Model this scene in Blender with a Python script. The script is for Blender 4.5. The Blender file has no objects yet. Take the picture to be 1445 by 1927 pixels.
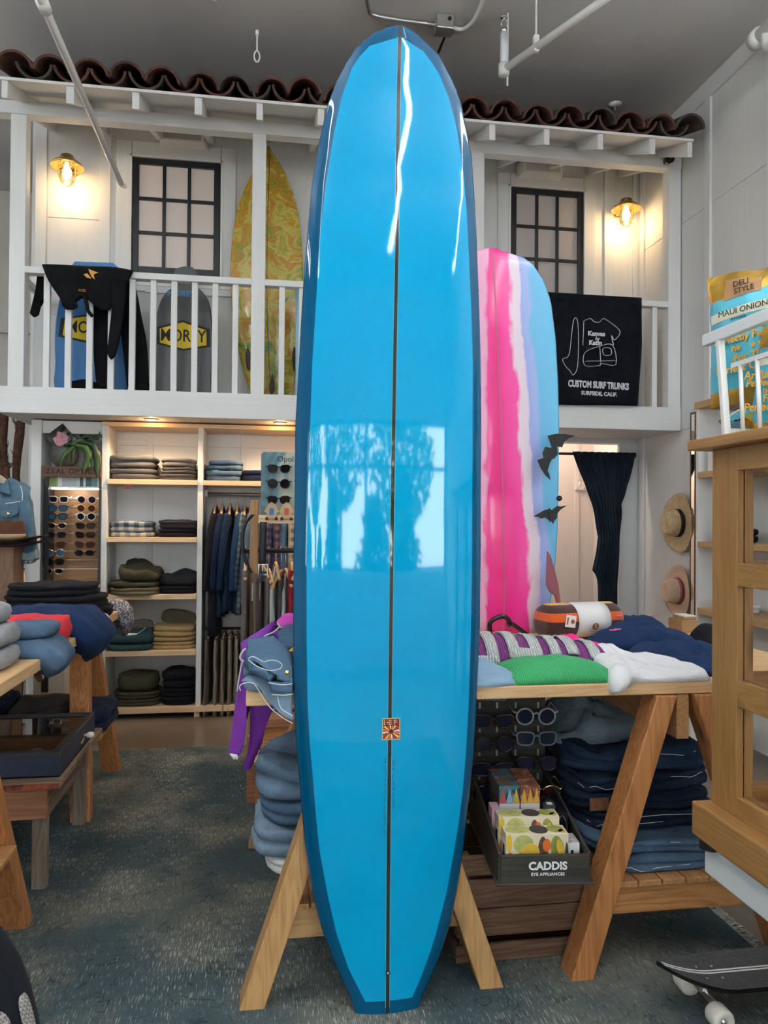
import bpy, bmesh, math, random
from mathutils import Vector, Matrix, noise
S = bpy.context.scene
COL = S.collection
PI = math.pi

# ---------------------------------------------------------------- camera, sky, exposure
cd = bpy.data.cameras.new('camera'); cam = bpy.data.objects.new('camera', cd); COL.objects.link(cam)
cd.sensor_fit = 'AUTO'; cd.sensor_width = 36.0; cd.lens = 36.0 * 1430.0 / 1927.0
cd.clip_start = 0.05; cd.clip_end = 200
ya, pi_, ro = math.radians(8.74), math.radians(.625), math.radians(.443)
fw = Vector((math.sin(ya)*math.cos(pi_), math.cos(ya)*math.cos(pi_), math.sin(pi_)))
rt = Vector((math.cos(ya), -math.sin(ya), 0)); up = rt.cross(fw)
rt2 = rt*math.cos(ro) + up*math.sin(ro); up2 = -rt*math.sin(ro) + up*math.cos(ro)
mw = Matrix((rt2, up2, -fw)).transposed().to_4x4(); mw.translation = Vector((0, 0, 1.45))
cam.matrix_world = mw
S.camera = cam

w = bpy.data.worlds.new('overcast sky'); S.world = w; w.use_nodes = True
wn = w.node_tree.nodes; wl = w.node_tree.links
bg = wn['Background']; bg.inputs['Color'].default_value = (.90, .96, 1, 1); bg.inputs['Strength'].default_value = 15.5
S.view_settings.view_transform = 'Standard'; S.view_settings.look = 'None'
S.view_settings.gamma = 1.0; S.view_settings.use_curve_mapping = False
S.view_settings.exposure = 0.0

def area_light(name, loc, rot, sx, sy, power, col=(1, 1, 1), portal=False):
    l = bpy.data.lights.new(name, 'AREA'); l.shape = 'RECTANGLE'; l.size = sx; l.size_y = sy
    l.energy = power; l.color = col
    o = bpy.data.objects.new(name, l); COL.objects.link(o); o.location = loc; o.rotation_euler = rot
    if portal: l.cycles.is_portal = True
    return o
# daylight comes in through the glazed shop front behind the viewpoint
area_light('shop_front_portal', (-0.4, -4.45, 2.08), (PI/2, 0, 0), 6.9, 1.86, 10, portal=True)

# sunlight strikes the pavement outside from behind the building and bounces in
sl_ = bpy.data.lights.new('sun', 'SUN'); sl_.energy = 30; sl_.angle = .01; sl_.color = (1, .95, .86)
so = bpy.data.objects.new('sun', sl_); COL.objects.link(so); so.rotation_euler = (math.radians(-32), 0, 0)
def point_light(name, loc, power, col, r=.03):
    l = bpy.data.lights.new(name, 'POINT'); l.energy = power; l.color = col; l.shadow_soft_size = r
    o = bpy.data.objects.new(name, l); COL.objects.link(o); o.location = loc
    return o
def spot_light(name, loc, power, col, ang=2.2, r=.02):
    l = bpy.data.lights.new(name, 'SPOT'); l.energy = power; l.color = col; l.shadow_soft_size = r
    l.spot_size = ang; l.spot_blend = .6
    o = bpy.data.objects.new(name, l); COL.objects.link(o); o.location = loc
    return o

# ---------------------------------------------------------------- mesh helpers
def root_loc(p):
    while p.parent: p = p.parent
    return Vector(p.location)

class MB:
    def __init__(s): s.v = []; s.f = []; s.m = []
    def add(s, vs, fs, m=0):
        o = len(s.v); s.v += [tuple(p) for p in vs]; s.f += [tuple(i+o for i in f) for f in fs]; s.m += [m]*len(fs)
        return s
    def box(s, x0, x1, y0, y1, z0, z1, m=0):
        vs = [(x0,y0,z0),(x1,y0,z0),(x1,y1,z0),(x0,y1,z0),(x0,y0,z1),(x1,y0,z1),(x1,y1,z1),(x0,y1,z1)]
        return s.add(vs, [(3,2,1,0),(4,5,6,7),(0,1,5,4),(1,2,6,5),(2,3,7,6),(3,0,4,7)], m)
    def hexa(s, b, t, m=0):     # 4 bottom points counter-clockwise from above, 4 top points
        return s.add(list(b)+list(t), [(3,2,1,0),(4,5,6,7),(0,1,5,4),(1,2,6,5),(2,3,7,6),(3,0,4,7)], m)
    def beam(s, p0, p1, w, h, up=(0,0,1), m=0):   # w along side, h along up
        p0 = Vector(p0); p1 = Vector(p1); d = (p1-p0).normalized(); u = Vector(up)
        sd = d.cross(u).normalized(); u = sd.cross(d).normalized()
        vs = []
        for p in (p0, p1):
            for a, b in ((-1,-1),(1,-1),(1,1),(-1,1)): vs.append(p + sd*(a*w/2) + u*(b*h/2))
        return s.add(vs, [(0,1,2,3),(7,6,5,4),(1,0,4,5),(2,1,5,6),(3,2,6,7),(0,3,7,4)], m)
    def tube(s, pts, r, n=8, m=0, closed=False, flat=1.0):
        pts = [Vector(p) for p in pts]; k = len(pts)
        rr = r if isinstance(r, (list, tuple)) else [r]*k
        vs = []; prev = None
        for i, p in enumerate(pts):
            if closed: d = pts[(i+1) % k] - pts[i-1]
            else: d = pts[min(i+1, k-1)] - pts[max(i-1, 0)]
            if d.length < 1e-9: d = Vector((0, 0, 1))
            d.normalize()
            if prev is None:
                a = Vector((0,0,1)) if abs(d.z) < .9 else Vector((1,0,0))
                x = d.cross(a).normalized()
            else:
                x = prev - d*prev.dot(d)
                x = x.normalized() if x.length > 1e-6 else d.orthogonal().normalized()
            prev = x; y = d.cross(x)
            for j in range(n):
                t = 2*PI*j/n; vs.append(p + x*(rr[i]*math.cos(t)) + y*(rr[i]*flat*math.sin(t)))
        fs = []
        for i in range(k if closed else k-1):
            a = i*n; b = ((i+1) % k)*n
            for j in range(n): fs.append((a+j, a+(j+1)%n, b+(j+1)%n, b+j))
        if not closed:
            fs.append(tuple(range(n-1, -1, -1))); fs.append(tuple((k-1)*n+j for j in range(n)))
        return s.add(vs, fs, m)
    def lathe(s, prof, n=24, m=0, mat=None, sx=1, sy=1):
        vs = []
        for r, z in prof:
            for j in range(n):
                t = 2*PI*j/n; p = Vector((r*sx*math.cos(t), r*sy*math.sin(t), z))
                vs.append(mat @ p if mat else p)
        fs = []
        for i in range(len(prof)-1):
            for j in range(n): fs.append((i*n+j, i*n+(j+1)%n, (i+1)*n+(j+1)%n, (i+1)*n+j))
        fs.append(tuple(range(n-1, -1, -1))); fs.append(tuple((len(prof)-1)*n+j for j in range(n)))
        return s.add(vs, fs, m)
    def prism(s, poly, fn, d0, d1, m=0):   # poly 2D counter-clockwise; fn(a,b,d) -> point
        n = len(poly)
        vs = [fn(a, b, d0) for a, b in poly] + [fn(a, b, d1) for a, b in poly]
        fs = [tuple(range(n-1, -1, -1)), tuple(range(n, 2*n))]
        fs += [(i, (i+1)%n, n+(i+1)%n, n+i) for i in range(n)]
        return s.add(vs, fs, m)
    def grid(s, rows, m=0, closed=False):
        n = len(rows[0]); vs = [p for r in rows for p in r]; fs = []
        for i in range(len(rows)-1):
            for j in range(n if closed else n-1):
                k = (j+1) % n
                fs.append((i*n+j, i*n+k, (i+1)*n+k, (i+1)*n+j))
        return s.add(vs, fs, m)
    def loft(s, rings, m=0):
        s.grid(rings, m, True); n = len(rings[0]); o = len(s.v) - n*len(rings)
        s.f.append(tuple(o+j for j in range(n-1, -1, -1))); s.m.append(m)
        s.f.append(tuple(o+(len(rings)-1)*n+j for j in range(n))); s.m.append(m)
        return s
    def build(s, name, mats, parent=None, smooth=False, bevel=0, origin=None, solid=0, sub=0):
        if not isinstance(mats, (list, tuple)): mats = [mats]
        if origin is not None: off = Vector(origin)
        elif parent is not None: off = root_loc(parent)
        else:
            xs = [p[0] for p in s.v]; ys = [p[1] for p in s.v]; zs = [p[2] for p in s.v]
            off = Vector(((min(xs)+max(xs))/2, (min(ys)+max(ys))/2, min(zs)))
        me = bpy.data.meshes.new(name)
        me.from_pydata([(p[0]-off.x, p[1]-off.y, p[2]-off.z) for p in s.v], [], s.f)
        for m in mats: me.materials.append(m)
        me.polygons.foreach_set('material_index', s.m)
        if smooth: me.polygons.foreach_set('use_smooth', [True]*len(s.f))
        bm = bmesh.new(); bm.from_mesh(me); bmesh.ops.recalc_face_normals(bm, faces=bm.faces)
        bm.to_mesh(me); bm.free()
        me.update()
        o = bpy.data.objects.new(name, me); COL.objects.link(o)
        if parent is not None: o.parent = parent
        else: o.location = off
        if solid:
            md = o.modifiers.new('thickness', 'SOLIDIFY'); md.thickness = solid; md.offset = 0
        if sub:
            md = o.modifiers.new('smooth', 'SUBSURF'); md.levels = sub; md.render_levels = sub
        if bevel:
            md = o.modifiers.new('bevel', 'BEVEL'); md.width = bevel; md.segments = 2; md.limit_method = 'ANGLE'; md.angle_limit = .7
        return o

def tag(o, label=None, cat=None, group=None, kind=None):
    if label: o['label'] = label
    if cat: o['category'] = cat
    if group: o['group'] = group
    if kind: o['kind'] = kind
    return o
def thing(name, label, cat, loc=(0,0,0), group=None):
    o = bpy.data.objects.new(name, None); COL.objects.link(o); o.empty_display_size = .05
    o.location = loc
    return tag(o, label, cat, group)
def copy_tree(o, parent=None):
    c = o.copy(); COL.objects.link(c)
    if parent is not None: c.parent = parent
    for ch in list(o.children): copy_tree(ch, c)
    return c
def box(name, m, x0, x1, y0, y1, z0, z1, parent=None, bevel=.002):
    return MB().box(x0, x1, y0, y1, z0, z1).build(name, m, parent, bevel=bevel)
def struct(o): o['kind'] = 'structure'; return o

def text(body, size, m, parent, pos, xdir=(1,0,0), ydir=(0,0,1), align='CENTER', name='lettering', depth=.0006, bold=0, sx=1.0, shear=0, spacing=1.0):
    cu = bpy.data.curves.new(name, 'FONT'); cu.body = body; cu.size = size; cu.align_x = align; cu.align_y = 'CENTER'
    cu.extrude = depth; cu.offset = bold; cu.shear = shear; cu.space_character = spacing; cu.resolution_u = 3
    t = bpy.data.objects.new('tmp', cu); COL.objects.link(t)
    dg = bpy.context.evaluated_depsgraph_get(); dg.update()
    me = bpy.data.meshes.new_from_object(t.evaluated_get(dg))
    bpy.data.objects.remove(t)
    X = Vector(xdir).normalized(); Y = Vector(ydir); Y = (Y - X*Y.dot(X)).normalized(); Z = X.cross(Y)
    M4 = Matrix((X, Y, Z)).transposed().to_4x4(); M4.translation = Vector(pos) - (root_loc(parent) if parent else Vector())
    me.transform(M4 @ Matrix.Diagonal((sx, 1, 1, 1)))
    me.materials.clear(); me.materials.append(m)
    o = bpy.data.objects.new(name, me); COL.objects.link(o)
    if parent is not None: o.parent = parent
    return o

def nz(x, y, z, f=1.0, s=0.0):
    return noise.noise(Vector((x*f+s*7.13, y*f-s*3.7, z*f+s*1.9)))
def smooth_path(pts, k=6, closed=False):
    pts = [Vector(p) for p in pts]; n = len(pts); out = []
    rng = range(n if closed else n-1)
    for i in rng:
        if closed: a, b, c, d = pts[i-1], pts[i], pts[(i+1)%n], pts[(i+2)%n]
        else: a, b, c, d = pts[max(i-1,0)], pts[i], pts[i+1], pts[min(i+2,n-1)]
        for j in range(k):
            t = j/k
            out.append(.5*((2*b) + (c-a)*t + (2*a-5*b+4*c-d)*t*t + (3*b-a-3*c+d)*t**3))
    if not closed: out.append(pts[-1])
    return out
def interp(tab, x):
    if x <= tab[0][0]: return tab[0][1]
    for (a, b), (c, d) in zip(tab, tab[1:]):
        if x <= c: return b + (d-b)*(x-a)/(c-a)
    return tab[-1][1]

# ---------------------------------------------------------------- materials
MATS = {}
def newmat(name):
    m = bpy.data.materials.new(name); m.use_nodes = True
    nt = m.node_tree; b = nt.nodes['Principled BSDF']
    return m, nt, b
def N(nt, t, **kw):
    n = nt.nodes.new(t)
    for k, v in kw.items():
        if k.startswith('i_'): n.inputs[k[2:].replace('_', ' ')].default_value = v
        else: setattr(n, k, v)
    return n
def coords(nt, scale=(1,1,1), rnd=True, rot=(0,0,0)):
    tc = N(nt, 'ShaderNodeTexCoord'); mp = N(nt, 'ShaderNodeMapping'); mp.inputs['Scale'].default_value = scale
    mp.inputs['Rotation'].default_value = rot
    if rnd:
        oi = N(nt, 'ShaderNodeObjectInfo'); va = N(nt, 'ShaderNodeVectorMath', operation='SCALE'); va.inputs['Scale'].default_value = 1.0
        cb = N(nt, 'ShaderNodeCombineXYZ'); ml = N(nt, 'ShaderNodeMath', operation='MULTIPLY'); ml.inputs[1].default_value = 23.7
        nt.links.new(oi.outputs['Random'], ml.inputs[0])
        for k in 'XYZ': nt.links.new(ml.outputs[0], cb.inputs[k])
        ad = N(nt, 'ShaderNodeVectorMath', operation='ADD')
        nt.links.new(tc.outputs['Object'], ad.inputs[0]); nt.links.new(cb.outputs[0], ad.inputs[1]); nt.links.new(ad.outputs[0], mp.inputs['Vector'])
    else: nt.links.new(tc.outputs['Object'], mp.inputs['Vector'])
    return mp.outputs['Vector']
def ramp(nt, fac, stops, mode='LINEAR'):
    r = N(nt, 'ShaderNodeValToRGB'); cr = r.color_ramp; cr.interpolation = mode
    while len(cr.elements) > 2: cr.elements.remove(cr.elements[-1])
    for i, (p, c) in enumerate(stops):
        e = cr.elements[i] if i < 2 else cr.elements.new(p)
        e.position = p; e.color = (*c, 1)
    if fac is not None: nt.links.new(fac, r.inputs['Fac'])
    return r.outputs['Color']
def bump(nt, b, h, strength=.3, dist=.002):
    bp = N(nt, 'ShaderNodeBump'); bp.inputs['Strength'].default_value = strength; bp.inputs['Distance'].default_value = dist
    nt.links.new(h, bp.inputs['Height']); nt.links.new(bp.outputs['Normal'], b.inputs['Normal'])
def mat(name, col, rough=.5, metal=0, var=0, vscale=6, bmp=0, bscale=60, bdist=.002, coat=0, sheen=0, emis=0, ecol=None, trans=0, ior=1.45, alpha=1, spec=.5, stretch=(1,1,1)):
    if name in MATS: return MATS[name]
    m, nt, b = newmat(name)
    b.inputs['Base Color'].default_value = (*col, 1); b.inputs['Roughness'].default_value = rough; b.inputs['Metallic'].default_value = metal
    b.inputs['Coat Weight'].default_value = coat; b.inputs['Coat Roughness'].default_value = .03; b.inputs['Sheen Weight'].default_value = sheen
    b.inputs['Transmission Weight'].default_value = trans; b.inputs['IOR'].default_value = ior; b.inputs['Alpha'].default_value = alpha
    b.inputs['Specular IOR Level'].default_value = spec
    if emis:
        b.inputs['Emission Color'].default_value = (*(ecol or col), 1); b.inputs['Emission Strength'].default_value = emis
    if var or bmp: v = coords(nt, stretch)
    if var:
        n = N(nt, 'ShaderNodeTexNoise', i_Scale=vscale, i_Detail=5.0); nt.links.new(v, n.inputs['Vector'])
        c = ramp(nt, n.outputs['Fac'], [(.3, [x*(1-var) for x in col]), (.7, [min(1, x*(1+var)) for x in col])])
        nt.links.new(c, b.inputs['Base Color'])
    if bmp:
        n2 = N(nt, 'ShaderNodeTexNoise', i_Scale=bscale, i_Detail=4.0); nt.links.new(v, n2.inputs['Vector'])
        bump(nt, b, n2.outputs['Fac'], bmp, bdist)
    MATS[name] = m; return m
def wood(name, c1, c2, axis=0, rough=.5, scale=1.0, knots=True, coat=0, contrast=1.0):
    if name in MATS: return MATS[name]
    m, nt, b = newmat(name)
    st = [14*scale]*3; st[axis] = 1.1*scale
    v = coords(nt, st)
    n = N(nt, 'ShaderNodeTexNoise', i_Scale=1.0, i_Detail=3.0, i_Distortion=.6); nt.links.new(v, n.inputs['Vector'])
    ml = N(nt, 'ShaderNodeMath', operation='MULTIPLY'); ml.inputs[1].default_value = 9.0; nt.links.new(n.outputs['Fac'], ml.inputs[0])
    pp = N(nt, 'ShaderNodeMath', operation='PINGPONG'); pp.inputs[1].default_value = .5; nt.links.new(ml.outputs[0], pp.inputs[0])
    st2 = [90*scale]*3; st2[axis] = 3*scale
    v2 = coords(nt, st2); n2 = N(nt, 'ShaderNodeTexNoise', i_Scale=1.0, i_Detail=4.0); nt.links.new(v2, n2.inputs['Vector'])
    ad = N(nt, 'ShaderNodeMath', operation='ADD'); nt.links.new(pp.outputs[0], ad.inputs[0]); nt.links.new(n2.outputs['Fac'], ad.inputs[1])
    c = ramp(nt, ad.outputs[0], [(.35/contrast if contrast > 1 else .35, c2), (.95, c1)])
    if knots:
        stk = [5*scale]*3; stk[axis] = 1.6*scale
        vk = coords(nt, stk); vo = N(nt, 'ShaderNodeTexVoronoi', i_Scale=1.0); nt.links.new(vk, vo.inputs['Vector'])
        kr = ramp(nt, vo.outputs['Distance'], [(.05, (.25, .25, .25)), (.13, (1, 1, 1))])
        mx = N(nt, 'ShaderNodeMix', data_type='RGBA', blend_type='MULTIPLY'); mx.inputs['Factor'].default_value = .8
        nt.links.new(c, mx.inputs[6]); nt.links.new(kr, mx.inputs[7]); c = mx.outputs[2]
    nt.links.new(c, b.inputs['Base Color']); b.inputs['Roughness'].default_value = rough; b.inputs['Coat Weight'].default_value = coat
    b.inputs['Coat Roughness'].default_value = .15
    bump(nt, b, ad.outputs[0], .15, .001)
    MATS[name] = m; return m
def fabric(name, col, var=.18, weave=700, rough=.95, wr=.35, wscale=14, sheen=.03):
    if name in MATS: return MATS[name]
    m, nt, b = newmat(name); v = coords(nt)
    n = N(nt, 'ShaderNodeTexNoise', i_Scale=9.0, i_Detail=6.0, i_Roughness=.65); nt.links.new(v, n.inputs['Vector'])
    c = ramp(nt, n.outputs['Fac'], [(.3, [x*(1-var) for x in col]), (.72, [min(1, x*(1+var)+.004) for x in col])])
    nt.links.new(c, b.inputs['Base Color']); b.inputs['Roughness'].default_value = rough; b.inputs['Sheen Weight'].default_value = sheen
    b.inputs['Specular IOR Level'].default_value = .2 if max(col) > .09 else .05
    n2 = N(nt, 'ShaderNodeTexNoise', i_Scale=wscale, i_Detail=5.0, i_Distortion=.8); nt.links.new(v, n2.inputs['Vector'])
    n3 = N(nt, 'ShaderNodeTexNoise', i_Scale=weave, i_Detail=1.0); nt.links.new(v, n3.inputs['Vector'])
    m2 = N(nt, 'ShaderNodeMath', operation='MULTIPLY_ADD'); m2.inputs[1].default_value = .06
    nt.links.new(n3.outputs['Fac'], m2.inputs[0]); nt.links.new(n2.outputs['Fac'], m2.inputs[2])
    bump(nt, b, m2.outputs[0], wr, .02)
    MATS[name] = m; return m
def denim(name, col, fade=.5):
    if name in MATS: return MATS[name]
    m, nt, b = newmat(name); v = coords(nt)
    n = N(nt, 'ShaderNodeTexNoise', i_Scale=7.0, i_Detail=7.0, i_Roughness=.7); nt.links.new(v, n.inputs['Vector'])
    lo = [x*(1-fade*.6) for x in col]; hi = [min(1, x*(1+fade)+.02*fade) for x in col]
    c = ramp(nt, n.outputs['Fac'], [(.32, lo), (.55, col), (.75, hi)])
    wv = N(nt, 'ShaderNodeTexWave', i_Scale=220.0, i_Distortion=1.5, bands_direction='DIAGONAL'); nt.links.new(v, wv.inputs['Vector'])
    mx = N(nt, 'ShaderNodeMix', data_type='RGBA', blend_type='OVERLAY'); mx.inputs['Factor'].default_value = .35
    nt.links.new(c, mx.inputs[6]); nt.links.new(wv.outputs['Color'], mx.inputs[7]); nt.links.new(mx.outputs[2], b.inputs['Base Color'])
    b.inputs['Roughness'].default_value = .95; b.inputs['Specular IOR Level'].default_value = .15
    n2 = N(nt, 'ShaderNodeTexNoise', i_Scale=16.0, i_Detail=5.0, i_Distortion=1.0); nt.links.new(v, n2.inputs['Vector'])
    bump(nt, b, n2.outputs['Fac'], .4, .02)
    MATS[name] = m; return m

def painted(name, col, axis=2):
    m, nt, b = newmat(name)
    st = [55, 55, 55]; st[axis] = 2.2
    v = coords(nt, st, rnd=False); n = N(nt, 'ShaderNodeTexNoise', i_Scale=1.0, i_Detail=5.0); nt.links.new(v, n.inputs['Vector'])
    c = ramp(nt, n.outputs['Fac'], [(.25, [x*.955 for x in col]), (.6, col)])
    nt.links.new(c, b.inputs['Base Color']); b.inputs['Roughness'].default_value = .6
    bump(nt, b, n.outputs['Fac'], .35, .0015)
    MATS[name] = m; return m
white_wall = painted('white painted rough sawn panel', (.74, .745, .74), 2)
white_trim = painted('white painted timber', (.76, .77, .77), 0)
white_post = painted('white painted post', (.76, .77, .77), 2)
white_flat = mat('white satin paint', (.78, .78, .77), .45, var=.02, vscale=12)
grey_wall = mat('pale grey plaster', (.62, .60, .57), .8, var=.04, vscale=3)
black_metal = mat('black metal', (.012, .012, .014), .4, var=.2)
black_gloss = mat('glossy black', (.008, .008, .009), .12)
chrome = mat('brushed steel', (.62, .62, .62), .28, metal=1, var=.08, vscale=20)
brass = mat('polished brass', (.83, .56, .19), .22, metal=1, var=.15, vscale=30)
paper = mat('white paper label', (.8, .8, .8), .7, var=.03)
inkblack = mat('black ink', (.012, .012, .012), .6, var=.1)
inkwhite = mat('white ink', (.86, .86, .86), .6, var=.03)
pine = wood('clear pine', (.72, .47, .25), (.60, .36, .17), 0, .5, contrast=1.1)
pine_y = wood('clear pine lengthwise', (.70, .46, .24), (.58, .35, .16), 1, .5)
fir_z = wood('douglas fir leg', (.47,.20,.066), (.29,.105,.033), 2, .42)
fir_x = wood('douglas fir rail', (.50, .235, .085), (.30, .12, .04), 0, .42)
fir_y = wood('douglas fir slat', (.48, .25, .10), (.34, .16, .06), 1, .5)
maple_x = wood('pale maple shelf', (.76, .54, .33), (.66, .44, .25), 0, .45, knots=False)
honey_z = wood('honey pine stile', (.36, .185, .06), (.29, .135, .04), 2, .4)
honey_y = wood('honey pine rail', (.37, .19, .062), (.28, .13, .038), 1, .4)
grey_wood = wood('weathered grey wood', (.23, .155, .10), (.12, .075, .045), 0, .8)
grey_wood_z = wood('weathered grey leg', (.21, .165, .125), (.12, .09, .065), 2, .8)
red_wood = wood('worn reddish wood', (.33, .15, .075), (.20, .08, .04), 0, .75)
crate_wood = wood('old crate wood', (.17, .095, .055), (.085, .042, .024), 0, .85)
dark_wood = wood('black stained wood', (.045, .04, .033), (.018, .017, .015), 0, .6, knots=False)
walnut = wood('walnut panel', (.34, .19, .085), (.22, .115, .048), 0, .5)


# ================================================================ ROOM SHELL
def concrete(name, c1, c2, rough):
    m, nt, b = newmat(name); v = coords(nt, rnd=False)
    n = N(nt, 'ShaderNodeTexNoise', i_Scale=1.6, i_Detail=8.0, i_Roughness=.65); nt.links.new(v, n.inputs['Vector'])
    c = ramp(nt, n.outputs['Fac'], [(.3, c1), (.7, c2)]); nt.links.new(c, b.inputs['Base Color'])
    b.inputs['Roughness'].default_value = rough
    n2 = N(nt, 'ShaderNodeTexNoise', i_Scale=30.0, i_Detail=5.0); nt.links.new(v, n2.inputs['Vector']); bump(nt, b, n2.outputs['Fac'], .12, .003)
    return m
floor_m = concrete('polished concrete', (.085, .065, .048), (.20, .165, .13), .28)
def ceiling_material():
    m, nt, b = newmat('grey painted ceiling'); v = coords(nt, rnd=False)
    n = N(nt, 'ShaderNodeTexNoise', i_Scale=.9, i_Detail=6.0); nt.links.new(v, n.inputs['Vector'])
    vo = N(nt, 'ShaderNodeTexNoise', i_Scale=22.0, i_Detail=4.0); nt.links.new(v, vo.inputs['Vector'])
    sp = ramp(nt, vo.outputs['Fac'], [(.70, (.56, .555, .555)), (.80, (.70, .69, .69))])
    c = ramp(nt, n.outputs['Fac'], [(.35, (.88, .88, .88)), (.65, (1.06, 1.05, 1.05))])
    mx = N(nt, 'ShaderNodeMix', data_type='RGBA', blend_type='MULTIPLY'); mx.inputs['Factor'].default_value = 1
    nt.links.new(sp, mx.inputs[6]); nt.links.new(c, mx.inputs[7]); nt.links.new(mx.outputs[2], b.inputs['Base Color'])
    b.inputs['Roughness'].default_value = .6; bump(nt, b, vo.outputs['Fac'], .3, .004)
    return m
ceil_m = ceiling_material()
CZ = 4.65; RX = 3.14; BY = 6.1
struct(MB().box(-6.2, RX+.2, -4.7, 9, -.12, 0).build('floor', floor_m))
struct(MB().box(-6.2, RX+.2, -4.7, 9, CZ, CZ+.12).build('ceiling', ceil_m))
for q, lb in (((-.35,4.75),'left of the eye hook'),((.05,4.62),'right of the eye hook'),((1.75,4.9),'right of the sprinkler pipe')):
    b_ = MB(); b_.lathe([(.0,0),(.014,-.004),(.008,-.010),(.0,-.012)], 8, mat=Matrix.Translation((q[0], q[1], CZ)))
    tag(b_.build('ceiling_plug', white_flat, smooth=True), 'small painted-over anchor stub on the grey ceiling ' + lb, 'anchor', 'painted anchor stubs on the ceiling')
wr = struct(MB().box(RX, RX+.2, -4.7, 9, 0, CZ).build('wall_right', white_wall))
wl_ = struct(MB().box(-6.2, -6.0, -4.7, 9, 0, CZ).build('wall_left', grey_wall))
wbl = struct(MB().box(-6.0, -1.70, 7.9, 8.05, 0, CZ).build('wall_back', grey_wall))
struct(MB().box(-6.0, -1.70, 7.83, 7.9, 3.296-.05, 3.296).build('trim_1', grey_wall))
# shop front behind the viewpoint: piers, sill and head round the glazing
m_ = MB(); m_.box(-6.0, -3.9, -4.7, -4.5, 0, CZ); m_.box(3.08, RX, -4.7, -4.5, 0, CZ); m_.box(-3.9, 3.08, -4.7, -4.5, 0, 1.15); m_.box(-3.9, 3.08, -4.7, -4.5, 3.0, CZ)
struct(m_.build('wall_front', white_flat))
m_ = MB()
for x in (-3.87, -1.55, -.28, .86, 3.05): m_.box(x-.03, x+.03, -4.64, -4.56, 1.15, 3.0)
for z in (1.18, 2.42, 2.97): m_.box(-3.9, 3.08, -4.63, -4.57, z-.025, z+.025)
struct(m_.build('window_3', black_metal))
# the street outside: pavement and three trees seen only as reflections in the glossy boards
struct(MB().box(-16, 14, -22, -4.7, -.2, -.1).build('street_pavement', concrete('pavement', (.20,.19,.18), (.33,.32,.30), .9)))
leaf_m = mat('tree leaf', (.045, .085, .02), .7, var=.5, vscale=3); bark_m = mat('bark', (.09, .06, .04), .9, var=.3, bmp=.5)
random.seed(5)
for i, (x, y, h) in enumerate(((-2.7, -9.5, 4.6), (.15, -11, 5.4), (2.6, -9.2, 4.4), (-6, -10.5, 5.2))):
    t = thing('street_tree', 'leafy tree on the pavement outside the shop front, ' + ('left of the middle', 'in the middle', 'right of the middle', 'far left')[i], 'tree', (x, y, -.1), 'trees outside the shop')
    MB().tube([(x,y,-.1),(x+.1,y,h*.35),(x-.1,y+.1,h*.75)], [.13,.10,.04]).build('trunk', bark_m, t, smooth=True)
    lf = MB()
    for k in range(1500):
        a = random.random()*2*PI; r = 1.45*math.sqrt(random.random()); zz = h*.42 + random.random()*h*.55
        r *= math.sin(PI*min(.98, max(.08, (zz-h*.36)/(h*.66))))
        c = Vector((x+r*math.cos(a), y+r*math.sin(a), zz)); d1 = Vector((random.uniform(-1,1), random.uniform(-1,1), random.uniform(-1,1))).normalized()*.13
        d2 = d1.orthogonal().normalized()*.06
        lf.add([c-d1, c+d2, c+d1, c-d2], [(0,1,2,3)])
    tag(lf.build('foliage', leaf_m, t), kind='stuff')

for i, (x, y, h, r, lb) in enumerate(((-3.1,-6.6,2.05,.75,'low wide'),(-1.35,-6.8,1.75,.6,'low round'),(-.2,-6.5,2.35,.45,'tall narrow'),(1.25,-6.7,2.2,.6,'tall spiky'),(2.2,-6.4,2.55,.5,'tallest'))):  # bushes added to break up the window reflection in the board
    t = thing('reflection_bush', '%s added bush outside the shop front, breaking up its reflection' % lb, 'bush', (x, y, -.1), 'added bushes shaping the reflection')
    MB().tube([(x,y,-.1),(x,y,h*.6)], [.05,.02]).build('stem', bark_m, t)
    lf = MB()
    for k in range(900):
        a = random.random()*2*PI; zz = .05 + (h-.05)*random.random(); rr = r*math.sqrt(random.random())*(1-.75*(zz/h)**2.5)*(1+.25*math.sin(a*3+zz*5))
        c = Vector((x+rr*math.cos(a), y+rr*math.sin(a), zz)); d1 = Vector((random.uniform(-1,1), random.uniform(-1,1), random.uniform(-.2,1.4))).normalized()*.15; d2 = d1.orthogonal().normalized()*.055
        lf.add([c-d1, c+d2, c+d1, c-d2], [(0,1,2,3)])
    tag(lf.build('foliage', leaf_m, t), kind='stuff')

# right wall: battens, ceiling trim, panel joints
def batten(parent, y0, y1, z0, z1): MB().box(RX-.022, RX, y0, y1, z0, z1).build('batten', white_post, parent, bevel=.003)
for y in (6.02, 5.05, 4.36, 3.62, 2.9, 2.2): batten(wr, y-.035, y+.035, 0, CZ-.13)
MB().box(RX-.03, RX, -4.5, BY, CZ-.13, CZ).build('cornice_board', white_trim, wr, bevel=.003)
for y0, y1 in ((5.085, 5.985), (4.395, 5.015), (3.655, 4.325)):
    MB().box(RX-.006, RX, y0, y1, 3.749, CZ-.13).build('wall_panel', white_wall, wr, bevel=.002)
    MB().box(RX-.006, RX, y0, y1, 2.16, 3.749-.006).build('wall_panel', white_wall, wr, bevel=.002)
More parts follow.
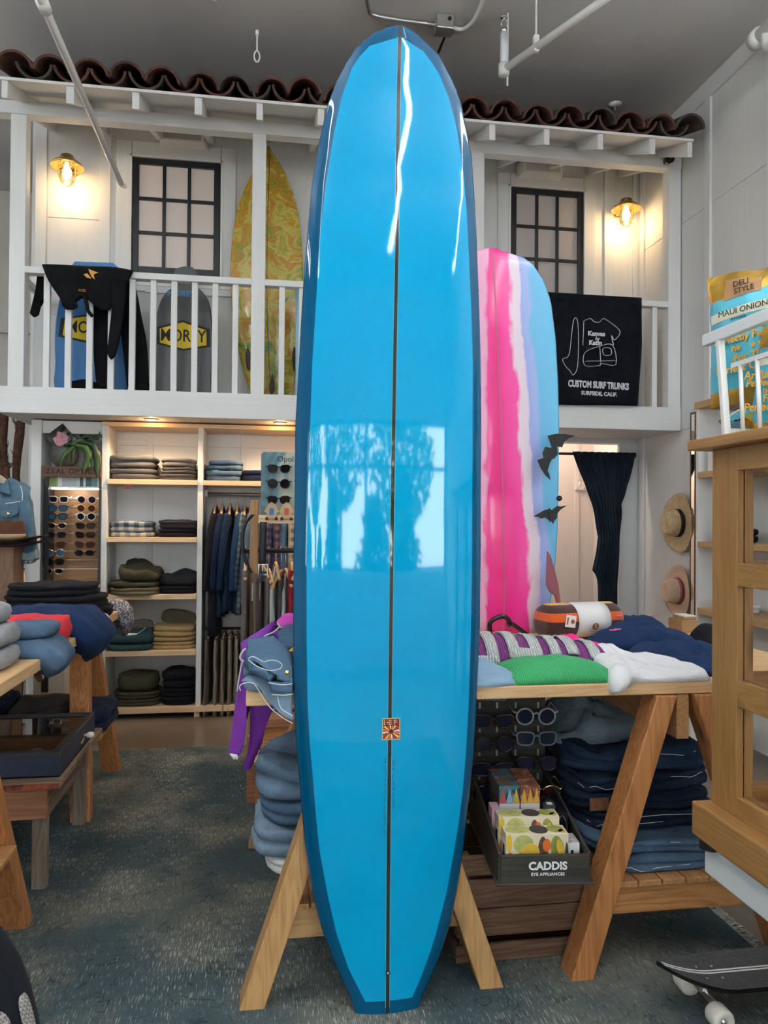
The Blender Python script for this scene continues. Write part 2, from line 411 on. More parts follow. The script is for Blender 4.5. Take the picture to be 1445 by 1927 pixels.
# back wall above and below the balcony
SX = 1.80   # left jamb of the fitting room doorway
m_ = MB(); m_.box(-1.79, SX, BY, BY+.12, 0, 2.153); m_.box(-1.79, RX, BY, BY+.12, 2.153, CZ)
m_.box(SX, RX, BY, BY+.12, 2.12, 2.153)
wb = struct(m_.build('wall_rear', white_wall))
for x in (-1.723, -1.256, 2.854, 3.114, .62, 1.05, 1.5):
    MB().box(x-.04, x+.04, BY-.022, BY, 2.33, CZ).build('batten', white_post, wb, bevel=.003)
MB().box(-1.79, -.95, BY-.02, BY, 3.211, 3.269).build('rail_board', white_trim, wb, bevel=.003)
MB().box(-.95, 1.7, BY-.02, BY, 3.211-.01, 3.269-.01).build('rail_board', white_trim, wb, bevel=.003)
for z in (3.738, ):
    MB().box(-1.678, -1.295, BY-.006, BY, 3.0, z).build('wall_panel', white_wall, wb, bevel=.002)
    MB().box(-1.678, -1.295, BY-.006, BY, z+.006, CZ).build('wall_panel', white_wall, wb, bevel=.002)
# left flank of the balcony house
struct(MB().box(-1.79, -1.70, BY+.12, 7.9, 0, CZ).build('wall_flank', white_wall))
# fitting room behind the doorway
pink_wall = painted('warm white fitting room panel', (.74, .68, .645), 2)
m_ = MB(); m_.box(SX-.1, RX, 7.0, 7.1, 0, 2.6); m_.box(SX-.1, SX, BY+.12, 7.0, 0, 2.6); m_.box(SX-.1, RX, BY+.12, 7.1, 2.6, 2.7)
wf = struct(m_.build('wall_fitting', pink_wall))
for x in (2.964, 3.193, 3.291, 2.2, 1.9):
    MB().box(x-.022, x+.022, 6.985, 7.0, 0, 2.6).build('batten', pink_wall, wf, bevel=.002)
l_ = point_light('fitting_room_fill', (2.2, 6.55, 2.42), 22, (1, .80, .66), .08)  # warm fill for the fitting room; no lamp is seen there
fl_ = thing('added_room_globe', 'added globe light inside the fitting room, out of view', 'ceiling light', (2.2, 6.55, 2.52))  # unseen globe, added only as a fixture for the warm fill
MB().lathe([(0,.08),(.07,.08),(.07,.06),(.05,.05),(0,.05)], 20, mat=Matrix.Translation((2.2, 6.55, 2.52))).build('ceiling_rose', white_flat, fl_, smooth=True)
MB().lathe([(0,.05),(.05,.045),(.07,.02),(.06,-.01),(.03,-.025),(0,-.03)], 20, mat=Matrix.Translation((2.2, 6.55, 2.52))).build('globe', mat('added warm globe', (1,.85,.7), .4, emis=6, ecol=(1,.80,.62)), fl_, smooth=True)
hr = thing('coat_hook_rail', 'white coat hook rail on the pink fitting room wall', 'hook rail', (3.006, 6.97, 1.743))
MB().box(2.936, 3.088, 6.96, 6.985, 1.758, 1.784).build('rail', white_flat, hr)
for px_ in (2.955, 3.025):
    MB().tube([(px_,6.96,1.774),(px_,6.92,1.789),(px_,6.90,1.830)], .007, 6).build('hook', white_flat, hr, smooth=True)
# jamb beside the doorway and header under the balcony
struct(MB().box(2.958, RX, BY-.02, BY+.02, 0, 2.12).build('trim_2', mat('cool white jamb', (.66,.69,.70), .6, var=.03)))

# ================================================================ BALCONY
bal = thing('balcony', 'white timber balcony with posts and railing over the shelves', 'balcony', (.67, 5.4, 2.153))
Z0, Z1 = 2.153, 2.327
XL, XR = -1.79, 3.127
MB().box(XL, XR, 5.44, BY, Z0+.006, Z1).build('deck', white_trim, bal)
MB().box(XL, XR, 5.405, 5.44, Z0, Z1+.004).build('fascia_board', white_trim, bal, bevel=.003)
MB().box(XL, XL+.03, 5.44, BY, Z0, Z1+.004).build('fascia_board', white_trim, bal, bevel=.003)
for x0, x1 in ((-1.728, -1.627), (-.125, -.03), (1.462, 1.562), (3.022, 3.123)):
    MB().box(x0, x1, 5.405, 5.50, Z1, 4.168).build('post', white_post, bal, bevel=.004)
for y in (5.405, 6.0):
    pass
MB().box(-2.35, 3.125, 5.40, 5.495, 4.168, 4.255).build('top_beam', white_trim, bal, bevel=.004)
RZ0, RZ1 = 3.098, 3.142
for x0, x1 in ((-1.627, -.125), (-.03, 1.462), (1.562, 3.022)):
    MB().box(x0, x1, 5.40, 5.475, RZ0, RZ1).build('top_rail', white_trim, bal, bevel=.003)
MB().box(-1.70, -1.66, 5.5, BY, RZ0-.02, RZ1-.02).build('side_rail', white_trim, bal, bevel=.003)
x = -1.489
bx = []
while x < -.2: bx.append(x); x += .1395
bx += [.09, .23, .37, .51, .65, .79, .93, 1.07, 1.21, 1.35, 1.70, 1.84, 1.98, 2.12, 2.26, 2.40, 2.54, 2.68, 2.919]
b0 = MB().box(-.02, .02, 5.42, 5.458, Z1, RZ0).build('baluster', white_post, bal, origin=(0, 0, 0), bevel=.002)
b0.location = Vector((bx[0], 0, 0)) - Vector(bal.location)
for x in bx[1:]:
    c = b0.copy(); COL.objects.link(c); c.parent = bal; c.location = Vector((x, 0, 0)) - Vector(bal.location)

# ================================================================ TILE ROOF
rf = thing('tiled_eave', 'terracotta barrel tile eave on white rafters above the balcony', 'roof', (.66, 5.0, 4.07))
PITCH = .33
def roofz(y): return 4.168 + (y-5.0)*PITCH
EX0, EX1 = -1.668, 2.975
rb = MB(); rb.hexa([(EX0,4.985,roofz(4.985)),(EX1,4.985,roofz(4.985)),(EX1,BY,roofz(BY)),(EX0,BY,roofz(BY))], [(EX0,4.985,roofz(4.985)+.018),(EX1,4.985,roofz(4.985)+.018),(EX1,BY,roofz(BY)+.018),(EX0,BY,roofz(BY)+.018)])
rb.build('sheathing', white_trim, rf)
def rafter(x0, x1):
    z = roofz(5.0); q = MB()
    prof = [(5.0, z-.112), (5.0, z), (BY, roofz(BY)), (BY, roofz(BY)-.13), (5.52, roofz(5.52)-.13), (5.40, 4.255), (5.40, 4.245)]
    q.prism(prof, lambda a, b, d: (d, a, b), x0, x1); return q.build('rafter', white_trim, rf, bevel=.003)
for x0, x1 in ((-1.656,-1.619),(-1.274,-1.226),(-.875,-.83),(-.487,-.44),(-.094,-.052),(.305,.348),(.70,.742),(1.09,1.132),(1.478,1.52),(1.868,1.908),(2.261,2.301),(2.650,2.691),(2.938,2.974)): rafter(x0, x1)
tile_ms = []
for i, c in enumerate(((.082,.034,.024), (.066,.030,.023), (.055,.040,.034))):
    tile_ms.append(mat('terracotta %s' % 'abc'[i], c, .85, var=.35, vscale=14, bmp=.4, bscale=80))
def tile_mesh(up, L=.62, r0=.112, r1=.100, t=.016):
    q = MB(); n = 12; rows = []
    for y, r in ((0, r0), (L, r1)):
        o = []; inn = []
        for k in range(n+1):
            a = PI*k/n*.94 + .03*PI
            sg = 1 if up else -1
            o.append((r*math.cos(a), y, sg*r*math.sin(a)*.93)); inn.append(((r-t)*math.cos(a), y, sg*(r-t)*math.sin(a)*.93))
        rows.append(o + inn[::-1])
    q.loft(rows); return q
random.seed(11)
SP = .2244
protos = []
for upf in (True, False):
    for mi in range(3):
        o = tile_mesh(upf).build('roof_tile', tile_ms[mi], rf, smooth=False, origin=(0,0,0)); protos.append(o)
used = set()
def put_tile(up, x, y, z, rz, tl):
    k = (0 if up else 3) + random.choice((0, 0, 1, 2))
    src = protos[k]
    o = src if k not in used else src.copy()
    if k in used: COL.objects.link(o); o.parent = rf
    used.add(k)
    o.location = Vector((x, y, z)) - Vector(rf.location); o.rotation_euler = (math.atan(PITCH)+tl, random.uniform(-.05,.05), rz)
for course in range(2):
    n = 20
    for i in range(n+1):
        x = EX0 + .10 + i*SP; y = 4.955 + course*.52
        if i < n: put_tile(False, x + SP/2 + random.uniform(-.008,.008), y, roofz(y) + .124 + course*.02, random.uniform(-.03,.03), 0)
        put_tile(True, x + random.uniform(-.012,.012), y + random.uniform(-.035,.0), roofz(y) + .036 + random.uniform(-.006,.022) + course*.025, random.uniform(-.06,.06), 0)
for k, o in enumerate(protos):
    if k not in used: bpy.data.objects.remove(o)

# ================================================================ WINDOWS (black grid sash in white casing)
sash = mat('black window sash', (.011, .012, .017), .35, var=.1)
pane_l = mat('pale frosted pane', (.74, .645, .60), .22, var=.03, vscale=2)
pane_r = mat('grey frosted pane', (.47, .435, .43), .22, var=.03, vscale=2)
def window(n, x0, x1, z0, z1, pane, cas, top):
    o = MB().box(x0-.004, x1+.004, BY-.004, BY+.06, z0-.004, z1+.004).build('window_%d' % n, sash); struct(o)
    fw_ = .048; mw_ = .026
    m = MB(); m.box(x0, x0+fw_, BY-.034, BY-.004, z0, z1); m.box(x1-fw_, x1, BY-.034, BY-.004, z0, z1)
    m.box(x0+fw_, x1-fw_, BY-.034, BY-.004, z0, z0+fw_); m.box(x0+fw_, x1-fw_, BY-.034, BY-.004, z1-fw_, z1)
    m.build('sash_frame', sash, o, bevel=.003)
    xs = [x0+fw_ + (x1-x0-2*fw_)*k/3 for k in range(4)]; zs = [z0+fw_ + (z1-z0-2*fw_)*k/3 for k in range(4)]
    for k in (1, 2):
        MB().box(xs[k]-mw_/2, xs[k]+mw_/2, BY-.030, BY-.006, z0+fw_, z1-fw_).build('glazing_bar', sash, o, bevel=.002)
        for j in range(3): MB().box(xs[j]+(mw_/2 if j else 0), xs[j+1]-(mw_/2 if j < 2 else 0), BY-.030, BY-.006, zs[k]-mw_/2, zs[k]+mw_/2).build('glazing_bar', sash, o, bevel=.002)
    for i in range(3):
        for j in range(3):
            MB().box(xs[i], xs[i+1], BY-.016, BY-.010, zs[j], zs[j+1]).build('pane', pane, o)
    MB().box(x0-cas, x0-.006, BY-.03, BY, z0-.10, z1+top).build('casing', white_post, o, bevel=.004)
    MB().box(x1+.006, x1+cas, BY-.03, BY, z0-.10, z1+top).build('casing', white_post, o, bevel=.004)
    MB().box(x0-.004, x1+.004, BY-.029, BY, z1+.008, z1+top).build('casing', white_trim, o, bevel=.004)
    MB().box(x0-.004, x1+.004, BY-.029, BY, z0-.10, z0-.008).build('casing', white_trim, o, bevel=.004)
    MB().box(x0-.02, x0-.004, BY-.045, BY, z0-.02, z1+.02).build('reveal', white_post, o); MB().box(x1+.004, x1+.02, BY-.045, BY, z0-.02, z1+.02).build('reveal', white_post, o)
    MB().box(x0-.02, x1+.02, BY-.045, BY, z1+.004, z1+.02).build('reveal', white_trim, o)
window(1, -1.050, -0.387, 3.351, 4.240, pane_l, .12, .13)
window(2, 1.983, 2.617, 3.327, 4.235, pane_r, .11, .12)

# ================================================================ SCONCES, SPEAKERS, SPOTS
glow = mat('glowing bulb', (1, .72, .38), .4, emis=60, ecol=(1, .66, .30))
globe_m = mat('clear globe glass', (1, .95, .86), .02, trans=1, ior=1.1)
def sconce(x, y, z, label):
    t = thing('wall_sconce', label, 'wall lamp', (x, y, z))
    wy = BY-.0
    MB().lathe([(0,0),(.055,0),(.055,.018),(.03,.03),(0,.03)], 20, mat=Matrix.Translation((x, wy-.002, z+.10)) @ Matrix.Rotation(PI/2, 4, 'X')).build('wall_plate', brass, t, smooth=True)
    MB().tube(smooth_path([(x,wy-.02,z+.10),(x,wy-.10,z+.13),(x,y,z+.115)], 6), .013, 10).build('arm', brass, t, smooth=True)
    M_ = Matrix.Translation((x, y, z))
    MB().lathe([(.0,.150),(.022,.148),(.045,.135),(.055,.110),(.075,.098),(.105,.075),(.122,.050),(.118,.050),(.10,.070),(.06,.090),(0,.092)], 28, mat=M_).build('hood', brass, t, smooth=True)
    MB().lathe([(.05,.086),(.052,.055),(.052,-.03),(.045,-.058),(.025,-.075),(0,-.080)], 20, mat=M_).build('glass_globe', globe_m, t, smooth=True)
    cg = MB()
    for k in range(4):
        a = k*PI/2 + .5
        cg.tube(smooth_path([(x+.058*math.cos(a), y+.058*math.sin(a), z+.085), (x+.06*math.cos(a), y+.06*math.sin(a), z-.02), (x+.045*math.cos(a), y+.045*math.sin(a), z-.07), (x, y, z-.092)], 5), .003, 6)
    for zz, r in ((.04, .06), (-.02, .06)):
        cg.tube([(x+r*math.cos(2*PI*k/20), y+r*math.sin(2*PI*k/20), z+zz) for k in range(20)], .003, 6, closed=True)
    cg.build('cage', brass, t, smooth=True)
    MB().lathe([(.0,.08),(.014,.075),(.016,.05),(.028,.02),(.030,-.005),(.02,-.03),(0,-.036)], 16, mat=M_).build('bulb', glow, t, smooth=True)
    point_light('sconce_lamp', (x, y, z-.075), 11, (1, .68, .34), .03)
sconce(-1.497, 5.93, 4.013, 'caged brass bulkhead lamp glowing left of the left balcony window')
sconce(2.934, 5.93, 4.004, 'caged brass bulkhead lamp glowing right of the right balcony window')
def wall_box(name, label, x0, x1, z0, z1, m, m2):
    t = thing(name, label, 'speaker', ((x0+x1)/2, BY-.14, z0))
    q = MB(); q.prism([(x0+.02, BY-.16), (x1-.02, BY-.16), (x1, BY-.03), (x0, BY-.03)], lambda a, b, d: (a, b, d), z0, z1); q.build('cabinet', m, t, bevel=.004)
    MB().box(x0+.04, x1-.04, BY-.166, BY-.16, z0+.012, z1-.012).build('grille', m2, t, bevel=.002)
wall_box('wall_speaker', 'beige boxed speaker above the left balcony window', -0.852, -0.485, 4.334, 4.429, white_flat, mat('beige grille cloth', (.50,.45,.41), .9))
wall_box('wall_speaker', 'white boxed speaker above the right balcony window', 2.029, 2.402, 4.311, 4.426, white_flat, mat('off white grille', (.62,.60,.58), .8))
for px_, py_, lb in ((-0.821, 5.60, 'left'), (0.087, 5.60, 'right')):
    t = thing('recessed_spotlight', 'small lit spotlight recessed under the balcony, %s of two over the shelves' % lb, 'spotlight', (px_, py_, 2.14))
    MB().lathe([(.048,0),(.048,-.006),(.034,-.008),(.034,-.002),(.0,-.002)], 20, mat=Matrix.Translation((px_, py_, 2.158))).build('trim_ring', white_flat, t, smooth=True)
    MB().lathe([(.0,0),(.032,0),(.032,-.006),(0,-.007)], 16, mat=Matrix.Translation((px_, py_, 2.156))).build('lamp_face', mat('lit lamp face', (1,.8,.55), .4, emis=18, ecol=(1,.74,.45)), t, smooth=True)
    point_light('spot_glow', (px_, py_+.02, 2.122), 1.3, (1, .55, .22), .015)
    spot_light('spot_lamp', (px_, py_, 2.135), 34, (1, .66, .36), 2.6)

# ================================================================ CEILING SERVICES
galv = mat('galvanised conduit', (.55,.56,.56), .35, metal=.9, var=.1)
pw = mat('white painted pipe', (.78,.78,.77), .4, var=.03)
PZ = 3.62
t = thing('ceiling_pipe', 'long white pipe running from upper left to the left window', 'pipe', (-0.928, 4.0, PZ))
yE = 1.0 and 5.113; xE = -0.956
MB().tube([(xE, 2.2, PZ), (xE, yE, PZ)], .0185, 14).build('pipe', pw, t, smooth=True)
MB().tube([(xE, 3.383-.03, PZ), (xE, 3.383+.03, PZ)], .027, 14).build('coupling', pw, t, smooth=True)
MB().tube([(xE, yE-.005, PZ), (xE+.006, yE+.015, PZ-.004), (xE+.03, yE+.02, PZ-.008)], [.019,.017,.012], 12).build('end_elbow', pw, t, smooth=True)
MB().tube([(xE, 2.6, PZ), (xE, 2.6, CZ)], .005, 8).build('hanger_rod', pw, t)
# sprinkler
SZ = 4.28
E = Vector((1.440,4.566,4.280)); F2 = Vector((1.787,3.846,4.280)); F3 = E + (F2-E)*1.6
t = thing('sprinkler_pipe', 'white sprinkler pipe with upright head hanging from the ceiling', 'pipe', tuple(E))
MB().tube([E, F3], .022, 14).build('pipe', pw, t, smooth=True)
topz = 4.533
MB().tube([E, E+Vector((0,0,.23))], .024, 14).build('riser', mat('cool white riser', (.72,.77,.82), .4), t, smooth=True)
MB().tube([E+Vector((0,0,-.035)), E+Vector((0,0,.035))], .034, 14).build('elbow', pw, t, smooth=True)
q = MB(); q.tube([E+Vector((0,0,.23)), E+Vector((0,0,.275))], [.022,.014], 10); q.tube([E+Vector((-.016,0,.27)), E+Vector((-.02,0,.30)), E+Vector((0,0,.325)), E+Vector((.02,0,.30)), E+Vector((.016,0,.27))], .004, 6); q.tube([E+Vector((0,0,.325)), E+Vector((0,0,.332))], .022, 10)
q.build('sprinkler_head', chrome, t, smooth=True)
H1 = E + (F2-E)*.345
MB().tube([H1, (H1.x, H1.y, CZ)], .006, 8).build('hanger_rod', pw, t)
MB().box(H1.x-.016, H1.x+.016, H1.y-.016, H1.y+.016, H1.z-.03, H1.z+.07).build('hanger_clevis', pw, t, bevel=.004)
MB().tube([E+Vector((.03,.02,-.09)), E+Vector((.03,.02,CZ-E.z))], .006, 8).build('hanger_rod', pw, t)
# conduit
t = thing('conduit_run', 'metal conduit and junction box on the ceiling above the surfboard', 'conduit', (1.082,4.690,4.600))
cz = CZ-.02
a, b, c_, d = (0.555,4.441,4.630), (0.591,4.643,4.630), (0.665,4.716,4.630), (1.047,4.737,4.630)
MB().tube(smooth_path([a, b, c_, d], 8), .013, 10).build('conduit', galv, t, smooth=True)
a, b, c_, d = (1.147,4.747,4.630), (1.224,4.745,4.630), (1.270,4.642,4.630), (1.272,4.424,4.630)
MB().tube(smooth_path([a, b, c_, d], 8), .013, 10).build('conduit', pw, t, smooth=True)
bc = Vector((1.082,4.690,4.600))
MB().box(bc.x-.055, bc.x+.055, bc.y-.05, bc.y+.05, CZ-.095, CZ-.005).build('junction_box', galv, t, bevel=.005)
MB().tube([bc+Vector((.025,-.052,.012)), bc+Vector((.025,-.06,.012))], .012, 10).build('knockout', black_metal, t)
MB().tube([(1.114,4.781,4.600), (1.109,4.963,4.600)], .009, 8).build('black_rod', black_metal, t)
t = thing('ceiling_eye_hook', 'white eye hook hanging from the ceiling left of the surfboard', 'hook', (-0.094,5.016,4.650))
q = Vector((-0.094,5.016,4.650)); ln = .205
MB().tube([q, q+Vector((0,0,-.03))], .012, 8).build('base', pw, t)
MB().tube([q+Vector((0,0,-.03)), q+Vector((0,0,-ln+.07))], .0055, 8).build('shank', pw, t)
MB().tube([q+Vector((.018*math.sin(k*2*PI/14), 0, -ln+.035+.036*math.cos(k*2*PI/14))) for k in range(14)], .006, 6, closed=True).build('eye', pw, t, smooth=True)
t = thing('sprinkler_stub', 'small white sprinkler escutcheon on ceiling above right tiles', 'sprinkler', (2.603,5.452,4.650))
q = Vector((2.603,5.452,4.650))
MB().lathe([(0,0),(.05,0),(.04,-.012),(0,-.014)], 16, mat=Matrix.Translation(q)).build('escutcheon', pw, t, smooth=True)
MB().tube([q, q+Vector((0,0,-.05))], .009, 8).build('head', chrome, t)
t = thing('pipe_tee', 'white pipe tee at the top of the right wall', 'pipe', (3.000,4.285,4.437))
q = Vector((3.020,4.324,4.497))
MB().tube([q+Vector((0,.03,0)), q+Vector((0,-.6,0))], .045, 14).build('pipe', pw, t, smooth=True)
MB().tube([q+Vector((0,.05,0)), q+Vector((0,-.02,0))], .06, 14).build('collar', pw, t, smooth=True)
MB().tube(smooth_path([q+Vector((.0,-.08,0)), q+Vector((.0,-.08,-.09)), q+Vector((.0,-.14,-.13)), q+Vector((.02,-.4,-.13))], 6), .034, 14).build('elbow', pw, t, smooth=True)
t = thing('security_camera', 'small black camera mounted on the right end of the beam', 'camera', (3.011,5.390,4.228))
q = Vector((2.994,5.360,4.213))
MB().tube([q+Vector((0,.035,0)), q+Vector((0,-.03,-.006))], [.026,.033], 14).build('body', black_gloss, t, smooth=True)
MB().tube([q+Vector((0,-.03,-.006)), q+Vector((0,-.034,-.007))], .018, 12).build('lens', mat('dark lens', (.02,.02,.03), .05), t)
MB().box(q.x-.02, q.x+.02, 5.385, 5.40, q.z-.02, q.z+.02).build('bracket', black_metal, t)
# linear lights streaking the board; upward glow and outer strips added to brighten
lit = mat('lit diffuser', (1,1,1), .5, emis=30, ecol=(.93,.98,1)); lit_up = mat('added upward glow', (1,1,1), .5, emis=78, ecol=(.93,.98,1))
for x, y0, y1, lb in ((1.0, -2.2, 1.5, 'nearest the right of the surfboard'), (-1.3, -2.2, 3.1, 'left of the surfboard'), (2.55, -2.2, 3.0, 'added to brighten the right wall'), (-3.6, .0, 5.2, 'added over the left side to brighten the ceiling')):
    z = 4.02
    t = thing('pendant_strip_light', 'long suspended linear light high over the shop, %s' % lb, 'ceiling light', (x, (y0+y1)/2, z), 'suspended linear lights')
    MB().box(x-.05, x+.05, y0, y1, z, z+.06).build('housing', white_flat, t, bevel=.004)
    MB().box(x-.038, x+.038, y0+.02, y1-.02, z-.012, z).build('diffuser', lit, t); MB().box(x-.038, x+.038, y0+.02, y1-.02, z+.06, z+.07).build('added_uplight', lit_up, t)
    for y in (y0+.4, y1-.4): MB().tube([(x, y, z+.06), (x, y, CZ)], .003, 6).build('suspension_wire', chrome, t)


# ================================================================ BLUE LONGBOARD
def gloss(name, col, rough=.04):
    m, nt, b = newmat(name); b.inputs['Base Color'].default_value = (*col, 1); b.inputs['Roughness'].default_value = rough
    b.inputs['Specular IOR Level'].default_value = .42; b.inputs['Coat Weight'].default_value = 0.0; b.inputs['Coat Roughness'].default_value = .02
    v = coords(nt, (1, 1, .3), rnd=False); n = N(nt, 'ShaderNodeTexNoise', i_Scale=5.0, i_Detail=2.0); nt.links.new(v, n.inputs['Vector'])
    c = ramp(nt, n.outputs['Fac'], [(.3, [x*.97 for x in col]), (.7, [min(1, x*1.02) for x in col])]); nt.links.new(c, b.inputs['Base Color'])
    n2 = N(nt, 'ShaderNodeTexNoise', i_Scale=9.0, i_Detail=2.0); nt.links.new(v, n2.inputs['Vector']); bump(nt, b, n2.outputs['Fac'], .06, .006)
    return m
teal_rail = gloss('dark blue resin rail', (.0, .072, .165))
blue_deck = gloss('sky blue resin deck', (.0, .32, .58))
Y_DECK = [(0, 2.212), (.3, 2.232), (.93, 2.252), (1.6, 2.268), (2.2, 2.282), (2.5, 2.286), (2.75, 2.281), (2.92, 2.268), (3.05, 2.25)]
# outline stations in metres: (height, left edge, right edge, inlay left, inlay right)
OUT_L = [(0.3849,2.2682,2.9619),(0.3464,2.2696,2.9521),(0.3109,2.2717,2.9367),(0.2805,2.2744,2.9141),(0.2469,2.2768,2.8829),(0.1998,2.2835,2.7963),(0.1734,2.2874,2.7280),(0.1449,2.2900,2.5991),(0.1245,2.2916,2.4707),(0.1135,2.2897,2.3258),(0.1029,2.2876,2.1815),(0.0960,2.2846,2.0522),(0.0906,2.2816,1.9236),(0.0811,2.2771,1.7317),(0.0814,2.2735,1.5793),(0.0797,2.2674,1.3237),(0.0799,2.2624,1.1122),(0.0823,2.2589,0.9673),(0.0903,2.2535,0.7875),(0.1010,2.2503,0.6885),(0.1113,2.2465,0.5667),(0.1205,2.2438,0.4821),(0.1416,2.2395,0.3481),(0.1646,2.2353,0.2590),(0.1967,2.2294,0.1703),(0.2373,2.2234,0.0810),(0.2694,2.2189,0.0132),(0.2733,2.2183,0.0040)]
OUT_R = [(0.3849,2.2682,2.9619),(0.4219,2.2691,2.9551),(0.4489,2.2711,2.9411),(0.4711,2.2733,2.9252),(0.5154,2.2761,2.8920),(0.5618,2.2815,2.8220),(0.5925,2.2864,2.7580),(0.6277,2.2901,2.5964),(0.6375,2.2917,2.4795),(0.6456,2.2898,2.3344),(0.6519,2.2875,2.1793),(0.6562,2.2844,2.0459),(0.6587,2.2821,1.9462),(0.6603,2.2774,1.7472),(0.6589,2.2737,1.5889),(0.6585,2.2674,1.3233),(0.6550,2.2621,1.1036),(0.6474,2.2580,0.9307),(0.6361,2.2517,0.7306),(0.6259,2.2491,0.6497),(0.6124,2.2454,0.5329),(0.6033,2.2429,0.4544),(0.5823,2.2386,0.3189),(0.5619,2.2334,0.2309),(0.5286,2.2277,0.1449),(0.4859,2.2220,0.0606),(0.4534,2.2185,0.0078),(0.4502,2.2180,-0.0010)]
IN_L = [(0.3862,2.2736,2.9226),(0.3425,2.2746,2.9126),(0.2987,2.2759,2.8958),(0.2699,2.2781,2.8666),(0.2440,2.2810,2.8290),(0.2112,2.2873,2.7363),(0.1874,2.2898,2.6106),(0.1672,2.2917,2.4739),(0.1527,2.2899,2.3446),(0.1478,2.2887,2.2510),(0.1387,2.2854,2.0865),(0.1300,2.2816,1.9252),(0.1210,2.2735,1.5800),(0.1174,2.2674,1.3237),(0.1190,2.2623,1.1117),(0.1236,2.2575,0.9133),(0.1308,2.2534,0.7860),(0.1408,2.2503,0.6867),(0.1519,2.2464,0.5631),(0.1609,2.2437,0.4798),(0.1867,2.2394,0.3451),(0.2121,2.2338,0.2377),(0.2482,2.2270,0.1351),(0.2967,2.2208,0.0420)]
IN_R = [(0.3862,2.2736,2.9226),(0.4265,2.2744,2.9147),(0.4721,2.2768,2.8838),(0.5129,2.2809,2.8302),(0.5457,2.2861,2.7618),(0.5714,2.2884,2.6780),(0.5929,2.2910,2.5499),(0.6072,2.2909,2.4204),(0.6141,2.2892,2.2890),(0.6229,2.2859,2.1110),(0.6281,2.2820,1.9449),(0.6264,2.2737,1.5883),(0.6248,2.2674,1.3233),(0.6215,2.2622,1.1041),(0.6156,2.2570,0.8994),(0.6078,2.2530,0.7716),(0.5960,2.2484,0.6289),(0.5826,2.2454,0.5345),(0.5683,2.2430,0.4564),(0.5420,2.2387,0.3216),(0.5030,2.2307,0.1909),(0.4652,2.2245,0.0969),(0.4360,2.2207,0.0398)]
STR = [(0.3849,2.2682,2.9619),(0.3859,2.2740,2.9200),(0.3844,2.2889,2.2665),(0.3792,2.2818,1.9351),(0.3730,2.2696,1.4166),(0.3696,2.2601,1.0173),(0.3644,2.2384,0.3133),(0.3620,2.2183,0.0052)]
def tab(l): return sorted((p[2], p[0]) for p in l)
oL, oR, iL, iR, st = tab(OUT_L), tab(OUT_R), tab(IN_L), tab(IN_R), tab(STR)
zt = OUT_L[0][2]; zb = (OUT_L[-1][2] + OUT_R[-1][2])/2
SW = .0052
z_in_top = IN_L[0][2]; z_in_bot = (IN_L[-1][2]+IN_R[-1][2])/2
zs = sorted(set([zb + .004 + (zt-zb-.008)*k/90 for k in range(91)] + [z_in_bot, z_in_bot+.003, z_in_top-.002, z_in_top, zt-.001, zt-.004, zt-.009, zt-.016, zt-.024, zt-.035]))
zs = [zb] + [z for z in zs if zb+.003 < z < zt-.0008] + [zt-.0008]
NR = 7     # rail points from deck edge round to the bottom
rows = []
for z in zs:
    zq = max(z, zb)
    sc = interp(st, zq)
    l, r = interp(oL, zq), interp(oR, zq)
    if z < zb+.012: l, r = interp(oL, zb+.012), interp(oR, zb+.012)
    l = min(l, sc-SW*1.3); r = max(r, sc+SW*1.3)
    il, ir = (interp(iL, zq), interp(iR, zq)) if z <= z_in_top else (sc-SW, sc+SW)
    if z < z_in_bot: il, ir = interp(iL, z_in_bot), interp(iR, z_in_bot); il = max(il, l+.03); ir = min(ir, r-.03)
    il = min(max(il, l+(sc-l)*.06), sc-SW); ir = max(min(ir, r-(r-sc)*.06), sc+SW)
    hw = (r-l)/2; mid = (l+r)/2
    T = .078*min(1, .22+1.6*max(0, (zt-z))**.55)*min(1, .42+1.25*(z-zb)**.6)      # thickness
    T = min(T, hw*1.0+.012)
    yd = interp(Y_DECK, z)
    yk = interp([(k, v) for k, v in Y_DECK], z)
    def deck_y(x):
        u = abs((x-mid)/hw); return yk + .013*u*u + (T*.42-.013)*max(0, (u-.80)/.20)**2.2
    row = []
    xs_l = [l+(il-l)*t for t in (0, .12, .3, .55, .8)]
    row += [(x, deck_y(x), z, 0) for x in xs_l]
    row += [(il+(sc-SW-il)*t, 0, z, 1) for t in (0, .2, .4, .6, .8)]
    row += [(sc-SW, 0, z, 2), (sc+SW, 0, z, 1)]
    row += [(sc+SW+(ir-sc-SW)*t, 0, z, 1) for t in (.2, .4, .6, .8)]
    row += [(ir, 0, z, 0)]
    row += [(ir+(r-ir)*t, 0, z, 0) for t in (.2, .45, .7, .88, 1)]
    row = [(a, deck_y(a), c, d) for a, b, c, d in row]
    # underside from right edge back to left edge
    und = []
    for k in range(1, 12):
        u = math.cos(PI*k/12); x = mid + hw*u
        und.append((x, yk + T*.42 + (T*.58)*(1-abs(u)**3.2), z, 0))
    rows.append(row + und)
ncol = len(rows[0])
verts = [(p[0], p[1], p[2]) for r in rows for p in r]
faces = []; fm = []
for i in range(len(rows)-1):
    for j in range(ncol):
        k = (j+1) % ncol
        faces.append((i*ncol+j, i*ncol+k, (i+1)*ncol+k, (i+1)*ncol+j))
        mk = rows[i][j][3]
        zmid = (rows[i][0][2]+rows[i+1][0][2])/2
        if mk == 1 and not (z_in_bot < zmid < z_in_top): mk = 0
        fm.append(mk)
faces.append(tuple(range(ncol-1, -1, -1))); fm.append(0); faces.append(tuple((len(rows)-1)*ncol+j for j in range(ncol))); fm.append(0)
me = bpy.data.meshes.new('full'); me.from_pydata(verts, [], faces)
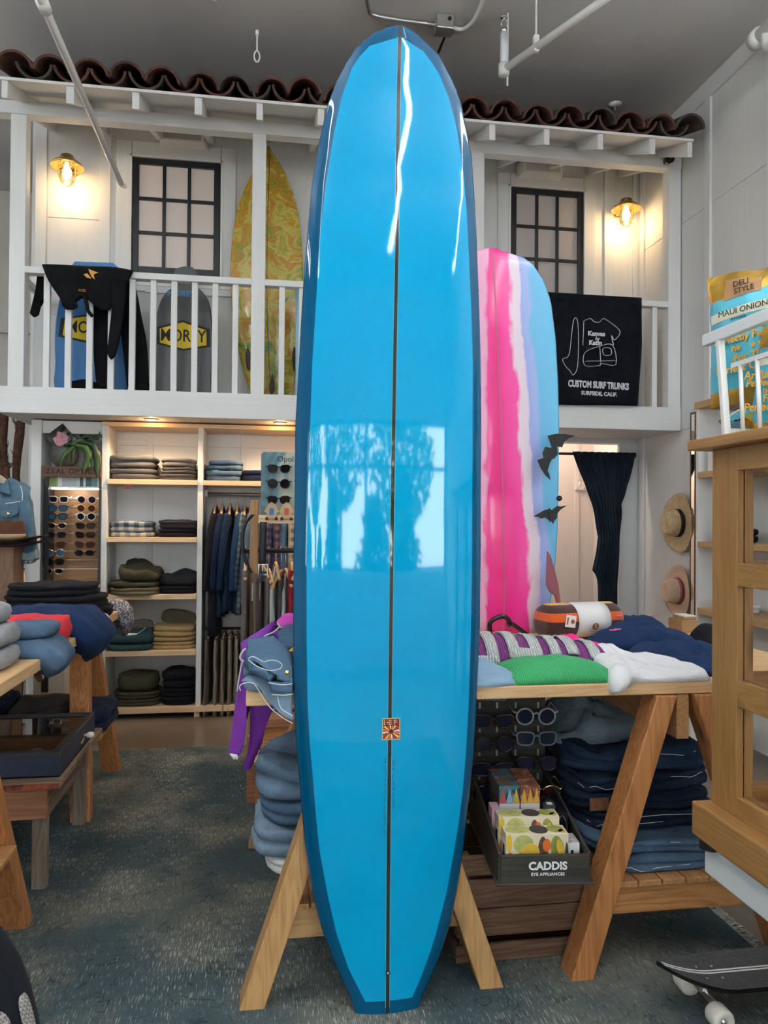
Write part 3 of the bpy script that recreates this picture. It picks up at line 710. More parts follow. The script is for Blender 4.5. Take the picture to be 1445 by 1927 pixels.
bm = bmesh.new(); bm.from_mesh(me); bmesh.ops.recalc_face_normals(bm, faces=bm.faces); bm.to_mesh(me); bm.free()
vn = [tuple(v.normal) for v in me.vertices]
lb_loc = (.366, 2.235, 0)
board = thing('longboard', 'glossy blue longboard surfboard with dark blue rails standing on its tail', 'surfboard', lb_loc)
stringer_m = mat('dark wood stringer', (.020, .024, .022), .06, coat=.6, var=.3, vscale=3)
polys = [tuple(p.vertices) for p in me.polygons]
for nm, idx, mm in (('hull', 0, teal_rail), ('deck_panel', 1, blue_deck), ('stringer', 2, stringer_m)):
    fs = [f for f, k in zip(polys, fm) if k == idx]
    vi = sorted({v for f in fs for v in f}); mp_ = {v: i for i, v in enumerate(vi)}
    m2 = bpy.data.meshes.new(nm)
    m2.from_pydata([(verts[v][0]-lb_loc[0], verts[v][1]-lb_loc[1], verts[v][2]-lb_loc[2]) for v in vi], [], [tuple(mp_[v] for v in f) for f in fs])
    m2.materials.append(mm); m2.polygons.foreach_set('use_smooth', [len(f) < 10 for f in fs])
    m2.normals_split_custom_set_from_vertices([vn[v] for v in vi]); m2.update()
    o = bpy.data.objects.new(nm, m2); COL.objects.link(o); o.parent = board
for sgn_ in (-1, 1):
    q = MB(); q.grid([[(interp(st, z)+sgn_*(SW+.0002), interp(Y_DECK, z)-.0006, z), (interp(st, z)+sgn_*(SW+.0016), interp(Y_DECK, z)-.0006, z)] for z in [zb+.02+(zt-.06-zb)*k/80 for k in range(81)]])
    q.build('glue_line', mat('pale glue line', (.16,.36,.40), .1), board, smooth=True)
board.children[0]['label'] = 'dark blue rails and underside'; board.children[1]['label'] = 'sky blue deck inlay'; board.children[2]['label'] = 'dark centre stringer'
def on_deck(z): return interp(Y_DECK, z)
# square sunburst decal
lx, lz = 0.372, 0.827; ly = on_deck(lz)-.0012
q = MB(); hwd = .0275; hh = .0325
q.box(lx-hwd, lx+hwd, ly-.0004, ly, lz-hh, lz+hh)
decal = q.build('logo_decal', mat('decal tan border', (.62,.42,.20), .2), board)
q = MB(); q.box(lx-hwd+.003, lx+hwd-.003, ly-.0007, ly-.0003, lz-hh+.003, lz+hh-.003); q.build('decal_ground', mat('decal dark red', (.12,.02,.015), .2), decal)
rays = MB(); cols = [(.72,.75,.72), (.55,.04,.03), (.85,.55,.12), (.75,.19,.05)]
sy = lz-.008
for k in range(16):
    a0 = 2*PI*k/16; a1 = a0+2*PI/16*.68
    def lim(a):
        c, s = math.cos(a), math.sin(a); t1 = (.0245)/max(abs(c), 1e-6); t2 = ((sy-(lz-hh+.004)) if s < 0 else .0175)/max(abs(s), 1e-6); return min(t1, t2)
    p = [(lx+.007*math.cos(a0), ly-.0009, sy+.007*math.sin(a0)), (lx+lim(a0)*math.cos(a0), ly-.0009, sy+lim(a0)*math.sin(a0)), (lx+lim(a1)*math.cos(a1), ly-.0009, sy+lim(a1)*math.sin(a1)), (lx+.007*math.cos(a1), ly-.0009, sy+.007*math.sin(a1))]
    rays.add(p, [(0,1,2,3)], k % 4)
rays.build('sun_rays', [mat('decal colour %d' % i, c, .25) for i, c in enumerate(cols)], decal)
lt = MB(); random.seed(3)
for rr in range(3):
    for cc in range(9):
        x0 = lx-.022+cc*.005; z0 = lz+.012+rr*.0056
        lt.add([(x0,ly-.0009,z0),(x0+.0026,ly-.0009,z0),(x0+.0026,ly-.0009,z0+.0042),(x0,ly-.0009,z0+.0042)], [(0,1,2,3)], random.randrange(3))
lt.build('decal_lettering', [MATS['decal colour 0'], MATS['decal colour 2'], MATS['decal colour 1']], decal)
# pencilled signature running down both sides of the stringer (illegible strokes)
for sx_, z0, z1, seed in ((-.0125, 0.512, 0.742, 1), (.0125, 0.594, 0.733, 2)):
    random.seed(seed); q = MB(); z = z1
    while z > z0:
        L_ = random.uniform(.006, .02); xx = interp(st, z)+sx_
        pts = []; n_ = 6
        for k in range(n_): pts.append((xx+random.uniform(-.004,.004), on_deck(z)-.0008, z-L_*k/n_))
        q.tube(pts, .0007, 4); z -= L_ + random.choice((.001, .002, .008))
    q.build('pencil_signature', mat('pencil grey', (.02,.08,.14), .6), board)
t_ = MB(); zz = 0.121; xx = interp(st, zz)
t_.lathe([(0,-.001),(.0068,-.001),(.0068,.003),(.004,.003),(.004,.0015),(0,.0015)], 18, mat=Matrix.Translation((xx, on_deck(zz)-.001, zz)) @ Matrix.Rotation(PI/2, 4, 'X'))
t_.build('leash_plug', mat('black plug', (.012,.012,.012), .2), board, smooth=False)
MB().lathe([(0,0),(.0036,0),(.0036,.0042),(0,.0042)], 14, mat=Matrix.Translation((xx, on_deck(zz)-.001, zz)) @ Matrix.Rotation(PI/2, 4, 'X')).build('plug_cup', mat('grey plug cup', (.35,.36,.36), .3), board)


# ================================================================ GARMENT BUILDERS
denim_mid = denim('mid blue denim', (.075,.125,.185)); denim_dark = denim('dark indigo denim', (.016,.028,.055), .6); denim_light = denim('light blue denim', (.16,.23,.31), .4)
denim_wash = denim('washed blue denim', (.085,.145,.235), .55)
f_black = fabric('black cotton', (.010,.010,.013)); f_navy = fabric('navy cotton', (.012,.020,.05)); f_navy2 = fabric('bright navy cotton', (.010,.027,.080))
f_grey = fabric('slate grey twill', (.075,.078,.088)); f_grey2 = fabric('charcoal stripe twill', (.06,.058,.062)); f_dgrey = fabric('dark grey jersey', (.055,.05,.05))
f_olive = fabric('olive cotton', (.052,.048,.028)); f_olive2 = fabric('light olive cotton', (.12,.10,.055)); f_teal = fabric('dark teal canvas', (.03,.06,.065)); f_khaki = fabric('khaki twill', (.36,.24,.105)); f_stone = fabric('stone linen', (.22,.20,.155))
f_heather = fabric('heather grey fleece', (.27,.275,.29), weave=300); f_red = fabric('coral red fleece', (.60,.035,.05)); f_blue_s = denim('slate blue chambray', (.075,.125,.195), .35)
f_white = fabric('white cotton', (.80,.80,.82), var=.03); f_taupe = fabric('taupe trouser', (.115,.095,.085)); f_beige = fabric('beige trouser', (.24,.195,.145)); f_silver = fabric('silver grey trouser', (.40,.42,.42)); f_crimson = fabric('crimson cloth', (.25,.012,.02))
thread = mat('white stitching', (.62,.64,.66), .9)
leather = mat('brown leather patch', (.17,.065,.03), .7, var=.3, vscale=60)
def rrect(w, d, n=40, p=3.2):
    o = []
    for k in range(n):
        t = 2*PI*k/n; c, s = math.cos(t), math.sin(t)
        o.append((w/2*math.copysign(abs(c)**(2/p), c), d/2*math.copysign(abs(s)**(2/p), s)))
    return o
def folded_mb(w, d, h, layers=2, seed=0, amp=.006, lump=.0, skew=0.0, p=3.4):
    """a folded garment: stacked rounded folds, soft top; base centre at origin"""
    q = MB(); R = rrect(w, d, 56, p); rings = []
    lh = h/layers; r = lh*.5
    prof = []
    for L in range(layers):
        for t in (0, .18, .5, .82) if L < layers-1 else (0, .18, .5, .8):
            ins = r*(1-math.sqrt(max(0, 1-(2*t-1)**2)))*.9
            prof.append((ins + .004*math.sin(seed*3+L*2.1), (L+t)*lh))
    top = h
    for i, (ins, z) in enumerate(prof):
        ring = []
        for x, y in R:
            L = math.hypot(x, y); k = (L-ins)/L
            dx = nz(x, y, z, 9, seed)*amp + (.5-abs(nz(x*1.5, y*1.5, z*2.5, 16, seed+7)))*amp*.8; dz = nz(x, y, z*3, 7, seed+3)*amp*.8*(0 if i == 0 else 1)
            hl = 1 + lump*nz(x, y, 0, 6, seed+9)
            ring.append((x*k + dx + skew*z, y*k + nz(x, y, z, 8, seed+5)*amp, max(0, z*hl+dz)))
        rings.append(ring)
    for s, zz in ((.93, .96), (.8, 1.0), (.6, 1.01), (.4, 1.015), (.2, 1.02), (.03, 1.02)):
        ring = []
        for x, y in R:
            X, Y = x*s, y*s
            hl = 1 + lump*nz(X, Y, 0, 6, seed+9)
            z = top*zz*hl + nz(X, Y, 1, 11, seed)*amp*1.1 - max(0, .12-abs(nz(X, Y, 2, 9, seed+8)))*amp*5
            ring.append((X + skew*z, Y, z))
        rings.append(ring)
    q.loft(rings)
    return q
def folded(name, label, cat, base, w, d, h, m, layers=2, seed=0, rz=0, group=None, amp=.006, lump=0, skew=0, p=3.4):
    o = folded_mb(w, d, h, layers, seed, amp, lump, skew, p).build(name, m, smooth=True, origin=(0, 0, 0))
    o.location = base; o.rotation_euler = (0, 0, rz)
    return tag(o, label, cat, group)
def stack(name, cat, x, y, z, w, d, items, group, seed=0, rz=0):
    """items from bottom: (height, material, label, layers[, extra])"""
    for i, it in enumerate(items):
        h, m, lb, ly = it[:4]; kw = it[4] if len(it) > 4 else {}
        folded(name, lb, cat, (x+random.uniform(-.006,.006)+kw.pop('dx', 0), y+random.uniform(-.004,.004), z), w*kw.pop('ws', 1), d, h-.001, m, ly, seed+i, rz+random.uniform(-.03,.03), group, **kw)
        z += h
    return z
def patch(name, outline, h, m, seed=0, zb=None, amp=.012, parent=None, rings=14, edge=None, freq=8, p=2.2, label=None, cat=None, group=None, hf=None, dip=None):
    """soft cloth lying on a surface: outline (x,y) counter-clockwise; edge=('y'|'x', value, sign) hangs over a table edge"""
    pts = smooth_path([(a, b, 0) for a, b in outline], 5, True); n = len(pts)
    cx = sum(v.x for v in pts)/n; cy = sum(v.y for v in pts)/n
    R = []
    for i in range(rings+1):
        s = 1 - i/rings*.985; ring = []
        prof = h*(1-s**p) if i else 0
        for v in pts:
            x = cx+(v.x-cx)*s; y = cy+(v.y-cy)*s
            z = zb + prof + (max(0, .5+nz(x, y, 0, freq, seed)) * amp * (1.4 - s*.6) if i else 0) + (abs(nz(x, y, 0, freq*2.3, seed+4))*amp*.5 if i else 0) - (max(0, .16-abs(nz(x+y*.4, y*.6, 0, freq*1.6, seed+6)))*amp*2.6 if i > 1 else 0)
            if hf: z += hf(x, y)*(1-s**3)
            ring.append([x, y, z])
        R.append(ring)
    under = [[p_[0], p_[1], p_[2]] for p_ in R[0]]
    if edge:
        ax, val, sg = edge; k = 0 if ax == 'x' else 1
        for ring in R:
            for p_ in ring:
                ov = (p_[k]-val)*sg
                if ov > -.012:
                    th = p_[2]-zb
                    ov2 = ov + .012; a = min(1, ov2/.024)
                    p_[k] = val + sg*(.006*a + th*a + .004*nz(p_[0], p_[1], 0, 14, seed)*a)
                    p_[2] = zb + th*(1-a) - max(0, ov2-.012)
    for ring in R:
        for p_ in ring: pass
    q = MB(); q.loft([[tuple(p_) for p_ in ring] for ring in R])
    o = q.build(name, m, parent, smooth=True)
    if label: tag(o, label, cat, group)
    return o
def hang(name, label, cat, top, length, wy, tx, m, seed=0, rz=0, shoulder=.07, flare=1.15, group=None, fold=.012, parent=None, trousers=False):
    """garment hanging edge-on: local y is shoulder width, x thickness, hangs down from top"""
    rings = []; n = 28; K = 15
    for i in range(K+1):
        t = i/K; z = -t*length
        if trousers: ww = wy*(1+.1*t); th = tx*(1.0 if t < .05 else 1)
        else:
            ww = wy*min(1, .16 + .84*min(1, (t*length/shoulder))) * (1+(flare-1)*t); th = tx*min(1, .35+.65*min(1, t*length/(shoulder*1.3)))*(1+.25*t)
        ring = []
        for k in range(n):
            a = 2*PI*k/n; c, s = math.cos(a), math.sin(a)
            y = ww/2*math.copysign(abs(s)**.7, s); x = th/2*math.copysign(abs(c)**.9, c)
            f = fold*(.25+t)*math.sin(y*55+seed*2+nz(y, z, 0, 5, seed)*3)
            ring.append((x + f + nz(x, y, z, 6, seed)*.01*t, y + nz(x, z, y, 4, seed)*.012, z + (nz(x, y, 0, 10, seed)*.008 if i == K else 0)))
        rings.append(ring)
    q = MB(); q.loft(rings)
    o = q.build(name, m, parent, smooth=True, origin=(0, 0, 0)); o.location = top; o.rotation_euler = (0, 0, rz)
    if label: tag(o, label, cat, group)
    return o
hanger_w = wood('hanger wood', (.55,.33,.15), (.42,.22,.09), 1, .4, knots=False)
def hanger(label, x, y, z, rz=0, w=.40, group=None, rail_r=.016, drop=.05):
    t = thing('coat_hanger', label, 'hanger', (0, 0, 0), group)
    q = MB(); q.tube(smooth_path([(0,-w/2,-.09),(0,-w*.28,-.045),(0,0,0),(0,w*.28,-.045),(0,w/2,-.09)], 5), [.010]*21, 8)
    q.build('shoulder_bar', hanger_w, t, smooth=True)
    hk = [(0,0,0),(0,0,drop)] + [(0, rail_r*1.5*math.sin(a)*1.0, drop+rail_r*1.5*(1-math.cos(a))) for a in (.6,1.2,1.8,2.4,3.0,3.6,4.2)]
    MB().tube(hk, .0022, 6).build('hook', chrome, t, smooth=True)
    t.location = (x, y, z); t.rotation_euler = (0, 0, rz)
    return t

# ================================================================ BUILT-IN SHELVES UNDER THE BALCONY
FY = 5.72; BK = 6.09
su = thing('shelf_unit', 'white and maple built-in shelf unit of folded trousers under the balcony', 'shelving', (.0, FY, 0))
xa0, xa1 = -1.181, -1.141; xb0, xb1 = -0.506, -0.468
xe0, xe1 = 1.05, 1.11
UZ1 = 2.151
zb1 = 0.082
for x0, x1, nm in ((xa0, xa1, 'side_panel'), (xb0, xb1, 'divider'), (xe0, xe1, 'side_panel')):
    MB().box(x0, x1, FY, BK, zb1, UZ1-.035).build(nm, white_post, su, bevel=.002)
MB().box(xa0, xe1, FY-.0, BK, UZ1-.035, UZ1-.004).build('top_board', maple_x, su, bevel=.002)
MB().box(xa1, xe0, BK-.02, BK, zb1, UZ1-.035).build('back_panel', white_flat, su)
for px_ in (-0.860, -0.154, .35, .62):
    MB().box(px_-.055, px_-.012, BK-.032, BK-.02, zb1+.05, UZ1-.04).build('panel_moulding', white_post, su, bevel=.002)
MB().box(xa1, xe0, BK-.03, BK-.02, UZ1-.14, UZ1-.04).build('panel_moulding', white_trim, su, bevel=.002)
shz = [(1.733, 1.696), (1.314, 1.277), (0.898, 0.861), (0.492, 0.452), (0.084, 0.040)]
for i, (z1, z0) in enumerate(shz[:4]):
    MB().box(xa1, xb0, FY-.012, BK-.03, z0, z1).build('shelf', maple_x, su, bevel=.003)
MB().box(xb1, xe0, FY-.012, BK-.03, shz[0][1], shz[0][0]).build('shelf', maple_x, su, bevel=.003)
MB().box(xa0-.04, xe1, FY-.02, BK, shz[4][1], shz[4][0]).build('base_board', maple_x, su, bevel=.003)
for px_ in (-0.496, xa0+.03, xe1-.06):
    MB().box(px_-.02, px_+.02, FY+.0, FY+.05, 0, shz[4][1]).build('foot', maple_x, su, bevel=.002)
    MB().box(px_-.02, px_+.02, BK-.06, BK-.01, 0, shz[4][1]).build('foot', maple_x, su, bevel=.002)
rz_ = 1.638
MB().tube([(xb1, 5.90, rz_), (xe0, 5.90, rz_)], .014, 12).build('hanging_rail', chrome, su, smooth=True)
MB().box(xb1+.002, xb1+.022, 5.88, 5.92, rz_-.02, rz_+.03).build('rail_bracket', white_flat, su)
tg = MB().box(-1.019, -0.971, FY-.014, FY-.012, shz[0][1]-.035, shz[0][1]+.0).build('shelf_tag', mat('dark red leather tag', (.10,.025,.02), .6), su)

random.seed(7)
def sx(px0, px1): pass
GY = 5.89; GD = .30
# top shelf, left bay
z = shz[0][0]
stack('folded_trousers', 'trousers', -0.975, GY, z, .335, GD, [(.043,f_grey,'grey folded trousers at bottom of left pile on top shelf',1),(.04,f_grey,'grey folded trousers in middle of left pile on top shelf',1),(.095,f_grey,'thick grey folded trousers topmost of left pile on top shelf',2,{'lump':.18})], 'grey trousers on the top shelf', 1)
stack('folded_trousers', 'trousers', -0.655, GY, z, .255, GD, [(.05,f_grey2,'dark striped trousers at bottom of second pile on top shelf',2),(.05,f_grey2,'dark striped trousers in middle of second pile on top shelf',2),(.065,fabric('grey pinstripe',(.10,.095,.10)),'grey pinstripe trousers topmost of second pile on top shelf',2,{'lump':.2})], 'striped trousers on the top shelf', 11)
# second shelf
z = shz[1][0]
def plaid(name, a, b_, c_, sc):
    if name in MATS: return MATS[name]
    m, nt, b = newmat(name); v = coords(nt)
    sp = N(nt, 'ShaderNodeSeparateXYZ'); nt.links.new(v, sp.inputs[0])
    outs = []
    for ax in ('X', 'Z', 'Y'):
        m1 = N(nt, 'ShaderNodeMath', operation='MULTIPLY'); m1.inputs[1].default_value = sc; nt.links.new(sp.outputs[ax], m1.inputs[0])
        m2 = N(nt, 'ShaderNodeMath', operation='PINGPONG'); m2.inputs[1].default_value = .5; nt.links.new(m1.outputs[0], m2.inputs[0])
        m3 = N(nt, 'ShaderNodeMath', operation='GREATER_THAN'); m3.inputs[1].default_value = .25; nt.links.new(m2.outputs[0], m3.inputs[0]); outs.append(m3.outputs[0])
    ad = N(nt, 'ShaderNodeMath', operation='ADD'); nt.links.new(outs[0], ad.inputs[0]); nt.links.new(outs[1], ad.inputs[1])
    d2 = N(nt, 'ShaderNodeMath', operation='MULTIPLY'); d2.inputs[1].default_value = .5; nt.links.new(ad.outputs[0], d2.inputs[0])
    c = ramp(nt, d2.outputs[0], [(0, a), (.5, b_), (1, c_)]); nt.links.new(c, b.inputs['Base Color']); b.inputs['Roughness'].default_value = .95
    n2 = N(nt, 'ShaderNodeTexNoise', i_Scale=14.0, i_Detail=4.0); nt.links.new(v, n2.inputs['Vector']); bump(nt, b, n2.outputs['Fac'], .3, .02)
    MATS[name] = m; return m
pl_blue = plaid('blue cream plaid flannel', (.42,.38,.31), (.21,.235,.26), (.055,.085,.13), 14)
stack('folded_shirt', 'shirt', -0.982, GY, z, .33, GD, [(.038,pl_blue,'blue and cream plaid shirt at bottom on second shelf',1),(.078,pl_blue,'blue and cream plaid shirt on top on second shelf',2,{'lump':.25,'ws':.94})], 'plaid shirts on the second shelf', 21)
stack('folded_trousers', 'trousers', -0.658, GY, z, .285, GD, [(.065,f_black,'black folded trousers underneath on second shelf',2),(.062,fabric('dark plum twill',(.035,.028,.033)),'dark plum folded trousers on top on second shelf',2,{'lump':.3})], 'dark trousers on the second shelf', 31)
# third shelf
z = shz[2][0]
stack('folded_trousers', 'trousers', -0.952, GY-.03, z, .36, GD+.08, [(.055,f_olive2,'tan olive trousers hanging off the third shelf edge',2,{'amp':.012}),(.04,f_olive,'olive trousers in middle of messy pile on third shelf',1,{'amp':.012}),(.095,f_olive,'olive trousers heaped on top of messy pile on third shelf',1,{'lump':.9,'amp':.014,'ws':.82,'dx':.03})], 'olive trousers on the third shelf', 41)
stack('folded_trousers', 'trousers', -0.649, GY, z, .285, GD, [(.06,f_black,'black trousers underneath on third shelf',2,{'amp':.01}),(.078,fabric('washed black denim',(.022,.022,.025)),'washed black trousers heaped on top on third shelf',1,{'lump':.8,'amp':.014})], 'black trousers on the third shelf', 51)
# fourth shelf
z = shz[3][0]
stack('folded_trousers', 'trousers', -0.982, GY-.03, z, .335, GD+.05, [(.05,f_teal,'dark teal trousers underneath on fourth shelf',1),(.085,f_teal,'dark teal trousers with a white tag on fourth shelf',1,{'lump':.3,'amp':.01})], 'teal trousers on the fourth shelf', 61)
folded('folded_trousers', 'stone olive trousers behind the teal pile on fourth shelf', 'trousers', (-1.002, 6.02, z), .30, .06, .185, f_stone, 2, 66, amp=.01, lump=.3)
tq = thing('price_tag', 'white card tag lying on the dark teal trousers', 'tag', (-0.970, 5.70, z+.075))
MB().hexa([(-1.020,5.70,z+.09),(-0.920,5.70,z+.085),(-0.920,5.72,z+.125),(-1.020,5.72,z+.13)], [(-1.020,5.698,z+.092),(-0.920,5.698,z+.087),(-0.920,5.718,z+.127),(-1.020,5.718,z+.132)]).build('card', paper, tq)
MB().tube(smooth_path([(-0.924,5.705,z+.12),(-0.887,5.72,z+.145),(-0.865,5.75,z+.165)], 4), .002, 5).build('string', thread, tq)
stack('folded_trousers', 'trousers', -0.679, GY, z, .33, GD, [(.055,f_khaki,'khaki trousers at bottom on fourth shelf',2),(.035,f_khaki,'khaki trousers in middle on fourth shelf',1),(.075,f_khaki,'khaki trousers on top on fourth shelf',2,{'lump':.2,'ws':.94})], 'khaki trousers on the fourth shelf', 71)
folded('folded_trousers', 'stone trousers behind the khaki pile on fourth shelf', 'trousers', (-0.664, 6.03, z), .26, .05, .225, f_stone, 3, 78, lump=.3)
# bottom board
z = shz[4][0]
stack('folded_trousers', 'trousers', -0.937, GY, z, .33, GD, [(.05,f_olive,'olive trousers at bottom on base board',2),(.05,f_olive,'olive trousers second from bottom on base board',2),(.115,f_olive,'olive trousers with white drawstring on base board',1,{'lump':.35,'amp':.012,'ws':.88})], 'olive trousers on the base board', 81)
stack('folded_trousers', 'trousers', -0.637, GY, z, .255, GD, [(.06,f_black,'black trousers at bottom on base board',2),(.06,f_black,'black trousers in middle on base board',2),(.115,f_black,'black trousers topmost on base board',2,{'lump':.2,'amp':.01,'ws':.97})], 'black trousers on the base board', 91)
# top shelf, right bay
z = shz[0][0]
stack('folded_trousers', 'trousers', -0.317, GY, z, .275, GD, [(.04,denim_mid,'blue folded jeans at bottom on right top shelf',1),(.04,denim_wash,'blue folded jeans second from bottom on right top shelf',1),(.04,denim_mid,'blue folded jeans third from bottom on right top shelf',1),(.035,denim_wash,'faded blue jeans topmost on right top shelf',1,{'lump':.3,'ws':.92})], 'blue jeans on the right top shelf', 101)
stack('folded_trousers', 'trousers', -0.060, GY, z, .28, GD, [(.05,f_navy,'navy trousers underneath on right top shelf',1),(.035,f_navy,'navy trousers on top beside the display board',1)], 'navy trousers on the right top shelf', 111)

# hanging shirts and jackets
random.seed(9)
hx = [(-0.387,'black'),(-0.337,'dark navy'),(-0.278,'navy'),(-0.223,'bright navy'),(-0.168,'grey blue plaid'),(-0.125,'light denim')]
pl_grey = plaid('blue grey plaid', (.12,.17,.20), (.07,.10,.125), (.035,.05,.07), 22)
gm = {'black': f_black, 'dark navy': f_navy, 'navy': fabric('ink navy', (.012,.025,.055)), 'bright navy': fabric('blue navy', (.016,.04,.085)), 'grey blue plaid': pl_grey, 'light denim': denim_mid}
gl = {'black': .96, 'dark navy': .82, 'navy': .78, 'bright navy': .80, 'grey blue plaid': .80, 'light denim': .78}
for i, (x, k) in enumerate(hx):
    hanger('wooden hanger holding the %s top on the steel rail' % k, x, 5.90, rz_-.075, 0, .36, 'hangers on the steel rail')
    o = hang('long_sleeved_shirt', '%s long sleeved top hanging on the steel rail' % k, 'shirt', (x, 5.90, rz_-.09), gl[k], .40, .062, gm[k], seed=i, rz=random.uniform(-.12,.12), flare=1.05, group='tops on the steel rail')
    sl = MB(); a = .03
    sl.tube(smooth_path([(a*.2,-.18,-.07),(-.015,-.22,-.2),(-.03-.01*i%.02,-.235,-.42),(-.045,-.215,-.62)], 5), [.04]*4+[.042]*6+[.036]*6, 10, flat=.7)
    sl.build('sleeve', gm[k], o, smooth=True, origin=(0,0,0))
# the long black coat swings out to the left at the bottom
# lower row of trousers on clip hangers
lz_ = 0.597
MB().tube([(xb1, 5.90, lz_+.02), (xe0, 5.90, lz_+.02)], .012, 10).build('hanging_rail', chrome, su, smooth=True)
for i, (px_, m_, lb) in enumerate(((-0.421,f_taupe,'dark taupe'),(-0.359,f_beige,'beige'),(-0.312,fabric('sand trouser',(.20,.16,.12)),'sand'),(-0.265,f_beige,'warm beige'),(-0.221,f_stone,'pale stone'),(-0.178,fabric('mid grey trouser',(.15,.15,.15)),'mid grey'))):
    t = thing('clip_hanger', 'clip hanger gripping the %s trousers on the lower rail' % lb, 'hanger', (px_, 5.9, lz_), 'clip hangers on the lower rail')
    q = MB(); q.tube([(px_, 5.72, lz_-.02), (px_, 6.05, lz_-.02)], .007, 6); q.build('bar', hanger_w, t)
    for yy in (5.74, 5.95): MB().box(px_-.012, px_+.012, yy, yy+.02, lz_-.055, lz_-.01).build('clip', black_metal, t, bevel=.002)
    hang('pair_of_trousers', '%s trousers clipped on the lower rail of the wardrobe bay' % lb, 'trousers', (px_, 5.88, lz_-.035), .56+.02*math.sin(i*3), .33, .036, m_, seed=20+i, rz=-.10*(3-i)/3, group='trousers on the lower rail', trousers=True, fold=.006)

# ================================================================ LEFT NICHE: SUNGLASSES DISPLAY
ni = thing('niche_panel', 'white panelled alcove wall left of the shelf unit', 'wall panel', (-1.45, FY, 0))
nx0, nx1, nx2 = -1.663, -1.595, xa0-.002
MB().box(nx0, nx1, FY, BK, 0, UZ1-.004).build('stile', white_post, ni, bevel=.003)
MB().box(nx1, nx2, BK-.09, BK-.02, 0, UZ1-.004).build('panel', white_flat, ni)
MB().box(nx1, nx2, FY+.03, BK-.09, 2.057, UZ1-.004).build('header', white_trim, ni, bevel=.003)
ds = thing('sunglasses_display', 'tall walnut display case of sunglasses in the left alcove', 'display case', (-1.377, 5.70, 0))
dx0, dx1 = -1.560, -1.181
dzt, dzb = 1.668, 0.975
MB().box(dx0+.02, dx1-.012, 5.86, 5.875, dzb, dzt).build('back_panel', walnut, ds)
MB().box(dx0, dx0+.022, 5.70, 5.89, .02, dzt+.085).build('side_panel', black_metal, ds); MB().box(dx1-.014, dx1, 5.70, 5.89, .02, dzt+.085).build('side_panel', black_metal, ds)
MB().box(dx0+.022, dx1-.014, 5.875, 5.89, dzb, dzt+.085).build('backing', black_metal, ds)
# print strip above the rows
def strip_print():
    m, nt, b = newmat('green and white shelf print'); v = coords(nt, rnd=False)
    sp = N(nt, 'ShaderNodeSeparateXYZ'); nt.links.new(v, sp.inputs[0])
    mr = N(nt, 'ShaderNodeMapRange'); mr.inputs['From Min'].default_value = -.2; mr.inputs['From Max'].default_value = .2; nt.links.new(sp.outputs['X'], mr.inputs['Value'])
    c = ramp(nt, mr.outputs[0], [(0, (.16,.25,.05)), (.19, (.20,.30,.07)), (.22, (.62,.64,.63)), (.30, (.35,.38,.38)), (.55, (.42,.46,.46)), (.60, (.03,.08,.09)), (.66, (.5,.55,.54)), (.70, (.03,.09,.09)), (.80, (.10,.2,.2)), (.9, (.55,.57,.56))], 'CONSTANT')
    nt.links.new(c, b.inputs['Base Color']); return m
q = MB(); q.box(-.195, .195, -.004, .004, -.038, .038)
o = q.build('photo_strip', strip_print(), ds, origin=(0,0,0)); o.location = Vector(((dx0+dx1)/2, 5.72, dzt+.045)) - Vector(ds.location)
MB().box(dx0+.02, dx1-.012, 5.71, 5.88, dzt-.004, dzt+.006).build('glass_shelf', mat('pale edge', (.75,.77,.76), .3), ds)
MB().box(dx0-.02, dx1, 5.69, 5.89, dzb-.02, dzb).build('bottom_ledge', mat('printed ledge', (.62,.55,.52), .4, var=.5, vscale=9), ds, bevel=.002)
MB().box(dx0, dx1-.002, 5.72, 5.99, .0, .02).build('plinth', black_metal, ds)
sgn = MB().box(-1.581, -1.178, 5.675, 5.70, 1.739, 1.815).build('header_sign', wood('dark oak sign', (.11,.052,.026), (.06,.026,.013), 0, .6), ds, bevel=.002)
text('ZEAL OPTICS', 0.053, mat('carved dark letter', (.012,.009,.007), .8), sgn, (-1.378, 5.674, 1.779), name='sign_lettering', spacing=1.12, bold=.0006)
MB().box(dx0+.03, dx1-.02, 5.735, 5.75, dzt-.014, dzt-.005).build('added_glow_strip', mat('added case glow', (1,.95,.85), .4, emis=8, ecol=(1,.93,.8)), ds)  # glowing strip added as a source for the case fill light
point_light('display_case_fill', ((dx0+dx1)/2, 5.74, dzt-.03), .8, (1,.93,.8), .02)  # unseen fill light for the sunglasses rows
def rim(cx, cz, w, h, style, n=24):
    pts = []
    for k in range(n):
        a = 2*PI*k/n; c, s = math.cos(a), math.sin(a)
        e = {'round': 1.0, 'square': .55, 'oval': .9, 'cat': .7}[style]
        x = w/2*math.copysign(abs(c)**e, c); z = h/2*math.copysign(abs(s)**e, s)
        if style in ('square', 'cat'): x *= 1 + .10*(z/(h/2)) ; z += (.06*h if style == 'cat' else .03*h)*(c*(1 if cx > 0 else -1))*(1 if z > 0 else .3)
        pts.append((cx+x, cz+z))
    return pts
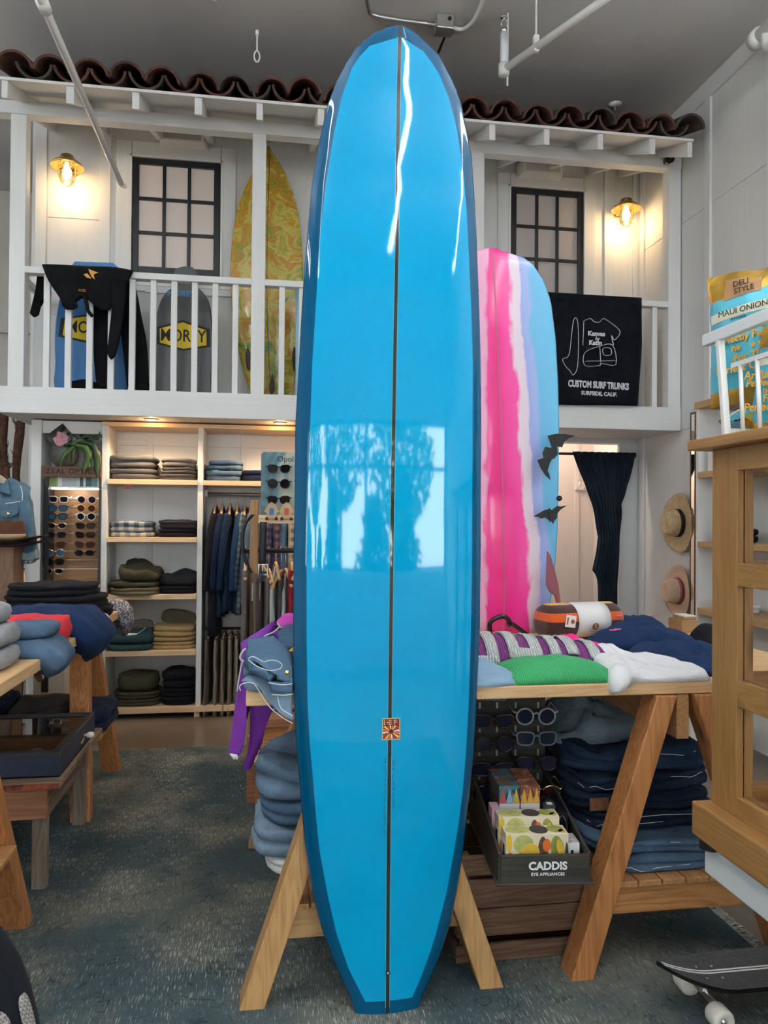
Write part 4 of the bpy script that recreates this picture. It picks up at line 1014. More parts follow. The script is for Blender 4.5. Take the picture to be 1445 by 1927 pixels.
def glasses(label, loc, fm_, lm, style='square', w=.148, thick=.0030, rz=0, rx=.16, ry=0, group=None, name='sunglasses', cat='sunglasses', temple=True, tm=None):
    t = thing(name, label, cat, (0,0,0), group)
    lw = w*.365; lh = {'round': lw*.98, 'square': lw*.80, 'oval': lw*.74, 'cat': lw*.82}[style]; cx = w*.245
    q = MB()
    for s in (-1, 1):
        pts = rim(s*cx, 0, lw, lh, style)
        q.tube([(x, -.002-.004*(1-abs(x)/(w/2)), z) for x, z in pts], thick, 6, closed=True)
    q.tube(smooth_path([(-cx+lw*.48,-.004,lh*.12),(0,-.007,lh*.24),(cx-lw*.48,-.004,lh*.12)], 4), thick*1.05, 6)
    for s in (-1, 1): q.tube([(s*(cx+lw*.47),-.002,lh*.22),(s*w*.5,.004,lh*.26)], thick*1.1, 6)
    q.build('frame', fm_, t, smooth=True)
    for s in (-1, 1):
        p = rim(s*cx, 0, lw*.97, lh*.97, style); l = MB()
        l.prism(p, lambda a, b, d: (a, d-.004*(1-abs(a)/(w/2)), b), -.0025, -.0012); l.build('lens', lm, t)
    if temple:
        for s in (-1, 1):
            MB().tube(smooth_path([(s*w*.5,.004,lh*.26),(s*w*.5,.05,lh*.27),(s*w*.49,.10,lh*.22),(s*w*.485,.128,-lh*.15),(s*w*.48,.14,-lh*.5)], 3), thick*.8, 6).build('temple', tm or fm_, t, smooth=True)
    t.location = loc; t.rotation_euler = (rx, ry, rz)
    return t
lens_dark = mat('dark brown lens', (.02,.012,.012), .05, var=.1); lens_blue = mat('blue mirror lens', (.03,.09,.17), .05); lens_black = mat('black lens', (.008,.008,.010), .05); lens_br = mat('warm brown lens', (.06,.025,.02), .05)
fr = {'black': mat('black acetate', (.01,.01,.012), .15), 'white': mat('white acetate', (.75,.76,.78), .2), 'pink': mat('pale pink acetate', (.75,.60,.66), .2), 'amber': mat('amber acetate', (.72,.33,.06), .2), 'tortoise': mat('tortoise acetate', (.06,.022,.012), .15, var=.6, vscale=60), 'silver': mat('silver wire', (.7,.7,.68), .2, metal=1), 'gold': mat('gold wire', (.8,.62,.32), .2, metal=1), 'navy': mat('navy acetate', (.02,.035,.08), .15), 'clear': mat('clear grey acetate', (.30,.38,.42), .12)}
rowsy = [941, 957, 972, 989, 1006, 1024, 1039, 1055, 1072]
spec = [(('white','square',lens_dark,'white square'),('pink','round',lens_dark,'pale pink round')),
        (('navy','square',lens_blue,'navy square blue-lensed'),('amber','round',lens_br,'amber round')),
        (('black','cat',lens_blue,'black angular blue-lensed'),('white','round',lens_black,'white round black-lensed')),
        (('silver','oval',lens_dark,'silver oval wire'),('tortoise','square',lens_dark,'tortoiseshell square')),
        (('navy','square',lens_dark,'dark navy square'),('black','square',lens_dark,'black square brown-lensed')),
        (('tortoise','square',lens_br,'brown tortoise square'),('tortoise','cat',lens_br,'large tortoise upswept')),
        (('silver','round',lens_blue,'silver round blue-lensed'),('black','oval',lens_black,'black oval')),
        (('black','square',lens_black,'plain black square'), None),
        (('silver','oval',lens_black,'silver oval dark-lensed'), None)]
ordn = ['top', 'second', 'third', 'fourth', 'fifth', 'sixth', 'seventh', 'eighth', 'ninth']
for r_, (py, sp) in enumerate(zip(rowsy, spec)):
    zz = 1.45 + (1.437-1.45) + (978-py)*5.6/1430.
    MB().tube([(dx0+.02, 5.80, zz+.01), (dx1-.014, 5.80, zz+.01)], .0035, 8).build('row_rod', chrome, ds)
    for k, g in enumerate(sp):
        if g: glasses('%s sunglasses on %s row of walnut case, %s' % (g[3], ordn[r_], ('left', 'right')[k]), ((-1.477 if k == 0 else -1.284) - (.0035*r_ if k == 0 else .002*r_), 5.735, zz), fr[g[0]], g[2], g[1], group='sunglasses in the walnut case')
# plant, pot and packets on the sign
pot_m = mat('grey ribbed ceramic', (.085,.085,.075), .5, var=.4, vscale=8, bmp=.4, bscale=18)
px0, pz0 = -1.454, 1.814
t = thing('plant_pot', 'round grey banded ceramic pot on the dark wooden sign', 'pot', (px0, 5.79, pz0))
MB().lathe([(0,0),(.05,0),(.078,.03),(.095,.08),(.088,.13),(.065,.165),(.058,.165),(.07,.13),(0,.12)], 28, mat=Matrix.Translation((px0, 5.79, pz0))).build('bowl', pot_m, t, smooth=True)
leafg = mat('green fern leaf', (.05,.105,.025), .5, var=.4, vscale=14); leafd = mat('dark green leaf', (.02,.045,.018), .5, var=.4, vscale=14)
t = thing('trailing_fern', 'trailing green fern plant spilling over the dark wooden sign', 'plant', (px0, 5.78, pz0+.12))
def leaf(pts, wd, m):
    q = MB(); P = smooth_path(pts, 5); rows = []
    for i, p in enumerate(P):
        s = i/(len(P)-1); ww = wd*math.sin(PI*min(.97, .1+s*.9))*(1+.18*math.sin(s*28))
        d = (P[min(i+1, len(P)-1)]-P[max(0, i-1)]).normalized(); sd = d.cross(Vector((0,1,.3))).normalized()
        rows.append([p-sd*ww, p+Vector((0,-.006,0)), p+sd*ww])
    q.grid(rows); return q.build('leaf', m, t, smooth=True, solid=.0015)
def lp(*a): return [Vector((-1.434, 5.70, 0))*0 + Vector(v) for v in a]
FYp = 5.66
for pts, wd, mm in (([(-1.377,5.670,1.966),(-1.323,5.670,1.997),(-1.265,5.670,1.953),(-1.242,5.670,1.878),(-1.241,5.670,1.771)], .022, leafg), ([(-1.321,5.660,1.989),(-1.241,5.660,1.968),(-1.208,5.660,1.900),(-1.203,5.660,1.790),(-1.195,5.660,1.741)], .025, leafd), ([(-1.354,5.650,1.964),(-1.289,5.650,1.951),(-1.263,5.650,1.891),(-1.280,5.650,1.815),(-1.287,5.650,1.773)], .024, leafg),
                    ([(-1.356,5.660,1.958),(-1.399,5.660,1.919),(-1.434,5.660,1.873),(-1.448,5.660,1.805)], .017, leafg), ([(-1.351,5.670,1.951),(-1.365,5.670,1.913),(-1.368,5.670,1.868),(-1.364,5.670,1.822)], .014, leafd), ([(-1.330,5.700,1.992),(-1.236,5.700,2.018),(-1.199,5.700,2.034),(-1.193,5.700,2.072)], .012, leafd),
                    ([(-1.436,5.690,1.966),(-1.392,5.690,1.975),(-1.345,5.690,1.968),(-1.305,5.690,1.954)], .017, leafd), ([(-1.366,5.700,1.976),(-1.294,5.700,2.031),(-1.250,5.700,2.017),(-1.228,5.700,1.972)], .016, leafd), ([(-1.269,5.670,1.968),(-1.221,5.670,1.939),(-1.191,5.670,1.879),(-1.183,5.670,1.810)], .02, leafg)):
    leaf(pts, wd, mm)
def packet(label, c, w, ang, m, m2):
    t = thing('foil_packet', label, 'packet', c)
    q = MB(); rows = []
    for v in range(7):
        r_ = []
        for u in range(7):
            a, b = (u/6-.5)*w, (v/6-.5)*w; th = .016*math.cos(PI*a/w)*math.cos(PI*b/w)
            x = a*math.cos(ang)-b*math.sin(ang); z = a*math.sin(ang)+b*math.cos(ang)
            r_.append((c[0]+x, c[1]-th-.002*((u*3+v*5) % 3), c[2]+z))
        rows.append(r_)
    q.grid(rows); q.build('pouch', m, t, smooth=False, solid=.002)
    q = MB(); h = w*.33
    pts = [(-h*.9,-h),(h*.2,-h*.9),(h,-h*.6),(h*.8,h*.3),(h*.3,h),(-h*.2,h*.5),(-h*.8,h*.6),(-h,-h*.2)]
    q.prism([(a*math.cos(ang)-b*math.sin(ang), a*math.sin(ang)+b*math.cos(ang)) for a, b in pts], lambda a, b, d: (c[0]+a, c[1]+d, c[2]+b), -.024, -.020)
    q.build('window_patch', m2, t)
foil = mat('black silver foil', (.10,.10,.11), .2, metal=.7, var=.8, vscale=30)
packet('foil packet with pink contents leaning on the plant pot', (-1.467,5.740,2.020), .155, .70, foil, mat('pale pink filling', (.55,.26,.30), .6, var=.25, vscale=40))
packet('dark foil packet behind the pink one on the pot', (-1.390,5.800,2.032), .14, .62, mat('dark foil', (.03,.03,.035), .25, metal=.6, var=.6, vscale=40), mat('dark grey print', (.05,.05,.055), .4))

# shoe-box stacks in a black cupboard below the case
cb = thing('black_cupboard', 'open black cupboard of brown boxes under the sunglasses case', 'cupboard', (-1.399, 5.62, 0))
cx0, cx1 = -1.512, -1.292; cz1 = 0.523
MB().box(cx0-.03, cx0, 5.60, 5.69, .02, cz1).build('side_panel', black_metal, cb); MB().box(cx1+.02, cx1+.05, 5.60, 5.69, .02, cz1).build('side_panel', black_metal, cb)
MB().box(cx0-.03, cx1+.05, 5.60, 5.69, cz1, cz1+.03).build('top', black_metal, cb); MB().box(cx0, cx1+.02, 5.675, 5.69, .02, cz1).build('back_panel', black_metal, cb); MB().box(cx0-.03, cx1+.05, 5.60, 5.69, 0, .02).build('bottom', black_metal, cb)
MB().box(cx0-.10, cx0-.05, 5.60, 5.64, .02, cz1-.02).build('front_post', white_flat, cb)
card = mat('brown kraft card', (.27,.175,.10), .8, var=.12)
tops = [(1239,1256),(1257,1276),(1276,1294),(1294,1312),(1312,1330)]
for c_, (bx0, bx1, nm) in enumerate(((-1.475, -1.397, 'left'), (-1.390, -1.307, 'right'))):
    for r_, (y0, y1) in enumerate(tops):
        zA = 1.45 - (y1-982)*5.60/1430*1.0 - .0; zB = 1.45 - (y0-982)*5.60/1430
        zz0, zz1 = zA*.98, zB*.98
        jx = (-.004, -.010, -.008, 0, 0)[r_] if c_ == 0 else (0, -.002, -.006, 0, .002)[r_]
        b_ = thing('shoe_box', 'brown card box, %s from top of %s column in the black cupboard' % (('first', 'second', 'third', 'fourth', 'fifth')[r_], nm), 'box', ((bx0+bx1)/2, 5.60, zz0), 'brown boxes in the black cupboard')
        MB().box(bx0+jx, bx1+jx, 5.592, 5.672, zz0+.0005, zz1-.0005).build('carton', card, b_, bevel=.002)
        if not (c_ == 1 and r_ == 2):
            lw = (bx1-bx0); a0 = bx0+jx+lw*.28; a1 = a0+lw*.6
            lb_ = MB().box(a0, a1, 5.590, 5.5925, zz1-(zz1-zz0)*.68, zz1-.004).build('shipping_label', paper, b_)
            q = MB()
            for k in range(3): q.box(a0+(a1-a0)*.66, a0+(a1-a0)*.84, 5.5893, 5.5903, zz1-.018-k*.012, zz1-.010-k*.012)
            for k in range(4): q.box(a0+(a1-a0)*(.08+.12*k), a0+(a1-a0)*(.12+.12*k), 5.5893, 5.5903, zz1-.042, zz1-.012)
            q.build('label_print', inkblack, lb_)


# ================================================================ CLOTHES RACK BEHIND THE LONGBOARD (left side)
KY = 4.7
rk = thing('clothes_rack', 'wooden clothes rack with a black steel rail beside the blue longboard', 'clothes rack', (-0.078, KY, 0))
kx0, kx1 = -0.103, -0.052; kzt = 1.567
rack_w = wood('rack oak', (.36,.19,.075), (.27,.13,.045), 2, .45)
MB().box(kx0, kx1, KY-.03, KY+.03, .04, kzt).build('post', rack_w, rk, bevel=.004)
MB().box(kx0+1.35, kx1+1.35, KY-.03, KY+.03, .04, kzt).build('post', rack_w, rk, bevel=.004)
for x in (kx0, kx0+1.35): MB().box(x, x+kx1-kx0, KY-.3, KY+.3, 0, .04).build('foot', rack_w, rk, bevel=.004)
krz = 1.260
MB().tube([(kx0-.035, KY, krz), (kx1+1.35, KY, krz)], .016, 12).build('rail', black_metal, rk, smooth=True)
MB().tube([(kx0-.045, KY, krz), (kx0-.03, KY, krz)], .020, 12).build('rail_cap', chrome, rk, smooth=True)
shz0 = 1.452; shz1 = 1.426
MB().box(kx1, kx0+1.35, KY-.10, KY+.06, shz1, shz0).build('tray_shelf', maple_x, rk, bevel=.002)
MB().box(kx1, kx0+1.35, KY-.10, KY-.09, shz0, shz0+.025).build('tray_rail', maple_x, rk, bevel=.002)
# sunglasses panel
pn = thing('sunglasses_stand', 'teal and sand printed display panel of black sunglasses on the rack', 'display panel', (0.086, 4.68, 1.426))
def opol_print():
    m, nt, b = newmat('ocean print panel'); v = coords(nt, rnd=False)
    n = N(nt, 'ShaderNodeTexNoise', i_Scale=3.2, i_Detail=4.0, i_Distortion=1.8); nt.links.new(v, n.inputs['Vector'])
    sp = N(nt, 'ShaderNodeSeparateXYZ'); nt.links.new(v, sp.inputs[0])
    ma = N(nt, 'ShaderNodeMath', operation='MULTIPLY_ADD'); ma.inputs[1].default_value = 1.6; nt.links.new(sp.outputs['X'], ma.inputs[0]); nt.links.new(n.outputs['Fac'], ma.inputs[2])
    c = ramp(nt, ma.outputs[0], [(.30, (.05,.13,.16)), (.42, (.13,.26,.30)), (.52, (.38,.42,.36)), (.75, (.48,.45,.34))]); nt.links.new(c, b.inputs['Base Color']); b.inputs['Roughness'].default_value = .35
    return m
ax0, ax1, az0, az1 = -0.039, 0.329, shz0, 1.861
q = MB(); cr = .02
pts = []
for cx_, cz_, a0 in ((ax0+cr, az1-cr, PI/2), (ax0+cr, az0+.001, PI), (ax1-cr, az0+.001, PI), (ax1-cr, az1-cr, 0)):
    if cz_ < az0+.01: pts.append((cx_-cr if cx_ < 0 else cx_+cr, cz_))
    else:
        for k in range(5): pts.append((cx_+cr*math.cos(a0+PI/8*k), cz_+cr*math.sin(a0+PI/8*k)))
q.prism(pts, lambda a, b, d: (a, d, b), 4.675, 4.69)
q.build('panel', opol_print(), pn)
text('Opol', 0.049, inkblack, pn, (0.107, 4.674, 1.818), name='panel_lettering', align='LEFT' if False else 'CENTER')
for i, py in enumerate((884, 912, 942)):
    glasses('%s black sunglasses with %s lenses on the printed panel' % (('straight browed','round','wide')[i], ('grey','dark','smoky')[i]), (0.068, 4.64, 1.45+(1.449-1.45)+(979-py)*4.65/1430.), fr['black'], lens_black, ('cat','round','cat')[i], w=.150, thick=.0034, group='black sunglasses on the printed panel')
    glasses('%s black sunglasses at right of the printed panel behind the longboard' % ('upper', 'middle', 'lower')[i], (0.240, 4.64, 1.45+(1.449-1.45)+(981-py)*4.65/1430.), fr['black'], lens_black, 'square', w=.150, thick=.0034, group='black sunglasses on the printed panel')
for i, (px_, col) in enumerate(((0.026, (.03,.16,.40)), (0.115, (.55,.10,.04)))):
    hz = shz0+.03
    t = thing('wooden_charm', 'small house shaped wooden charm with %s mark on the rack tray' % ('blue', 'orange')[i], 'charm', (px_, KY-.105, shz0), 'wooden charms on the rack tray')
    k = .030
    q = MB(); q.prism([(px_-k,0),(px_+k,0),(px_+k,.035),(px_+k*1.5,.04),(px_+k*.7,.085),(px_,.10),(px_-k*.7,.085),(px_-k*1.5,.04),(px_-k,.035)], lambda a, b, d: (a, d, shz0+b+.003), KY-.112, KY-.104); q.build('plate', mat('light plywood', (.55,.37,.20), .6, var=.1), t)
    q = MB(); q.prism([(px_-.013,.025),(px_+.013,.025),(px_+.013,.065),(px_-.013,.065)], lambda a, b, d: (a, d, shz0+b), KY-.1135, KY-.112); q.build('mark', mat('charm mark %d' % i, col, .5), t)
    for s in (-.028, .028): MB().tube([(px_+s, KY-.108, shz0+.002), (px_+s, KY-.114, shz0+.002)], .010, 12).build('wheel', inkblack, t)
# black belts on the post end
bt = thing('black_belt', 'wide black braided leather belt with silver buckle on the rack', 'belt', (-0.021, 4.6, 0.997))
belt_m = mat('black braided leather', (.012,.012,.015), .45, var=.3, bmp=.6, bscale=140)
bx0, bx1 = -0.042, -0.001
P = [(.5*(bx0+bx1)-.03, KY+.02, kzt-.14), (.5*(bx0+bx1)-.005, KY-.06, kzt-.09), (.5*(bx0+bx1), 4.60, kzt-.14), (.5*(bx0+bx1)-.002, 4.595, 1.315), (.5*(bx0+bx1)-.004, 4.595, 1.181)]
MB().grid([[p+Vector((-(bx1-bx0)/2,0,0)), p+Vector(((bx1-bx0)/2,0,0))] for p in smooth_path(P, 5)]).build('strap', belt_m, bt, smooth=True, solid=.005)
q = MB(); bzc = 1.150; bxc = (bx0+bx1)/2
q.tube([(bxc-.026,4.59,bzc+.03),(bxc+.026,4.59,bzc+.03),(bxc+.028,4.588,bzc-.03),(bxc-.028,4.588,bzc-.03)], .006, 8, closed=True); q.tube([(bxc-.004,4.585,bzc+.03),(bxc,4.58,bzc-.03)], .004, 6)
q.build('buckle', chrome, bt, smooth=True)
MB().grid([[Vector((bxc-.022,4.592,bzc-.01-.02*k)), Vector((bxc+.022,4.592,bzc-.01-.02*k))] for k in range(4)]).build('strap_end', belt_m, bt, solid=.005)
bt2 = thing('black_belt', 'narrow black belt curving down left of the rack post', 'belt', (-0.115,4.620,1.123))
MB().grid([[p+Vector((-.011,0,0)), p+Vector((.011,.004,0))] for p in smooth_path([(-0.084,4.640,1.479),(-0.128,4.640,1.425),(-0.146,4.640,1.345),(-0.139,4.640,1.249),(-0.113,4.640,1.169),(-0.093,4.640,1.128)], 5)]).build('strap', belt_m, bt2, smooth=True, solid=.005)
tg = thing('swing_tag', 'cream swing tag hanging on a string from the belt buckle', 'tag', (-0.063,4.560,1.020))
tc = Vector((-0.063,4.560,1.020)); tw = 0.025; th_ = 0.052
MB().hexa([(tc.x-tw, 4.56, tc.z-th_), (tc.x+tw, 4.56, tc.z-th_+.004), (tc.x+tw, 4.563, tc.z-th_+.004), (tc.x-tw, 4.563, tc.z-th_)], [(tc.x-tw+.002, 4.56, tc.z+th_), (tc.x+tw+.002, 4.56, tc.z+th_), (tc.x+tw+.002, 4.563, tc.z+th_), (tc.x-tw+.002, 4.563, tc.z+th_)]).build('card', mat('cream card', (.60,.58,.52), .8), tg)
q = MB(); q.lathe([(0,0),(.014,0),(.014,.001),(0,.001)], 18, mat=Matrix.Translation((tc.x, 4.5595, tc.z)) @ Matrix.Rotation(PI/2, 4, 'X')); q.build('printed_mark', mat('grey print', (.33,.32,.30), .8, var=.5, vscale=120), tg)
MB().tube([(tc.x+.004, 4.56, tc.z+th_-.006), (bxc-.02, 4.585, bzc+.02)], .0013, 5).build('string', thread, tg)
# trousers and tops on the rack rail
random.seed(17)
rack_items = [(464,'dark taupe',f_taupe,.62,1),(494,'taupe',fabric('warm taupe',(.13,.105,.095)),.52,1),(505,'mushroom',f_taupe,.52,1),(518,'silver grey',f_silver,.40,0),(528,'dark charcoal',f_dgrey,.45,1),(536,'pale grey',fabric('pale grey jersey',(.34,.36,.36)),.44,0),(547,'crimson',f_crimson,.40,1),(560,'navy',f_navy,.5,0),(574,'stone',f_stone,.5,0)]
for i, (px_, k, m_, ln, tr) in enumerate(rack_items):
    x = (-0.025) + (px_-494)*4.72/1430*1.02
    hz = krz-.075-(.05 if i in (4, 6) else .02)*(i % 3)
    hanger('wooden hanger on the rack rail carrying the %s garment' % k, x, KY, hz, random.uniform(-.3,.3), .38, 'hangers on the rack rail', drop=krz-hz-.02)
    hang('hanging_garment_%s' % 'trousers' if False else ('pair_of_trousers' if tr else 'sleeveless_top'), '%s %s hanging on the black rack rail' % (k, 'trousers' if tr else 'top'), 'trousers' if tr else 'top', (x, KY-.02, hz-(.04 if tr else .02)), ln, .32, .040, m_, seed=40+i, rz=random.uniform(-.25,.25)-.15*(i < 3), group='garments on the rack rail', trousers=bool(tr), fold=.006, shoulder=.12)
# shirts further back seen above the rack rail
for i, (px_, m_, k) in enumerate(((507,plaid('navy coral print',(.30,.10,.09),(.05,.05,.10),(.02,.03,.06),17),'navy and coral patterned'),(518,MATS['navy coral print'],'coral and navy patterned'),(532,denim_wash,'blue chambray'),(548,plaid('cream check',(.42,.36,.26),(.36,.31,.22),(.12,.11,.09),16),'cream checked'))):
    x = 0.019 + (px_-507)*5.9/1430
    hanger('wooden hanger on the steel rail with the %s shirt' % k, x, 5.90, rz_-.075, 0, .36, 'hangers on the steel rail')
    hang('long_sleeved_shirt', '%s shirt on the steel rail seen through the rack' % k, 'shirt', (x, 5.90, rz_-.09), .78, .40, .07, m_, seed=70+i, flare=1.05, group='tops on the steel rail')

# ================================================================ TRESTLE TABLES
TZ0, TZ1 = 0.886, 0.926
TF = 2.33
mt = thing('display_table', 'long pine display table on trestles behind the blue longboard', 'table', (.95, 2.9, TZ0))
tx0, tx1 = -0.058, 2.02
for i in range(5):
    y0 = TF + i*.236
    MB().box(tx0, tx1, y0, y0+.2345, TZ0, TZ1).build('plank', pine, mt, bevel=.004)
def sawhorse(label, cx, yf, yb, hw, zt, mleg, mrail, splay=.03, sw=.040, lw=.092, slats=None, slat_x=None, group=None, zc=(.18,.28), slat_over=0):
    """A-frames in planes of constant y at yf and yb joined by a top beam along y"""
    t = thing('trestle', label, 'trestle', (cx, (yf+yb)/2, 0), group)
    top = zt-.002
    for k, y in enumerate((yf, yb)):
        dy = -splay if k == 0 else splay
        for s in (-1, 1):
            q = MB()
            xa, xb = cx+s*.03, cx+s*(.03+.072)      # top edge inner/outer
            fa, fb = cx+s*(hw-.055), cx+s*(hw+.0)
            y0, y1 = (y, y+lw) if k == 0 else (y-lw, y)
            pts_b = [(fa, y0+dy), (fb+s*.02, y0+dy), (fb+s*.02, y1+dy), (fa, y1+dy)]; pts_t = [(xa, y0), (xb, y0), (xb, y1), (xa, y1)]
            if s < 0: pts_b = [pts_b[1], pts_b[0], pts_b[3], pts_b[2]]; pts_t = [pts_t[1], pts_t[0], pts_t[3], pts_t[2]]
            q.hexa([(a, b, .0) for a, b in pts_b], [(a, b, top) for a, b in pts_t]); q.build('leg', mleg, t, bevel=.004)
        z0, z1 = zc
        def xw(z): return .066 + (hw-.066)*(1-z/top)
        yc = y+.028 if k == 0 else y-.068
        MB().box(cx-xw(.5*(z0+z1))+.012, cx+xw(.5*(z0+z1))-.012, yc, yc+.04, z0, z1).build('cross_rail', mrail, t, bevel=.003)
    MB().box(cx-.022, cx+.022, yf+.02, yb-.02, zt-.15, top).build('top_beam', fir_y, t, bevel=.003)
    if slats:
        x = slat_x[0]
        while x < slat_x[1]-.03:
            MB().box(x, x+.078, yf+.015-slat_over, yb-.01, zc[1], zc[1]+.02).build('slat', fir_y, t, bevel=.003); x += .0835
    return t
zc = (0.173, 0.262)
sawhorse('fir trestle carrying jeans under the right half of the pine table', 1.362, 2.315, 3.46, .385, TZ0, fir_z, fir_x, slats=True, slat_x=(1.125, 1.62), zc=zc, group='trestles under the pine table')
mid_leg = wood('light fir leg', (.50,.29,.12), (.36,.18,.065), 2, .45); mid_rail = wood('light fir rail', (.50,.30,.13), (.36,.185,.07), 0, .45)
sawhorse('lighter fir trestle behind the blue longboard', .335, 2.315, 3.46, .385, TZ0, mid_leg, mid_rail, slats=True, slat_x=(.06, .58), zc=zc, group='trestles under the pine table')

# ---- garments on top of the right half of the table
T1 = TZ1
def XYT(px, py): pass
pts = [(p[0], p[1]) for p in [(0.664,2.357,0.932),(0.813,2.331,0.932),(0.863,2.450,0.932),(0.879,2.656,0.932),(0.852,2.810,0.932),(0.806,2.861,0.932)]]
pts[0] = (.62, 2.345); pts[1] = (0.819, 2.345)
patch('folded_chambray_shirt', [(.56,2.345),(.805,2.345),(.82,2.42),(.76,2.56),(.66,2.66),(.56,2.68)], .05, denim('powder blue chambray', (.24,.37,.50), .12), 3, T1+.001, .012, label='light blue folded shirt at front edge of the pine table', cat='shirt')
rib = None
def ribbed():
    m, nt, b = newmat('green ribbed knit'); v = coords(nt, rnd=False)
    wv = N(nt, 'ShaderNodeTexWave', i_Scale=52.0, i_Distortion=.6, bands_direction='X'); nt.links.new(v, wv.inputs['Vector'])
    c = ramp(nt, wv.outputs['Fac'], [(.1, (.028,.25,.085)), (.7, (.055,.42,.155))]); nt.links.new(c, b.inputs['Base Color']); b.inputs['Roughness'].default_value = .95
    bump(nt, b, wv.outputs['Fac'], .35, .004); return m
patch('green_knit_top', [(.79,2.342),(1.0,2.338),(1.125,2.345),(1.15,2.40),(1.12,2.52),(1.02,2.57),(.86,2.58),(.77,2.54),(.78,2.44)], .058, ribbed(), 5, T1+.001, .012, p=5, label='green ribbed knit top folded at front edge of the pine table', cat='knitwear')
patch('white_tshirt', [(1.10,2.30),(1.20,2.33),(1.42,2.333),(1.475,2.36),(1.47,2.45),(1.36,2.62),(1.26,2.76),(1.17,2.72),(1.13,2.58),(1.12,2.45)], .032, f_white, 8, T1+.001, .035, edge=('y', TF, -1), freq=8, p=6, label='white t-shirt with a small pink motif hanging over the table edge', cat='t-shirt', hf=lambda x, y: .05*math.exp(-((x-1.24)**2+(y-2.68)**2)/.006))
# purple knit roll with white letters
pr = thing('purple_knit_jumper', 'rolled purple knit jumper with chunky white letters on the pine table', 'jumper', (.92, 2.72, T1))
def knit(name, col):
    m, nt, b = newmat(name); v = coords(nt, rnd=False)
    wv = N(nt, 'ShaderNodeTexWave', i_Scale=34.0, i_Distortion=3.0, bands_direction='X'); wv.inputs['Detail Scale'].default_value = 3.0; nt.links.new(v, wv.inputs['Vector'])
    n = N(nt, 'ShaderNodeTexVoronoi', i_Scale=75.0); nt.links.new(v, n.inputs['Vector'])
    m1 = N(nt, 'ShaderNodeMath', operation='MULTIPLY'); nt.links.new(wv.outputs['Fac'], m1.inputs[0]); nt.links.new(n.outputs['Distance'], m1.inputs[1])
    c = ramp(nt, wv.outputs['Fac'], [(.05, [x*.55 for x in col]), (.5, col)]); nt.links.new(c, b.inputs['Base Color']); b.inputs['Roughness'].default_value = .95
    bump(nt, b, m1.outputs[0], .8, .012); return m
kn_p = knit('purple chunky knit', (.27,.052,.26)); kn_w = knit('white chunky knit', (.76,.78,.77))
def roll_pt(x, a):     # a from front bottom (0) over the top to the back (PI)
    r = .090 + .010*nz(x*7, 0, 0, 1, 2) - .02*max(0, (x-1.05)/.17)**2
    zc_ = .058 + .018*math.sin((x-.62)*9) - .03*max(0, (x-1.08)/.14)
    y = 2.69 - .12*(x-.62) - r*1.45*math.cos(a); z = T1 + .002 + max(0, (r*.86+zc_*.35)*math.sin(a)*1.08)
    return Vector((x, y, z))
rings = []
for i in range(41):
    x = .60 + .62*i/40; k = 1 if 1 < i < 39 else .7
    ring = [roll_pt(x, PI*j/14) for j in range(15)] + [Vector((x, roll_pt(x, PI*j/8).y, T1+.001)) for j in range(7, 0, -1)]
    if k != 1:
        c = sum(ring, Vector())/len(ring); ring = [c+(p-c)*k for p in ring]
    rings.append([tuple(p) for p in ring])
MB().loft(rings).build('rolled_body', kn_p, pr, smooth=True)
def knit_patch(poly2, nm='knit_letter'):   # poly in (x, a) space, quads
    q = MB(); 
    for (x0, x1, a0, a1) in poly2:
        nx_, na = max(2, int((x1-x0)/.012)), max(2, int((a1-a0)/.12)); rows = []
        for j in range(na+1):
            rows.append([])
            for i in range(nx_+1):
                p = roll_pt(x0+(x1-x0)*i/nx_, a0+(a1-a0)*j/na); c = Vector((p.x, 2.69-.12*(p.x-.62), T1)); rows[-1].append(p + (p-c).normalized()*(.006 + .003*nz(p.x*60, a0*9+j, 0, 1)))
        q.grid(rows)
    q.build(nm, kn_w, pr, smooth=True, solid=.006)
knit_patch([(.655,.69,.30,1.25),(.655,.80,.22,.5),(.76,.80,.3,1.75),(.66,.80,1.4,1.9)])
knit_patch([(.835,.875,.55,2.2),(.835,.955,.42,.75),(.915,.955,.45,2.2)])
knit_patch([(.985,1.022,.5,2.2)]); knit_patch([(1.045,1.085,.62,2.2)]); knit_patch([(1.125,1.165,.5,2.0)])
# hot pink garment
patch('hot_pink_top', [(1.10,2.80),(1.20,2.72),(1.30,2.70),(1.36,2.76),(1.32,2.86),(1.22,3.00),(1.12,3.02)], .055, fabric('hot pink jersey', (.90,.012,.24), var=.06), 12, T1+.001, .025, label='hot pink top lying between the knit jumper and the navy tees', cat='top')
# white liner under green knit
patch('white_folded_tee', [(.80,2.60),(1.0,2.60),(1.12,2.56),(1.13,2.62),(1.0,2.66),(.82,2.66)], .066, f_white, 14, T1+.001, .004, label='white folded tee showing between green knit and purple jumper', cat='t-shirt')
